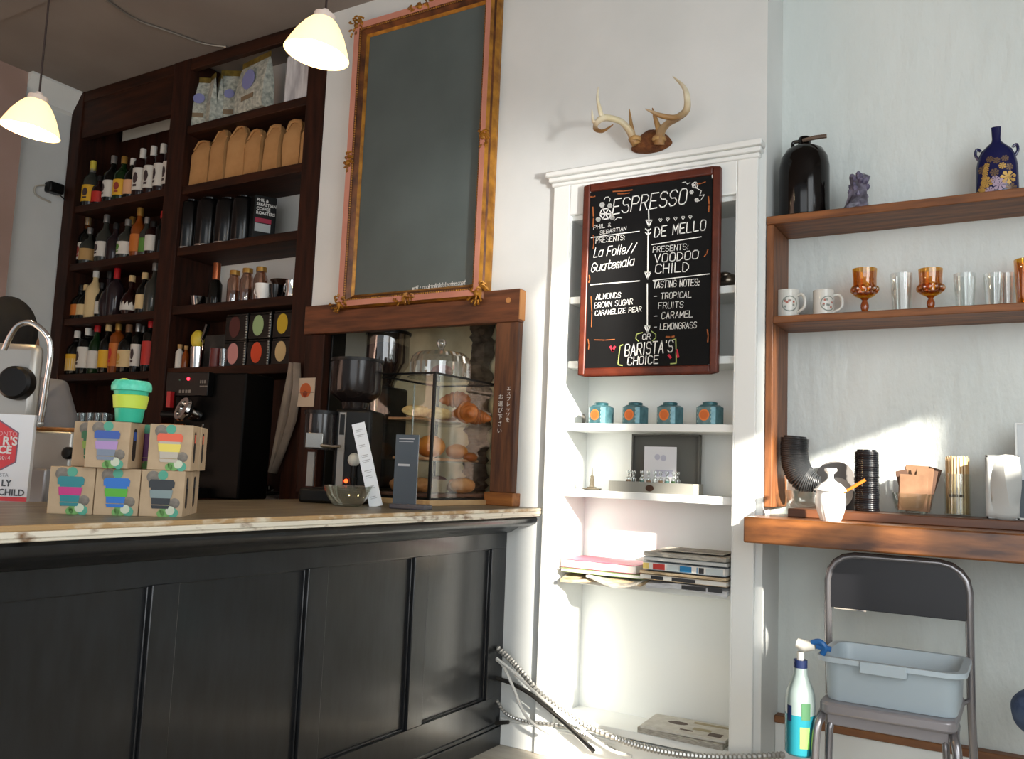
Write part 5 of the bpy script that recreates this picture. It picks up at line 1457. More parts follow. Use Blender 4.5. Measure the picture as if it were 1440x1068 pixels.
# ------------------------------------------------------------------ alcove contents
m_teal = M('teal_tin', '#3d666e', .3, .2, c2='#557f86', scale=40); m_teald = M('teal_tin_dark', '#2b5a60', .3, .3); m_orl = M('orange_label_disc', '#d97a3a', .6); m_orl2 = M('orange_ring', '#c7652a', .6)
for k, px in enumerate((845, 893, 942, 998)):
    y = D + .055
    c = at(px, 597, Y=y)
    t = thing('tea_tin', 'teal tea tin with orange round label, %s of four on the white shelf' % ['leftmost', 'second', 'third', 'rightmost'][k], 'tea tin', (c.x, y, 1.336), R(-12), 'teal tea tins')
    s, e = .043, .014
    poly = [(-s + e, -s), (s - e, -s), (s, -s + e), (s, s - e), (s - e, s), (-s + e, s), (-s, s - e), (-s, -s + e)]
    g = G(); g.prism(poly, 0, .068)
    vs = [(x, y_, .068) for x, y_ in poly] + [(x * .7, y_ * .7, .077) for x, y_ in poly]
    g.add(vs, [(i, (i + 1) % 8, 8 + (i + 1) % 8, 8 + i) for i in range(8)] + [tuple(range(8, 16))])
    g.build('body', m_teal, t, bevel=.002, smooth=False)
    G().lathe([(0, .075), (.028, .075), (.029, .086), (.025, .089), (0, .09)], 20).build('lid', m_teald, t)
    g = G(); g.disc((0, -s - .0002, .036), .0225, 'y', .0006, 20, 0); g.disc((0, -s - .0009, .036), .017, 'y', .0004, 20, 1)
    for dx in (-1, 1):
        for j in range(4): g.box((dx * .029 - .001, -s - .0008, .008 + j * .016), (dx * .029 + .001, -s - .0001, .016 + j * .016), 2)
    g.build('round_label', [m_orl, m_orl2, M('pale_filigree', '#9fb9b6', .5)], t, smooth=False)
t = thing('dark_pebble', 'small dark round stone at the far left back of the tin shelf', 'stone', (at(816, 588, Y=D + .16).x, D + .17, 1.336))
G().ball((0, 0, .028), (.02, .022, .028), 10, 8).build('stone', M('grey_stone', '#8b8680', .8), t)  # one even warm grey
# little figurine on a dish
c = at(830, 688, Y=D + .04)
t = thing('figurine', 'tiny bronze tower figurine on a dark flat dish left of the sampler box', 'figurine', (c.x, D + .055, 1.064))
m_brz = M('dull_bronze', '#6a6252', .45, .5)
G().lathe([(0, 0), (.03, 0), (.043, .005), (.042, .007), (.028, .003), (0, .003)], 24).build('dish', m_brz, t)
g = G(); g.box((-.016, -.012, .003), (.016, .012, .012)); g.lathe([(0, .012), (.012, .012), (.009, .03), (.011, .034), (.007, .05), (.008, .055), (.003, .062), (.001, .09), (0, .092)], 8)
g.build('tower', m_brz, t)
# perfume sampler box
c = at(918, 690, Y=D + .02)
a = at(856, 690, Y=D + .012); b = at(975, 690, Y=D + .012)
t = thing('sampler_box', 'open grey sampler box with its lid standing up on the fourth white shelf', 'box', ((a.x + b.x) / 2, D + .01, 1.064))
wq = (b.x - a.x) / 2
hb_ = at(900, 678, Y=D + .012).z - 1.064
m_gbox = M('grey_box', '#88877f', .6); m_gboxd = M('grey_lining', '#5b5a55', .8)
g = G(); dd = .12
g.box((-wq, 0, 0), (wq, .004, hb_)); g.box((-wq, dd - .004, 0), (wq, dd, hb_)); g.box((-wq, .004, 0), (-wq + .004, dd - .004, hb_)); g.box((wq - .004, .004, 0), (wq, dd - .004, hb_)); g.box((-wq + .004, .004, 0), (wq - .004, dd - .004, .004))
g.build('tray', m_gbox, t)
box((-wq + .004, .004, hb_ - .012), (wq - .004, dd - .004, hb_ - .006)).build('insert', m_gboxd, t)
la = at(887, 668, Y=D + .13); lb_ = at(984, 612, Y=D + .13)
lx0, lx1, lz1 = la.x - t.location.x, lb_.x - t.location.x, lb_.z - 1.064
g = G(); y0_ = dd + .002
g.box((lx0, y0_ + .02, .0), (lx1, y0_ + .026, lz1)); g.box((lx0, y0_, 0), (lx0 + .006, y0_ + .02, lz1)); g.box((lx1 - .006, y0_, 0), (lx1, y0_ + .02, lz1)); g.box((lx0, y0_, lz1 - .006), (lx1, y0_ + .02, lz1))
g.build('lid', m_gboxd, t)
g = G(); g.disc((.0, -.0005, hb_ * .45), .013, 'y', .003, 16, sx=1.3); g.build('clasp', M('dark_clasp', '#4a3528', .35, .5), t)
# card inside
a = at(905, 656, Y=D + .085); b = at(951, 629, Y=D + .085)
t = thing('small_card', 'small white printed card standing inside the grey sampler box', 'card', ((a.x + b.x) / 2, D + .09, 1.064 + hb_ - .006))
w_ = abs(b.x - a.x) / 2; h_ = b.z - (1.064 + hb_ - .006)
box((-w_, 0, 0), (w_, .002, h_)).build('card', M('pale_card', '#c7c8cc', .7), t)
g = G(); g.disc((-.012, -.0002, h_ * .72), .012, 'y', .0005); g.disc((.014, -.0002, h_ * .7), .012, 'y', .0005); g.box((-w_ * .3, -.0006, h_ * .2), (w_ * .8, -.0001, h_ * .38))
g.build('lettering', M('lavender_print', '#a6a8b8', .7), t)
vg = M('vial_green', '#5d8a4a', .2); vp = M('vial_peach', '#b98a6a', .2); vt = M('vial_teal', '#5a8f88', .2)
vials = [(884, vp, 'peach-tinted vial at the left end of the sampler box'), (891, None, 'clear vial second from the left in the sampler box'), (903, vt, 'teal-tinted vial standing forward in the sampler box'), (912, vp, 'peach-tinted vial in the middle of the sampler box'),
         (921, None, 'clear vial right of the middle one in the sampler box'), (929, vp, 'tall peach-tinted vial near the card in the sampler box'), (938, vt, 'pale teal vial third from the right in the sampler box'), (947, vg, 'green vial second from the right in the sampler box'), (953, None, 'clear vial at the right end of the sampler box')]
vgm = GLASS('vial_glass', '#e2e6e4', .18, .8)
for k, (px, col, lab) in enumerate(vials):
    y = D + (.035 if k % 2 == 0 else .06)
    c = at(px, 680, Y=y)
    t = thing('glass_vial', lab, 'vial', (c.x, y, 1.064 + hb_ - .006), 0, 'stoppered glass vials')
    G().lathe([(0, 0), (.0095, 0), (.0105, .003), (.0105, .02), (.004, .027), (.004, .034)], 12).build('body', vgm, t)
    if col: G().lathe([(0, .001), (.009, .001), (.009, .014), (0, .014)], 12).build('liquid', col, t)
    G().lathe([(0, .033), (.004, .033), (.0085, .043), (.007, .05), (0, .052)], 10).build('stopper', vgm, t)
# silver object on the top right shelf
c = at(1022, 398, Y=D + .05)
t = thing('silver_dish', 'tarnished silver ball-shaped dish half hidden beside the menu chalkboard', 'dish', (c.x, D + .07, 1.87))
G().ball((0, 0, .03), (.05, .045, .03), 18, 10).build('bowl', M('tarnished_silver', '#7d756a', .2, .9), t)
G().ball((-.01, -.02, .05), (.03, .02, .014), 12, 8).build('cover', M('tarnished_silver', '#7d756a'), t)

# magazines and papers on the fifth shelf
m_news = M('newsprint', '#b5b0a4', .85, c2='#8f8b82', scale=40, stretch=(1, 1, 6)); m_newsb = M('newsprint_buff', '#c9b696', .85, c2='#a58c6c', scale=30, stretch=(1, 1, 6)); m_mag = M('magazine_pages', '#d8d6cf', .7)
zs = .713
def sheaf(name, label, cat, x0, x1, y0, y1, z, h, mat, rz=0, sag=0.0, cover=None, group=None, cover_name='cover', spine=None):
    cx_, cy_ = (x0 + x1) / 2, (y0 + y1) / 2
    t = thing(name, label, cat, (cx_, cy_, z), rz, group)
    g = G(); nx = 8; ny = 4
    w_, d_ = (x1 - x0) / 2, (y1 - y0) / 2
    rr = random.Random(int(z * 1000) + len(label))
    top, bot = [], []
    for j in range(ny + 1):
        for i in range(nx + 1):
            u, v = i / nx * 2 - 1, j / ny * 2 - 1
            dz = -sag * max(0, -v) ** 2 * (0.5 + 0.5 * math.sin(2.2 * u + len(label))) if sag else 0
            e = rr.uniform(-.002, .002) if abs(u) == 1 or abs(v) == 1 else 0
            bot.append((u * w_ + e, v * d_ + e, .0004 + dz)); top.append((u * w_ + e, v * d_ + e, h + dz))
    W_ = nx + 1; o = len(bot)
    fs = []
    for j in range(ny):
        for i in range(nx):
            a = j * W_ + i
            fs.append((a, a + W_, a + W_ + 1, a + 1)); fs.append((o + a, o + a + 1, o + a + W_ + 1, o + a + W_))
    edge = [i for i in range(W_)] + [j * W_ + nx for j in range(1, ny + 1)] + [ny * W_ + i for i in range(nx - 1, -1, -1)] + [j * W_ for j in range(ny - 1, 0, -1)]
    for a, b in zip(edge, edge[1:] + edge[:1]): fs.append((a, b, o + b, o + a))
    g.add(bot + top, fs); g.build('pages', mat, t, ang=30)
    if cover is not None:
        g = G(); g.box((-w_ - .002, -d_ - .002, h), (w_ + .002, d_, h + .0022)); g.box((-w_ - .002, -d_ - .002, 0.0), (w_ + .002, d_, .002))
        g.build(cover_name, cover, t)
    if spine:
        g = G()
        for (u0, u1, mt) in spine: g.box((u0 * w_, -d_ - .0012, h * .12), (u1 * w_, -d_ - .0004, h * .88), mt)
        g.build('spine_print', [M('spine_red', '#b5362f', .6), M('spine_blue', '#2276a8', .6), M('spine_dark', '#2f2f31', .6), M('spine_pale', '#b9c3c4', .6), M('spine_yellow', '#d9c06a', .6)], t)
    return t
XL0, XL1, XR0, XR1 = -1.63, -1.31, -1.275, -.945
Y0_, Y1_ = D - .035, D + .2
sheaf('newspaper', 'crumpled buff newspaper at the bottom of the left pile', 'newspaper', XL0, XL1 + .02, Y0_ - .01, Y1_, zs, .012, m_newsb, R(2), .02, group='papers in the left pile')
sheaf('newspaper', 'grey speckled paper hanging over the shelf edge in the left pile', 'newspaper', XL0 + .13, XL1 + .03, Y0_ - .03, Y1_ - .03, zs + .0125, .008, m_news, R(-4), .03, group='papers in the left pile')
sheaf('magazine', 'thin cream magazine under the white book in the left pile', 'magazine', XL0, XL1 + .03, Y0_, Y1_ - .02, zs + .021, .013, m_mag, R(1), 0, M('green_cover', '#7d8f5a', .5), 'papers in the left pile')
sheaf('book', 'thick white book with pink-red edged cover on the left pile', 'book', XL0 - .005, XL1 - .0, Y0_ + .01, Y1_ - .02, zs + .038, .03, M('book_pages', '#e6dfd6', .8), R(-1), 0, M('rose_cover', '#c5667a', .5), 'papers in the left pile')
zr = zs
specs = [('newspaper', 'loose white newspaper with drooping corner at the bottom of the right pile', .020, M('white_newsprint', '#c6c7c9', .8, c2='#a9aaad', scale=20, stretch=(1, 1, 5)), .014, None, [(-.1, .5, 2), (.55, .9, 2)]),
         ('magazine', 'cream magazine with black headline letters on its spine in the right pile', .017, m_mag, 0, M('cream_cover', '#b9a68a', .5), [(-.75, -.45, 2), (-.25, .3, 2)]),
         ('magazine', 'thin buff magazine in the middle of the right pile', .010, m_newsb, 0, None, None),
         ('magazine', 'thick magazine with red and blue spine print in the right pile', .028, m_mag, 0, M('slate_cover', '#6d7880', .5), [(-1, -.85, 4), (-.75, -.45, 0), (-.4, -.1, 3), (-.08, .35, 1), (.38, .5, 2), (.55, .95, 3)]),
         ('magazine', 'pale glossy magazine near the top of the right pile', .012, m_mag, 0, M('pale_cover', '#a7aaa6', .4), None),
         ('newspaper', 'grey folded newspaper on top of the right pile', .016, m_news, .0, None, None)]
for i, (nm, lab, h, mt, sag, cv, sp) in enumerate(specs):
    off = random.uniform(-.012, .012)
    sheaf(nm, lab, nm, XR0 + max(off, -.01) + (.02 if i in (0,) else 0), XR1 - .006, Y0_ - .01 + random.uniform(-.01, .015), Y1_ - .03, zr, h, mt, R(random.uniform(-1.0, .6)), sag, cv, 'papers in the right pile', spine=sp)
    zr += h + .0055
sheaf('newspaper', 'wrinkled grey paper sheet loosely topping the right pile', 'newspaper', XR0 + .04, XR1 - .03, Y0_ + .02, Y1_ - .04, zr, .004, m_news, R(2), 0, group='papers in the right pile')
# newspapers on the alcove floor
sheaf('newspaper', 'stack of folded grey newspapers on the alcove floor', 'newspaper', -1.295, -.96, D - .005, D + .2, .156, .020, m_news, R(-3), 0, group='newspapers on the alcove floor')
t = sheaf('newspaper', 'printed front page newspaper lying on top of the alcove floor stack', 'newspaper', -1.29, -.965, D + .0, D + .195, .1770, .010, M('front_page', '#c9c6bd', .8, c2='#b9b5ab', scale=30), R(2), 0, group='newspapers on the alcove floor')
g = G()
g.prism([(.04 * math.cos(k * .5) - .05, .022 * math.sin(k * .5) + .02) for k in range(12)], .0104, .0108, 0)
g.box((-.02, -.06, .0104), (.03, -.045, .0108), 0); g.box((.02, -.03, .0104), (.09, .0, .0108), 1); g.box((.0, .05, .0104), (.14, .075, .0108), 1); g.box((.09, -.075, .0104), (.14, -.03, .0108), 0)
g.build('front_page_print', [M('dark_photo', '#5a4d45', .8), M('olive_photo', '#9d9275', .8)], t)
# ------------------------------------------------------------------ wall shelf on the right
XS0, XS1 = -.829, 1.5
t = thing('wall_shelf', 'two-tier reddish wooden wall shelf with left upright above the ledge', 'shelf', (XS0, D, 1.04))
DS = .238
box((0, 0.002, -.005), (.027, DS, 1.049)).build('upright', m_rwood_v, t, bevel=.003)
box((0, -.002, 1.050), (XS1 - XS0, DS, 1.081)).build('shelf', m_rwood, t, bevel=.003)
box((.027, .0, .672), (XS1 - XS0, DS, .699)).build('shelf', m_rwood, t, bevel=.003)
ZT, ZM = 1.04 + 1.081, 1.04 + .699
# ------------------------------------------------------------------ thick ledge
m_ledge = M('oiled_slab', '#985e2e', .38, c2='#4a2812', scale=4.5, stretch=(1, 5, 5), detail=9, lo=.36, hi=.66, bump=.05, bscale=12, coat=.25)
t = thing('ledge_counter', 'thick oiled wooden ledge along the right wall with a raised back strip', 'ledge', (-.832, 2.948, .92))
box((0, 0, 0), (2.3, .49, .087)).build('slab', m_ledge, t, bevel=.006)
box((.10, .20, .087), (2.3, .485, .117)).build('back_strip', M('dark_back_strip', '#6b4128', .4, c2='#4f2d19', scale=4, stretch=(1, 8, 8)), t, bevel=.003)
ZL, ZB = 1.007, 1.0372
# ------------------------------------------------------------------ things on the top shelf
Yt = D + .11
c = at(1131, 270, Y=Yt); m_jug = M('dark_amber_glass', '#0a0605', .12, spec=.3)
hj = at(1131, 205, Y=Yt).z - ZT
rj = (at(1167, 250, Y=Yt) - at(1096, 250, Y=Yt)).length / 2 * .97
t = thing('glass_jug', 'large dark amber glass jug with bottle-opener handle on the top shelf', 'jug', (c.x, Yt, ZT))
G().lathe([(0, 0), (rj * .93, 0), (rj, .012), (rj * 1.0, hj * .70), (rj * .93, hj * .83), (rj * .74, hj * .93), (rj * .42, hj * .985), (rj * .27, hj), (0, hj)], 36).build('body', m_jug, t)
G().lathe([(0, hj - .005), (rj * .25, hj - .005), (rj * .27, hj + .022), (rj * .22, hj + .032), (0, hj + .034)], 20).build('cap', m_jug, t)
G().tube(smooth_path([(-rj * .2, -.01, hj + .016), (-rj * .42, -.012, hj + .014), (-rj * .44, -.012, hj - .002), (-rj * .26, -.01, hj - .01)], 4), .007, 8).build('finger_ring', m_jug, t)
G().tube([(.0, -.03, hj + .010), (rj * .5, -.035, hj + .012), (rj * .95, -.03, hj + .013)], [.007, .009, .0085], 8).build('wooden_tag', M('grey_brown_wood', '#6b5848', .6, c2='#54443a', scale=20), t)
c = at(1204, 280, Y=Yt)
m_am = M('amethyst', '#3b3742', .35, c2='#6f6b7c', scale=26, lo=.4, hi=.6, bump=.6, bscale=40); 
t = thing('amethyst', 'small grey-purple amethyst cluster beside the dark jug', 'crystal', (c.x, Yt - .02, ZT), R(15))
ha = at(1203, 247, Y=Yt).z - ZT
g = G()
vs = []
rr = random.Random(5)
rings = [(0, .052, .04), (.2, .046, .036), (.45, .036, .03), (.7, .032, .026), (.9, .034, .024)]
for z, a, b in rings:
    for i in range(9):
        w_ = i * 2 * math.pi / 9; j = rr.uniform(.85, 1.15)
        vs.append((math.cos(w_) * a * j + z * .016, math.sin(w_) * b * j, z * ha * rr.uniform(.97, 1.03)))
vs.append((.03, 0, ha)); fs = [tuple(range(9))[::-1]]
for j in range(4):
    for i in range(9): fs.append((j * 9 + i, j * 9 + (i + 1) % 9, (j + 1) * 9 + (i + 1) % 9, (j + 1) * 9 + i))
for i in range(9): fs.append((36 + i, 36 + (i + 1) % 9, 45))
vs = [(x, y, max(z, 0)) if k >= 9 else (x, y, 0) for k, (x, y, z) in enumerate(vs)]
g.add(vs, fs); g.build('rock', m_am, t, smooth=False)
g = G()
for i in range(26):                                   # crystal points
    a = rr.uniform(0, 6.28); z = rr.uniform(.35, .98) * ha; r0 = .030
    bx_, by_ = math.cos(a) * r0 + .012, math.sin(a) * r0 * .8
    s = rr.uniform(.006, .011)
    dx, dy, dz = math.cos(a) * .6, math.sin(a) * .6, rr.uniform(.2, .9)
    L = math.sqrt(dx * dx + dy * dy + dz * dz); d = Vector((dx, dy, dz)) / L
    u_ = d.orthogonal().normalized(); v_ = d.cross(u_)
    b0 = Vector((bx_, by_, z)) - d * s
    ring = [b0 + (u_ * math.cos(k * 1.047) + v_ * math.sin(k * 1.047)) * s for k in range(6)]
    ring2 = [p + d * s * 1.2 for p in ring]
    tip = b0 + d * s * 2.3
    o = len(g.v); 
    g.add(ring + ring2 + [tip], [(k, (k + 1) % 6, 6 + (k + 1) % 6, 6 + k) for k in range(6)] + [(6 + k, 6 + (k + 1) % 6, 12) for k in range(6)])
g.build('crystal_points', M('amethyst_points', '#77728a', .25, c2='#423d52', scale=30), t, smooth=False)
# cobalt vase
c = at(1402, 250, Y=Yt); hv = at(1402, 186, Y=Yt).z - ZT
kz_ = hv / (263 - 178)
t = thing('cobalt_vase', 'cobalt blue flat-sided vase with small loop handles and gilt flower painting', 'vase', (c.x, Yt, ZT))
hv = at(1402, 179, Y=Yt).z - ZT
px = (at(1437, 230, Y=Yt) - at(1402, 230, Y=Yt)).length / 35
m_cob = M('cobalt_glaze', '#0d1244', .15)
prof = [(0, 0), (29 * px, 0), (31 * px, .006), (30.5 * px, hv * .25), (30 * px, hv * .45), (26.5 * px, hv * .6), (22 * px, hv * .68), (12 * px, hv * .76), (7 * px, hv * .80), (6.2 * px, hv * .84), (7.2 * px, hv), (0, hv)]
G().lathe(prof, 32, sy=.52).build('body', m_cob, t)
for sx in (-1, 1):
    x0 = sx * 25 * px; z0 = hv * .62
    G().tube(smooth_path([(x0 * .9, 0, z0 + .02), (x0 * 1.12, 0, z0 + .028), (x0 * 1.2, 0, z0 + .008), (x0 * 1.02, 0, z0 - .012)], 5), .005, 8).build('loop_handle', m_cob, t)
g = G()                                               # gilt flowers, laid on the front of the glaze
rr = random.Random(11)
def onvase(x, z):
    rad = 0
    for (r0, z0), (r1, z1) in zip(prof[:-1], prof[1:]):
        if z0 <= z <= z1 and z1 > z0: rad = r0 + (r1 - r0) * (z - z0) / (z1 - z0)
    x = max(-rad * .97, min(rad * .97, x))
    return Vector((x, -.52 * math.sqrt(max(rad * rad - x * x, 0)) - .0012, z))
def flower(x, z, r, m):
    n_ = 7
    ctr = onvase(x, z)
    for k in range(n_):
        a = k * 2 * math.pi / n_; a2 = a + .7
        g.add([ctr, onvase(x + r * math.cos(a), z + r * math.sin(a)), onvase(x + r * 1.15 * math.cos((a + a2) / 2), z + r * 1.15 * math.sin((a + a2) / 2)), onvase(x + r * math.cos(a2), z + r * math.sin(a2))], [(0, 1, 2, 3)], m)
for (x, z, r, m) in ((-14, .22, 8, 0), (4, .17, 9, 1), (16, .26, 10, 0), (-3, .34, 6, 2), (-20, .40, 6, 2), (8, .42, 5, 0), (0, .50, 5, 2), (12, .52, 5, 2), (-9, .53, 5, 2), (20, .12, 7, 2), (-22, .10, 7, 0), (-10, .10, 6, 1), (18, .40, 5, 2), (-2, .24, 6, 1)):
    flower(x * px, z * hv, r * px, m)
for k in range(7): flower((-21 + 1.2 * k) * px, hv * (.12 + .055 * k), 4 * px, 0)
g.build('gilt_painting', [M('gilt_ochre', '#b8934a', .4, .3), M('pale_mauve', '#a592a6', .5), M('brown_gilt', '#6b5540', .4, .3)], t, smooth=False)

# ------------------------------------------------------------------ mugs and glasses on the middle shelf
def mug(label, px, y, rz, wpx):
    c = at(px, 430, Y=y); r = (at(px + wpx, 430, Y=y) - at(px, 430, Y=y)).length / 2; h = at(px, 411, Y=y).z - ZM + .004
    t = thing('mug', label, 'mug', (c.x, y, ZM), rz, 'white printed mugs')
    G().lathe([(0, 0), (r * .92, 0), (r * .98, .006), (r, h * .5), (r, h), (r - .004, h), (r - .005, .01), (0, .01)], 30, close=True).build('body', M('mug_glaze', '#d5d4cc', .2), t)
    pts = [(r * .95, 0, h * .80), (r + .018, 0, h * .82), (r + .030, 0, h * .62), (r + .026, 0, h * .36), (r * .95, 0, h * .22)]
    G().tube(smooth_path(pts, 5), .0055, 10).build('handle', M('mug_glaze', '#d5d4cc'), t)
    g = G()
    def onm(x, z): a = R(-48) + x / r; return Vector(((r + .0006) * math.cos(a), (r + .0006) * math.sin(a), z))
    q0, zc = h * .27, h * .5
    n_ = 16
    for k in range(n_):                               # oval emblem ring
        a, b = k * 2 * math.pi / n_, (k + 1) * 2 * math.pi / n_
        g.add([onm(q0 * math.cos(a), zc + q0 * math.sin(a)), onm(q0 * math.cos(b), zc + q0 * math.sin(b)), onm(q0 * .86 * math.cos(b), zc + q0 * .86 * math.sin(b)), onm(q0 * .86 * math.cos(a), zc + q0 * .86 * math.sin(a))], [(0, 1, 2, 3)], 1)
    rr = random.Random(px)
    for k in range(9):
        x, z = rr.uniform(-.7, .7) * q0, zc + rr.uniform(-.6, .6) * q0; s = q0 * .13
        g.add([onm(x - s, z - s), onm(x + s, z - s), onm(x + s, z + s), onm(x - s, z + s)], [(0, 1, 2, 3)], k % 2)
    g.build('emblem', [M('emblem_red', '#b06a5c', .6), M('emblem_grey', '#8a9087', .6)], t, smooth=False)
mug('white mug with round emblem next to the shelf upright', 1108, D + .10, R(-20), 32)
mug('white mug with round emblem, second from the upright', 1158, D + .12, R(-5), 30)
m_ambg = M('amber_goblet_glass', '#c97a12', .08, trans=.75, coat=.5)
def goblet(label, px, y):
    c = at(px, 433, Y=y); h = at(px, 379, Y=y).z - ZM; r = (at(px + 17.5, 400, Y=y) - at(px, 400, Y=y)).length
    t = thing('goblet', label, 'goblet', (c.x, y, ZM), 0, 'amber goblets')
    m1 = GLASS('amber_glass', '#efc75c', .08, .35)
    g = G().lathe([(0, h * .36), (r * .35, h * .37), (r * .85, h * .44), (r * 1.02, h * .56), (r * .93, h * .64), (r * .95, h * .8), (r, h), (r - .003, h), (r * .9, h * .66), (r * .8, h * .48), (0, h * .42)], 32, close=True)
    g.v = [Vector((v.x * (1 + .03 * math.cos(12 * math.atan2(v.y, v.x)) * (v.z < h * .65)), v.y * (1 + .03 * math.cos(12 * math.atan2(v.y, v.x)) * (v.z < h * .65)), v.z)) for v in g.v]
    g.build('bowl', m1, t)
    m2 = M('amber_stem_glass', '#8a3d08', .08, coat=.6)
    G().lathe([(0, h * .06), (r * .2, h * .07), (r * .34, h * .17), (r * .34, h * .24), (r * .2, h * .33), (r * .4, h * .38), (0, h * .38)], 16).build('stem', m2, t)
    G().lathe([(0, 0), (r * .86, 0), (r * .86, h * .02), (r * .5, h * .045), (r * .15, h * .08), (0, h * .08)], 28).build('foot', m2, t)
    g = G()
    for k in range(12): g.ball((r * .95 * math.cos(k * .5236), r * .95 * math.sin(k * .5236), h * .56), (.010, .010, .013), 8, 6)
    g.build('pressed_dots', m1, t)
goblet('amber pressed-glass goblet right of the second white mug', 1216, D + .10)
goblet('amber pressed-glass goblet between two clear tumblers', 1309, D + .10)
def ctumbler(label, px, y, wpx=33, pt=386):
    c = at(px, 428, Y=y); h = at(px, pt, Y=y).z - ZM; r = (at(px + wpx, 400, Y=y) - at(px, 400, Y=y)).length / 2
    t = thing('tumbler', label, 'tumbler', (c.x, y, ZM), 0, 'clear tumblers')
    g = G().lathe([(0, .001), (r * .78, 0), (r * .80, .004), (r, h), (r - .002, h), (r * .77, .012), (0, .012)], 40, close=True)
    g.v = [Vector((v.x * (1 + .012 * math.cos(20 * math.atan2(v.y, v.x))), v.y * (1 + .012 * math.cos(20 * math.atan2(v.y, v.x))), v.z)) for v in g.v]
    g.build('body', GLASS('tumbler_glass', '#f9fbfa', .05, .5), t, ang=15)
    return t
ctumbler('clear tumbler between the two amber goblets', 1268, D + .10)
ctumbler('clear tumbler just right of the right amber goblet', 1357, D + .09)
ctumbler('clear tumbler second from the right end of the shelf', 1399, D + .09)
ctumbler('clear tumbler half hidden at the back beside the amber one', 1416, D + .17, 32)
c = at(1441, 420, Y=D + .10); ya_ = D + .10
t = thing('amber_tumbler', 'amber glass tumbler at the right edge of the middle shelf', 'tumbler', (c.x + .012, ya_, ZM))
h = at(1441, 366, Y=ya_).z - ZM
G().lathe([(0, .001), (.034, 0), (.036, .004), (.042, h), (.0395, h), (.034, .014), (0, .014)], 32, close=True).build('body', GLASS('amber_glass'), t)

# ------------------------------------------------------------------ condiments on the ledge
Ys = D + .10
c = at(1168, 729, Y=3.03)
rj = (at(1189, 700, Y=3.03) - at(1147, 700, Y=3.03)).length / 2; 
zl = lambda py: at(1168, py, Y=3.03).z - ZL
t = thing('sugar_jar', 'white ribbed china sugar jar with lid standing at the ledge front', 'jar', (c.x, 3.03, ZL))
g = G().lathe([(0, 0), (rj * .64, 0), (rj * .70, .004), (rj * .88, zl(721)), (rj * 1.0, zl(710)), (rj * 1.01, zl(702)), (rj * .95, zl(694)), (rj * .97, zl(690)), (0, zl(690))], 48)
g.v = [Vector((v.x * (1 + .012 * math.cos(24 * math.atan2(v.y, v.x)) * (v.z < zl(702))), v.y * (1 + .012 * math.cos(24 * math.atan2(v.y, v.x)) * (v.z < zl(702))), v.z)) for v in g.v]
g.build('body', m_white, t, ang=20)
z0 = zl(691)
G().lathe([(0, z0 - .002), (rj * 1.12, z0), (rj * 1.14, z0 + .004), (rj * .95, z0 + .012), (rj * .72, z0 + .024), (rj * .42, z0 + .031), (rj * .2, z0 + .042), (0, z0 + .042)], 36).build('lid', m_white, t)
G().lathe([(0, z0 + .038), (rj * .2, z0 + .04), (rj * .2, z0 + .055), (rj * .42, z0 + .066), (rj * .42, z0 + .074), (0, z0 + .076)], 24).build('lid_knob', m_white, t)
a = at(1188, 692, Y=3.02); b = at(1217, 675, Y=3.03)
t = thing('wooden_spoon', 'small orange-brown wooden spoon sticking out of the sugar jar', 'spoon', tuple(a))
m_sp = M('orange_wood', '#b5651d', .4)
d = b - a
G().tube([tuple(-d * .45), (0, 0, 0), tuple(d * .5), tuple(d)], [.004, .004, .0055, .005], 8).build('handle', m_sp, t)
# black lids, curved stack leaning in a glass dish
m_lid = M('black_lid_plastic', '#2b2d2f', .3)
c = at(1136, 712, Y=D + .10)
t = thing('glass_dish', 'wide clear glass dish on the ledge holding the curved stack of lids', 'dish', (c.x, Ys, ZB))
G().lathe([(0, 0), (.06, 0), (.076, .02), (.082, .062), (.079, .062), (.072, .022), (0, .008)], 36, close=True).build('body', GLASS('dish_glass', '#f4f7f5', .07, .5), t)
def P4(px, py, y=Ys): return at(px, py, Y=y)
path = smooth_path([P4(1118, 618), P4(1117, 634), P4(1118, 648), P4(1122, 662), P4(1130, 673), P4(1143, 679), P4(1152, 681)], 6)
lens = [0]
for a, b in zip(path[:-1], path[1:]): lens.append(lens[-1] + (b - a).length)
nl = 34
grp = 'black cup lids in the curved stack'
proto = None
def lid_mesh(r):
    return G().lathe([(0, .004), (r * .55, .004), (r * .6, .011), (r * .80, .011), (r * .84, .004), (r, .003), (r * 1.02, 0), (r * .96, -.004), (r * .93, 0), (0, .0)], 24)
k = 0
for i in range(nl):
    s = lens[-1] * i / (nl - 1)
    j = max(q for q in range(len(lens)) if lens[q] <= s + 1e-9); j = min(j, len(path) - 2)
    f_ = (s - lens[j]) / max(lens[j + 1] - lens[j], 1e-9)
    p = path[j].lerp(path[j + 1], f_); d = (path[j + 1] - path[j]).normalized()
    rad = .050 if i < 26 else .050 - (i - 25) * .0028
    if proto is None:
        proto = lid_mesh(.050).build('takeaway_lid_disc', m_lid, None)
        tag(proto, '', 'cup lid', grp); o = proto
    else:
        o = proto.copy(); COL.objects.link(o)
    o.location = p; o.rotation_euler = (-d).to_track_quat('Z', 'Y').to_euler()
    o.scale = (rad / .05,) * 3
    o['label'] = 'topmost black lid of the curved stack' if i == 0 else 'end black lid of the curved stack, next to the white sugar jar' if i == nl - 1 else 'black plastic cup lid within the curved stack leaning in the glass dish'
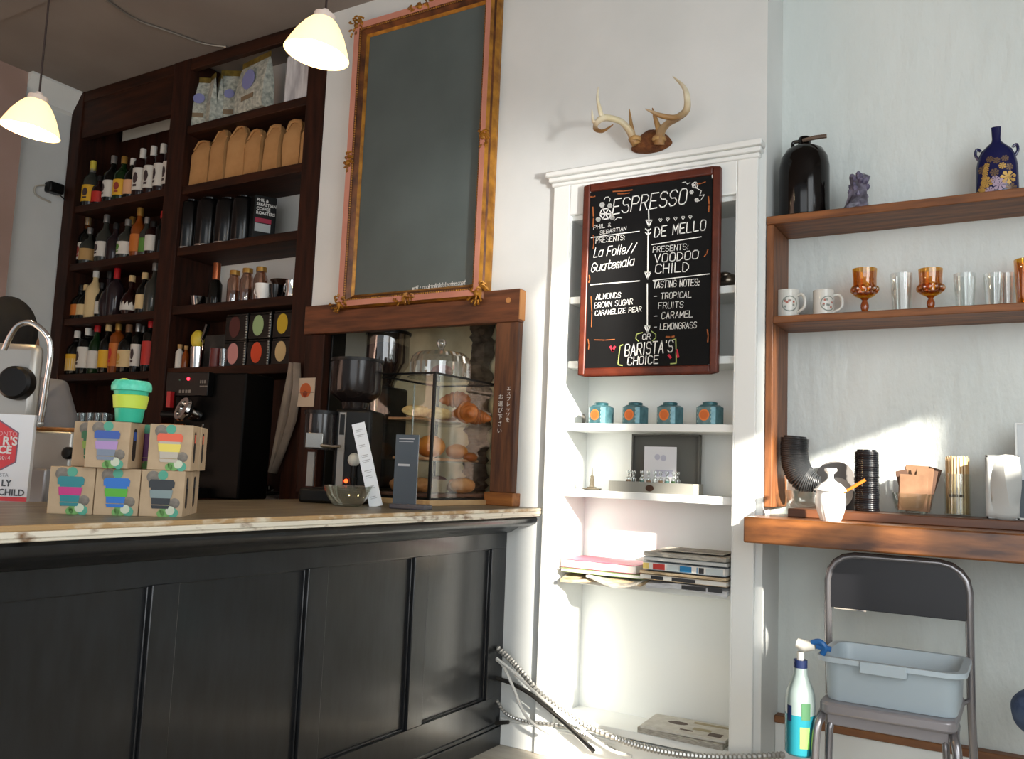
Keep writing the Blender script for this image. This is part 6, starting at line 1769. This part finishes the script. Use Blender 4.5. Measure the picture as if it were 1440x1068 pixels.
# straight stack of black lids
c = at(1219, 712, Y=Ys); zt = at(1219, 634, Y=Ys).z; n_ = 30
r2 = (at(1237, 670, Y=Ys) - at(1201, 670, Y=Ys)).length / 2
m_lid2 = M('black_lid_gloss', '#0d0e11', .15, coat=.4)
proto = lid_mesh(r2 * .98).build('takeaway_lid_disc', m_lid2, None)
for i in range(n_):
    o = proto if i == 0 else proto.copy()
    if i: COL.objects.link(o)
    o.location = (c.x + random.uniform(-.0012, .0012), Ys + random.uniform(-.001, .001), ZB + .004 + (zt - ZB - .012) * i / (n_ - 1))
    tag(o, 'topmost black lid of the straight stack' if i == n_ - 1 else 'bottom black lid of the straight stack' if i == 0 else 'black plastic cup lid within the straight stack beside the bowl of napkins', 'cup lid', 'black cup lids in the straight stack')
# bowl with kraft sleeves
c = at(1284, 717, Y=Ys)
rb = (at(1317, 690, Y=Ys) - at(1256, 690, Y=Ys)).length / 2
t = thing('glass_bowl', 'clear glass bowl on the ledge filled with brown paper sleeves', 'bowl', (c.x, Ys, ZB))
G().lathe([(0, 0), (rb * .6, 0), (rb * .85, .02), (rb, .07), (rb * .97, .07), (rb * .8, .022), (0, .006)], 36, close=True).build('body', GLASS('dish_glass', '#dfe4e2'), t)
m_slv = M('kraft_sleeve', '#86654b', .8, c2='#77573f', scale=20); m_slvd = M('brown_sachet', '#553c2d', .8)
sl = [(1266, 660, -14, .022, .11, m_slvd, 'dark brown sachet leaning at the left side of the sleeve bowl'), (1272, 662, -9, .022, .105, m_slv, 'narrow kraft sleeve second from the left in the bowl'), (1290, 655, 3, .045, .125, m_slv, 'tall kraft sleeve behind the widest one in the bowl'),
      (1284, 668, 2, .050, .11, m_slv, 'widest kraft sleeve at the front of the bowl'), (1301, 658, 6, .03, .12, m_slv, 'kraft sleeve right of the tall one in the bowl'), (1309, 660, 11, .026, .115, m_slvd, 'dark brown sachet near the right side of the sleeve bowl'), (1316, 656, 17, .024, .12, m_slvd, 'dark brown sachet leaning furthest right over the bowl rim')]
for k, (px, pt, ang, hw, hh_, mt, lab) in enumerate(sl):
    y = Ys - .03 + (k % 4) * .018 if k != 3 else Ys - .045
    p = at(px, pt, Y=y)
    a_ = R(ang)
    base_z = ZB + .012
    H = p.z - base_z
    t = thing('paper_sleeve', lab, 'paper sleeve', (p.x - math.tan(a_) * H, y, base_z), 0, 'paper sleeves in the bowl')
    g = G(); g.x = Matrix.Rotation(a_, 4, 'Y')
    nl_ = 3
    for q_ in range(nl_):
        g.box((-hw * (.9 + .05 * q_) * .9, q_ * .0022, 0), (hw * .92, q_ * .0022 + .0016, H * (1 - .03 * q_)))
    g.build('sleeve', mt, t)
# stir sticks in a glass
c = at(1347, 723, Y=Ys); rs_ = (at(1367, 690, Y=Ys) - at(1329, 690, Y=Ys)).length / 2
t = thing('stick_glass', 'clear straight glass holding a bundle of wooden stir sticks', 'glass', (c.x, Ys, ZB))
hg = at(1347, 667, Y=Ys).z - ZB
G().lathe([(0, 0), (rs_ * .95, 0), (rs_, .006), (rs_, hg), (rs_ - .003, hg), (rs_ - .004, .008), (0, .008)], 32, close=True).build('body', GLASS('dish_glass', '#dfe4e2'), t)
g = G()
for k in range(10): g.box((-.022 + k * .0045, -rs_ * math.cos((-.022 + k * .0045 + .002) / rs_) - .0012, hg * .45), (-.0195 + k * .0045, -rs_ * math.cos((-.022 + k * .0045 + .002) / rs_) - .0004, hg * .52))
g.build('black_print', m_plastic_k, t)
m_st = M('birch_stick', '#d3bb95', .65, c2='#bb9c70', scale=8, stretch=(10, 10, 1)); m_st2 = M('birch_stick_dark', '#a98859', .65)
hs_ = at(1347, 643, Y=Ys).z - ZB - .009
proto = {}
k = 0
rr = random.Random(3)
for ring, n_ in ((.86, 22), (.62, 15), (.36, 8)):
    for i in range(n_):
        a = i * 2 * math.pi / n_ + ring * 3
        mt = m_st if rr.random() < .72 else m_st2
        if mt.name not in proto:
            proto[mt.name] = box((-.003, -.0009, 0), (.003, .0009, hs_)).build('stir_stick', mt, None); o = proto[mt.name]
        else:
            o = proto[mt.name].copy(); COL.objects.link(o)
        o.location = (c.x + math.cos(a) * rs_ * ring, Ys + math.sin(a) * rs_ * ring, ZB + .009 - rr.uniform(0, .0005))
        o.rotation_euler = (0, 0, a + math.pi / 2); o.scale = (1, 1, rr.uniform(.97, 1.02))
        tag(o, 'pale wooden stir stick in the bundle standing in the straight glass', 'stir stick', 'wooden stir sticks')
# napkin dispenser
yn = D + .055
a = at(1387, 727, Y=yn); b = at(1434, 727, Y=yn); zt = at(1410, 641, Y=yn).z - ZB
t = thing('napkin_dispenser', 'chrome napkin dispenser full of white napkins at the right of the ledge', 'napkin dispenser', ((a.x + b.x) / 2, yn, ZB))
w_ = (b.x - a.x) / 2; dp = .1
g = G(); e = .004
g.box((-w_, 0, 0), (-w_ + e, dp, zt)); g.box((w_ - e, 0, 0), (w_, dp, zt)); g.box((-w_ + e, 0, zt - e), (w_ - e, dp, zt)); g.box((-w_ + e, 0, 0), (w_ - e, dp, e)); g.box((-w_ + e, dp - e, e), (w_ - e, dp, zt - e))
for lo, hi in (((-w_, -.002, 0), (-w_ + .008, .002, zt)), ((w_ - .008, -.002, 0), (w_, .002, zt)), ((-w_, -.002, zt - .008), (w_, .002, zt)), ((-w_, -.002, 0), (w_, .002, .010))): g.box(lo, hi)
g.build('casing', m_steel, t, bevel=.0012)
g = G(); nx, nz = 8, 10
vs = []
for j in range(nz + 1):
    for i in range(nx + 1):
        u, v = i / nx * 2 - 1, j / nz
        vs.append((u * (w_ - .006), .010 - .018 * math.exp(-((u - .15 - .2 * v) ** 2) * 9) * math.sin(v * 3) + .004 * abs(u), .008 + v * (zt - .016)))
W_ = nx + 1
fs = [(j * W_ + i, j * W_ + i + 1, (j + 1) * W_ + i + 1, (j + 1) * W_ + i) for j in range(nz) for i in range(nx)]
g.add(vs, fs); o = g.build('napkins', M('napkin', '#b4b5b1', .85), t)
s_ = o.modifiers.new('thick', 'SOLIDIFY'); s_.thickness = .05; s_.offset = -1 if True else 1
# framed notice at the right edge
yf = D + .12
a = at(1427, 595, Y=yf)
t = thing('framed_notice', 'silver framed white notice standing behind the napkin dispenser', 'framed notice', (a.x, yf, ZB))
hf = a.z - ZB; wf = .21
g = G()
for lo, hi in (((0, 0, 0), (.006, .012, hf)), ((wf - .006, 0, 0), (wf, .012, hf)), ((.006, 0, 0), (wf - .006, .012, .006)), ((.006, 0, hf - .006), (wf - .006, .012, hf))): g.box(lo, hi)
g.build('frame', m_steel, t)
box((.006, .004, .006), (wf - .006, .009, hf - .006)).build('sheet', M('notice_sheet', '#c9ced0', .5), t)
g = G(); g.xzprism([(.006, .006), (wf - .006, .006), (wf - .006, hf * .52), (.006, hf * .40)], .0030, .0038)
g.build('dark_area', M('slate_print', '#4d565c', .5), t)
# dark rounded tray and a paler plate leaning on the wall behind the sugar jar
ytr = D + .20
a, b = at(1148, 690, Y=ytr), at(1202, 690, Y=ytr); zt = at(1175, 649, Y=ytr).z - ZB
wt = (b.x - a.x) / 2
t = thing('grey_tray', 'dark grey round-topped tray leaning on the wall behind the sugar jar', 'tray', ((a.x + b.x) / 2, ytr, ZB))
g = G(); pl = [(-wt, 0), (wt, 0), (wt, zt * .68)] + [(wt * math.cos(R(k)), zt * .68 + zt * .32 * math.sin(R(k))) for k in range(15, 180, 15)] + [(-wt, zt * .68)]
g.xzprism(pl, 0, .008); g.build('tray', M('slate_tray', '#75716e', .6), t, bevel=.002)
c = at(1177, 676, Y=ytr - .01)
t = thing('grey_plate', 'small pale plate standing before the dark tray behind the sugar jar', 'plate', (c.x, ytr - .02, ZB))
g = G(); g.lathe([(0, 0), (.042, 0), (.056, .006), (.058, .008), (.042, .004), (0, .003)], 36)
g.build('plate', M('dove_grey', '#b5b1ab', .5), t, (0, .008, .058), (R(82), 0, 0))

# ------------------------------------------------------------------ folding chair
m_chm = M('gunmetal_grey', '#918d90', .32, .35); m_chb = M('dark_grey_metal', '#26262a', .35, .2); m_tube = M('satin_tube', '#8f8c8e', .25, .7)
yb, yfr = 3.09, 2.70
x0c, x1c = at(1160, 830, Y=yb).x, at(1369, 850, Y=yb).x
ztop = at(1265, 782, Y=yb).z
s0, s1 = at(1150, 990, Y=yfr), at(1345, 1020, Y=yfr)
zseat = (s0.z + s1.z) / 2 + .006
t = thing('folding_chair', 'grey metal folding chair under the ledge carrying a plastic tub', 'chair', ((x0c + x1c) / 2, 2.9, 0))
o_ = Vector(((x0c + x1c) / 2, 2.9, 0)); hw = (x1c - x0c) / 2 - .011
L = lambda x, y, z: (x, y - 2.9, z)
rc = .085
arch = [L(-hw - .012, yb + .06, 0.0), L(-hw, yb + .02, zseat - .05), L(-hw, yb, ztop - rc - .15), L(-hw, yb, ztop - rc - .012)]
arch += [L(-hw + rc - rc * math.cos(R(a)), yb, ztop - .012 - rc + rc * math.sin(R(a))) for a in (25, 45, 65, 90)]
arch += [(-x, y, z) for x, y, z in arch[::-1]]
G().tube(arch, .0125, 12).build('back_frame', m_tube, t)
pl = [(-hw, ztop - .185)] + [(-hw, ztop - rc - .012)] + [(-hw + rc - rc * math.cos(R(a)), ztop - .012 - rc + rc * math.sin(R(a))) for a in (25, 45, 65, 90)]
pl += [(-x, z) for x, z in pl[::-1]]
g = G()
def rest(y_, k): return [(x, y_ - 2.9 + .018 * (1 - (x / hw) ** 2), z) for x, z in pl]
n_ = len(pl)
g.xzprism(pl, yb - 2.9 - .008, yb - 2.9 + .006)
g.build('backrest', m_chb, t, bevel=.002)
box((-hw + .02, yb - 2.9 - .0095, ztop - .189), (-hw + .12, yb - 2.9 - .0075, ztop - .185)).build('backrest_edge', m_chrome, t)
ws0, ws1 = s0.x - o_.x, s1.x - o_.x
g = G(); rcs = .03
def rrect(x0, x1, y0, y1, r): return [(x0 + r - r * math.cos(R(a)), y0 + r - r * math.sin(R(a))) for a in (0, 30, 60, 90)] + [(x1 - r + r * math.sin(R(a)), y0 + r - r * math.cos(R(a))) for a in (0, 30, 60, 90)] + [(x1 - r + r * math.cos(R(a)), y1 - r + r * math.sin(R(a))) for a in (0, 30, 60, 90)] + [(x0 + r - r * math.sin(R(a)), y1 - r + r * math.cos(R(a))) for a in (0, 30, 60, 90)]
g.prism(rrect(ws0, ws1, yfr - 2.9, yb - 2.9 - .015, rcs), zseat - .034, zseat)
g.build('seat', m_chm, t, bevel=.008)
box(L(ws0 + .02, yfr + .028, zseat - .068), L(ws1 - .02, yfr + .042, zseat - .034)).build('seat_apron', m_chm, t, bevel=.003)
for sx, e in ((-1, ws0), (1, ws1)):
    G().tube(smooth_path([L(e - sx * .012 * 0 + sx * -.008, yfr + .10, zseat - .03), L(e - sx * .006, yfr + .02, zseat - .045), L(e + sx * .004, yfr - .01, zseat - .12), L(e + sx * .012, yfr - .03, .01)], 5), .0125, 10).build('leg', m_tube, t)
    G().tube(smooth_path([L(e - sx * .035, yfr + .12, zseat - .04), L(e - sx * .03, yfr + .04, zseat - .06), L(e - sx * .026, yfr + .03, zseat - .14), L(e - sx * .022, yfr + .01, .12)], 5), .010, 10).build('leg_brace', m_tube, t)
    G().tube([L(sx * (hw - .006), yb + .02, zseat - .02), L(e - sx * .012, yb - .06, zseat - .02)], .008, 8).build('hinge_bar', m_tube, t)

# bus tub
yt0 = yfr + .025
r0, r1 = at(1147, 925, Y=yt0 - .012), at(1357, 948, Y=yt0 - .012)
b0, b1 = at(1156, 984, Y=yt0 + .012), at(1342, 1008, Y=yt0 + .012)
zr_ = (r0.z + r1.z) / 2
t = thing('plastic_tub', 'light grey-blue plastic bus tub standing on the folding chair', 'tub', ((r0.x + r1.x) / 2, yt0 + .14, zseat + .001))
hr = (r1.x - r0.x) / 2; hb2 = (b1.x - b0.x) / 2; dr, db = .155, .13; H = zr_ - zseat
m_tub = M('grey_blue_plastic', '#aab7be', .4)
def loop(hx, hy, r, z): return [(x, y, z) for x, y in rrect(-hx, hx, -hy, hy, r)]
rings = [loop(hb2 * .98, db * .98, .035, 0), loop(hb2, db, .04, .006), loop(hr - .016, dr - .016, .045, H - .012), loop(hr - .014, dr - .014, .045, H - .006), loop(hr, dr, .05, H - .006), loop(hr + .001, dr + .001, .05, H - .014), loop(hr + .004, dr + .004, .05, H - .014), loop(hr + .003, dr + .003, .05, H), loop(hr - .017, dr - .017, .043, H), loop(hr - .020, dr - .020, .043, H - .008), loop(hb2 - .004, db - .004, .036, .005)]
g = G(); vs = [p for r in rings for p in r]; n_ = len(rings[0])
fs = [tuple(range(n_))[::-1], tuple((len(rings) - 1) * n_ + i for i in range(n_))]
for j in range(len(rings) - 1):
    for i in range(n_): fs.append((j * n_ + i, j * n_ + (i + 1) % n_, (j + 1) * n_ + (i + 1) % n_, (j + 1) * n_ + i))
g.add(vs, fs); g.build('tub', m_tub, t)
hwx = at(1242, 940, Y=yt0 - .012).x - (r0.x + r1.x) / 2
g = G(); g.box((hwx - .062, -dr - .009, H - .032), (hwx + .062, -dr + .002, H + .001))
g.box((hwx - .062, -dr + .002, H - .034), (hwx - .057, -dr + .02, H - .006)); g.box((hwx + .057, -dr + .002, H - .034), (hwx + .062, -dr + .02, H - .006))
g.build('grip', m_tub, t, bevel=.003)
# spray bottle hooked on the tub's rim
ysb = yt0 - .005
q = lambda px, py: at(px, py, Y=ysb)
c = q(1125, 1060)
t = thing('spray_bottle', 'spray bottle with teal liquid and blue trigger hooked on the tub rim', 'spray bottle', (c.x, ysb, c.z))
pxs = (q(1145, 1000) - q(1105, 1000)).length / 40
zz = lambda py: q(1125, py).z - c.z
prof = [(0, 0), (18 * pxs, 0), (20.5 * pxs, .006), (20.5 * pxs, zz(985)), (19 * pxs, zz(972)), (13 * pxs, zz(957)), (10 * pxs, zz(948)), (9 * pxs, zz(938)), (0, zz(938))]
G().lathe([p for p in prof], 24).build('bottle', M('frosted_plastic', '#a9bab8', .3, trans=.35), t)
G().lathe([(0, -.0006), (18.4 * pxs, -.0006), (20.9 * pxs, .005), (20.9 * pxs, zz(1003)), (0, zz(1003))], 24).build('liquid', M('teal_cleaner', '#24808f', .25), t)
G().lathe([(0, zz(939)), (9.6 * pxs, zz(939)), (9.6 * pxs, zz(928)), (0, zz(928))], 20).build('collar', M('navy_plastic', '#1b2a55', .4), t)
g = G(); lw2 = 12 * pxs
def onb(x, z): r_ = 21.1 * pxs; a = R(-62) + x / r_; return Vector((r_ * math.cos(a), r_ * math.sin(a), z))
for (x0, x1, za_, zb_, m_) in ((-6, 8, 1048, 1018, 0), (-4, 9, 1008, 985, 1), (-26, -18, 1012, 990, 2)):
    for k in range(5):
        u0, u1 = x0 + (x1 - x0) * k / 5, x0 + (x1 - x0) * (k + 1) / 5
        g.add([onb(u0 * pxs, zz(za_)), onb(u1 * pxs, zz(za_)), onb(u1 * pxs, zz(zb_)), onb(u0 * pxs, zz(zb_))], [(0, 1, 2, 3)], m_)
g.build('stickers', [M('lime_sticker', '#7fc25a', .6), M('dark_green_print', '#3f6f4a', .6), M('navy_plastic', '#1b2a55')], t)
g = G(); g.lathe([(0, zz(929)), (5 * pxs, zz(929)), (5 * pxs, zz(917)), (0, zz(917))], 14)
g.tube([(-5 * pxs, 0, zz(905)), (6 * pxs, 0, zz(908)), (20 * pxs, 0, zz(906))], [7 * pxs, 8.5 * pxs, 6 * pxs], 10)
g.build('spray_head', M('white_plastic', '#dcd9cf', .4), t)
G().tube(smooth_path([(16 * pxs, -.004, zz(902)), (27 * pxs, -.006, zz(899)), (34 * pxs, -.004, zz(906)), (30 * pxs, 0, zz(916))], 5), 4.2 * pxs, 8).build('trigger', M('blue_trigger', '#1a5fa0', .35), t)
G().tube([(22 * pxs, 0, zz(906)), (42 * pxs, .0, zz(908))], 4 * pxs, 8).build('nozzle', M('blue_trigger', '#1a5fa0'), t)
# denim bundle at the right edge
c = at(1440, 1000, Y=3.12)
t = thing('denim_bag', 'blue denim bag at the right edge of the photo under the ledge', 'bag', (c.x + .085, 3.12, 0))
z0 = at(1440, 1035, Y=3.12).z; z1 = at(1440, 963, Y=3.12).z
g = G(); g.ball((0, 0, (z0 + z1) / 2), (.125, .11, (z1 - z0) / 2 * 1.15), 18, 12, jit=.03)
g.build('pouch', M('denim', '#5d6f8c', .9, c2='#39496a', scale=18, bump=.5, bscale=40), t, sub=1)
G().tube([(0, 0, (z0 + z1) / 2), (0, .0, z1 + .1), (0.02, .02, .92)], .012, 8).build('strap', M('denim', '#5d6f8c'), t)

# ------------------------------------------------------------------ cables and flexible conduit at the skirting
def flex(label, pts, r, name='flexible_conduit', amp=.22, mat=None, step=.006):
    P0 = smooth_path(pts, 24)
    # resample evenly
    out = [P0[0]]; acc = 0
    for a, b in zip(P0[:-1], P0[1:]):
        d = (b - a).length; acc += d
        if acc >= step: out.append(b); acc = 0
    rs = [r * (1 + amp * (1 if i % 2 else -1)) for i in range(len(out))]
    return tag(G().tube(out, rs, 8).build(name, mat or m_flex, None, ang=20), label, 'conduit' if amp else 'cable', 'cables along the skirting')
m_flex = M('flexible_steel', '#b9b7b2', .3, .8)
Q = lambda l, y=D - .045: [at(a, b, Y=y) for a, b in l]
flex('thick ribbed metal conduit curving from the bar end down along the alcove foot', Q([(699, 911), (716, 927), (735, 948), (758, 974), (785, 996), (815, 1016), (850, 1032), (900, 1050), (960, 1062), (1030, 1066), (1105, 1062)], D - .055), .011)
flex('thin ribbed metal conduit low behind the black cable', Q([(698, 985), (712, 1004), (735, 1014), (765, 1018), (800, 1024), (840, 1042), (870, 1060)], D - .03), .007, step=.005)
m_wc = M('white_cable', '#dad8d2', .45); m_kc = M('black_cable', '#26231f', .5)
flex('white cable drooping from the bar end to the floor', Q([(698, 928), (708, 938), (722, 968), (735, 1000), (752, 1020), (776, 1034)], D - .075), .006, 'power_cable', 0, m_wc, .01)
flex('white cable running beside the thick conduit', Q([(698, 926), (720, 944), (750, 972), (775, 993), (800, 1010), (830, 1036), (860, 1056), (890, 1064)], D - .09), .006, 'power_cable', 0, m_wc, .01)
flex('black cable emerging from the bar end below the white ones', Q([(697, 954), (718, 961), (745, 976), (765, 992), (795, 1018), (818, 1040), (838, 1060)], D - .04), .009, 'power_cable', 0, m_kc, .01)
flex('short black cable stub at the foot of the bar end', Q([(697, 1018), (706, 1017), (716, 1016)], D - .05), .008, 'power_cable', 0, m_kc, .01)
# ------------------------------------------------------------------ pieces of parts go under their part
SUB = {'bottle': {'paper_label': 'body'}, 'pendant_lamp': {'bulb': 'lamp_shade', 'shade_cap': 'lamp_shade'}, 'bar_counter': {'edge_trim': 'countertop', 'worn_wood_lip': 'countertop'},
       'pass_through_frame': {'lintel_end': 'lintel'}, 'framed_blackboard': {'chalk_lettering': 'slate_panel', 'beading': 'bead_bed'},
       'menu_chalkboard': {'chalk_lettering': 'board'}, 'foil_coffee_bag': {'emblem': 'pouch', 'sticker': 'pouch', 'seal': 'pouch'}, 'plastic_bag': {'seal': 'pouch'},
       'paper_coffee_bag': {'rolled_top': 'body'}, 'coffee_canister': {'base_ring': 'body'}, 'printed_black_box': {'lettering': 'carton'}, 'glass_jar': {},
       'tea_tin': {'oval_label': 'body', 'round_label': 'body', 'braided_edge': 'body'}, 'orange_dot_card': {'lettering': 'card'},
       'dark_espresso_machine': {'red_indicator': 'control_panel', 'green_indicator': 'control_panel', 'panel_print': 'control_panel', 'portafilter_handle': 'group_head'},
       'espresso_machine': {'round_knob': 'group_panel', 'wand_tip': 'steam_wand', 'valve_knob': 'body'}, 'person': {'strap_buckle': 'apron_strap'},
       'award_sign': {'lettering': 'card'}, 'cup_box': {'cup_print': 'carton', 'side_slot': 'carton'}, 'reusable_cup': {'band': 'body', 'lid_plug': 'lid'},
       'coffee_grinder': {'doser_lid': 'doser', 'measure_plate': 'doser', 'doser_lever': 'doser', 'strip_window': 'front_strip', 'hopper_lid': 'hopper', 'lit_switch': 'body'},
       'bean_grinder': {'hopper_lid': 'hopper', 'name_plate': 'body'}, 'price_card': {'lettering': 'card'}, 'menu_holder': {'lettering': 'board'},
       'cake_dome': {'knob': 'dome'}, 'green_plaque': {'panel': 'plate'}, 'sampler_box': {'clasp': 'tray', 'insert': 'tray'}, 'small_card': {'lettering': 'card'},
       'magazine': {'spine_print': 'pages'}, 'newspaper': {'spine_print': 'pages', 'front_page_print': 'pages'}, 'glass_jug': {'finger_ring': 'cap', 'wooden_tag': 'cap'},
       'amethyst': {'crystal_points': 'rock'}, 'cobalt_vase': {'gilt_painting': 'body'}, 'mug': {'emblem': 'body'}, 'goblet': {'pressed_dots': 'bowl'},
       'sugar_jar': {'lid_knob': 'lid'}, 'stick_glass': {'black_print': 'body'}, 'framed_notice': {'dark_area': 'sheet'}, 'folding_chair': {'backrest_edge': 'backrest'},
       'plastic_tub': {'grip': 'tub'}, 'spray_bottle': {'stickers': 'bottle', 'liquid': 'bottle', 'trigger': 'spray_head', 'nozzle': 'spray_head', 'collar': 'bottle'},
       'security_camera': {'lens': 'housing'}, 'deer_antlers': {}, 'saucer_stack': {}}
for o in list(COL.objects):
    if o.parent or 'category' not in o: continue
    m = SUB.get(o.name.split('.')[0])
    if not m: continue
    parts = {}
    for c in o.children: parts.setdefault(c.name.split('.')[0], c)
    for c in list(o.children):
        p = parts.get(m.get(c.name.split('.')[0]))
        if p:
            c.parent = p
            c.matrix_parent_inverse = p.matrix_basis.inverted()
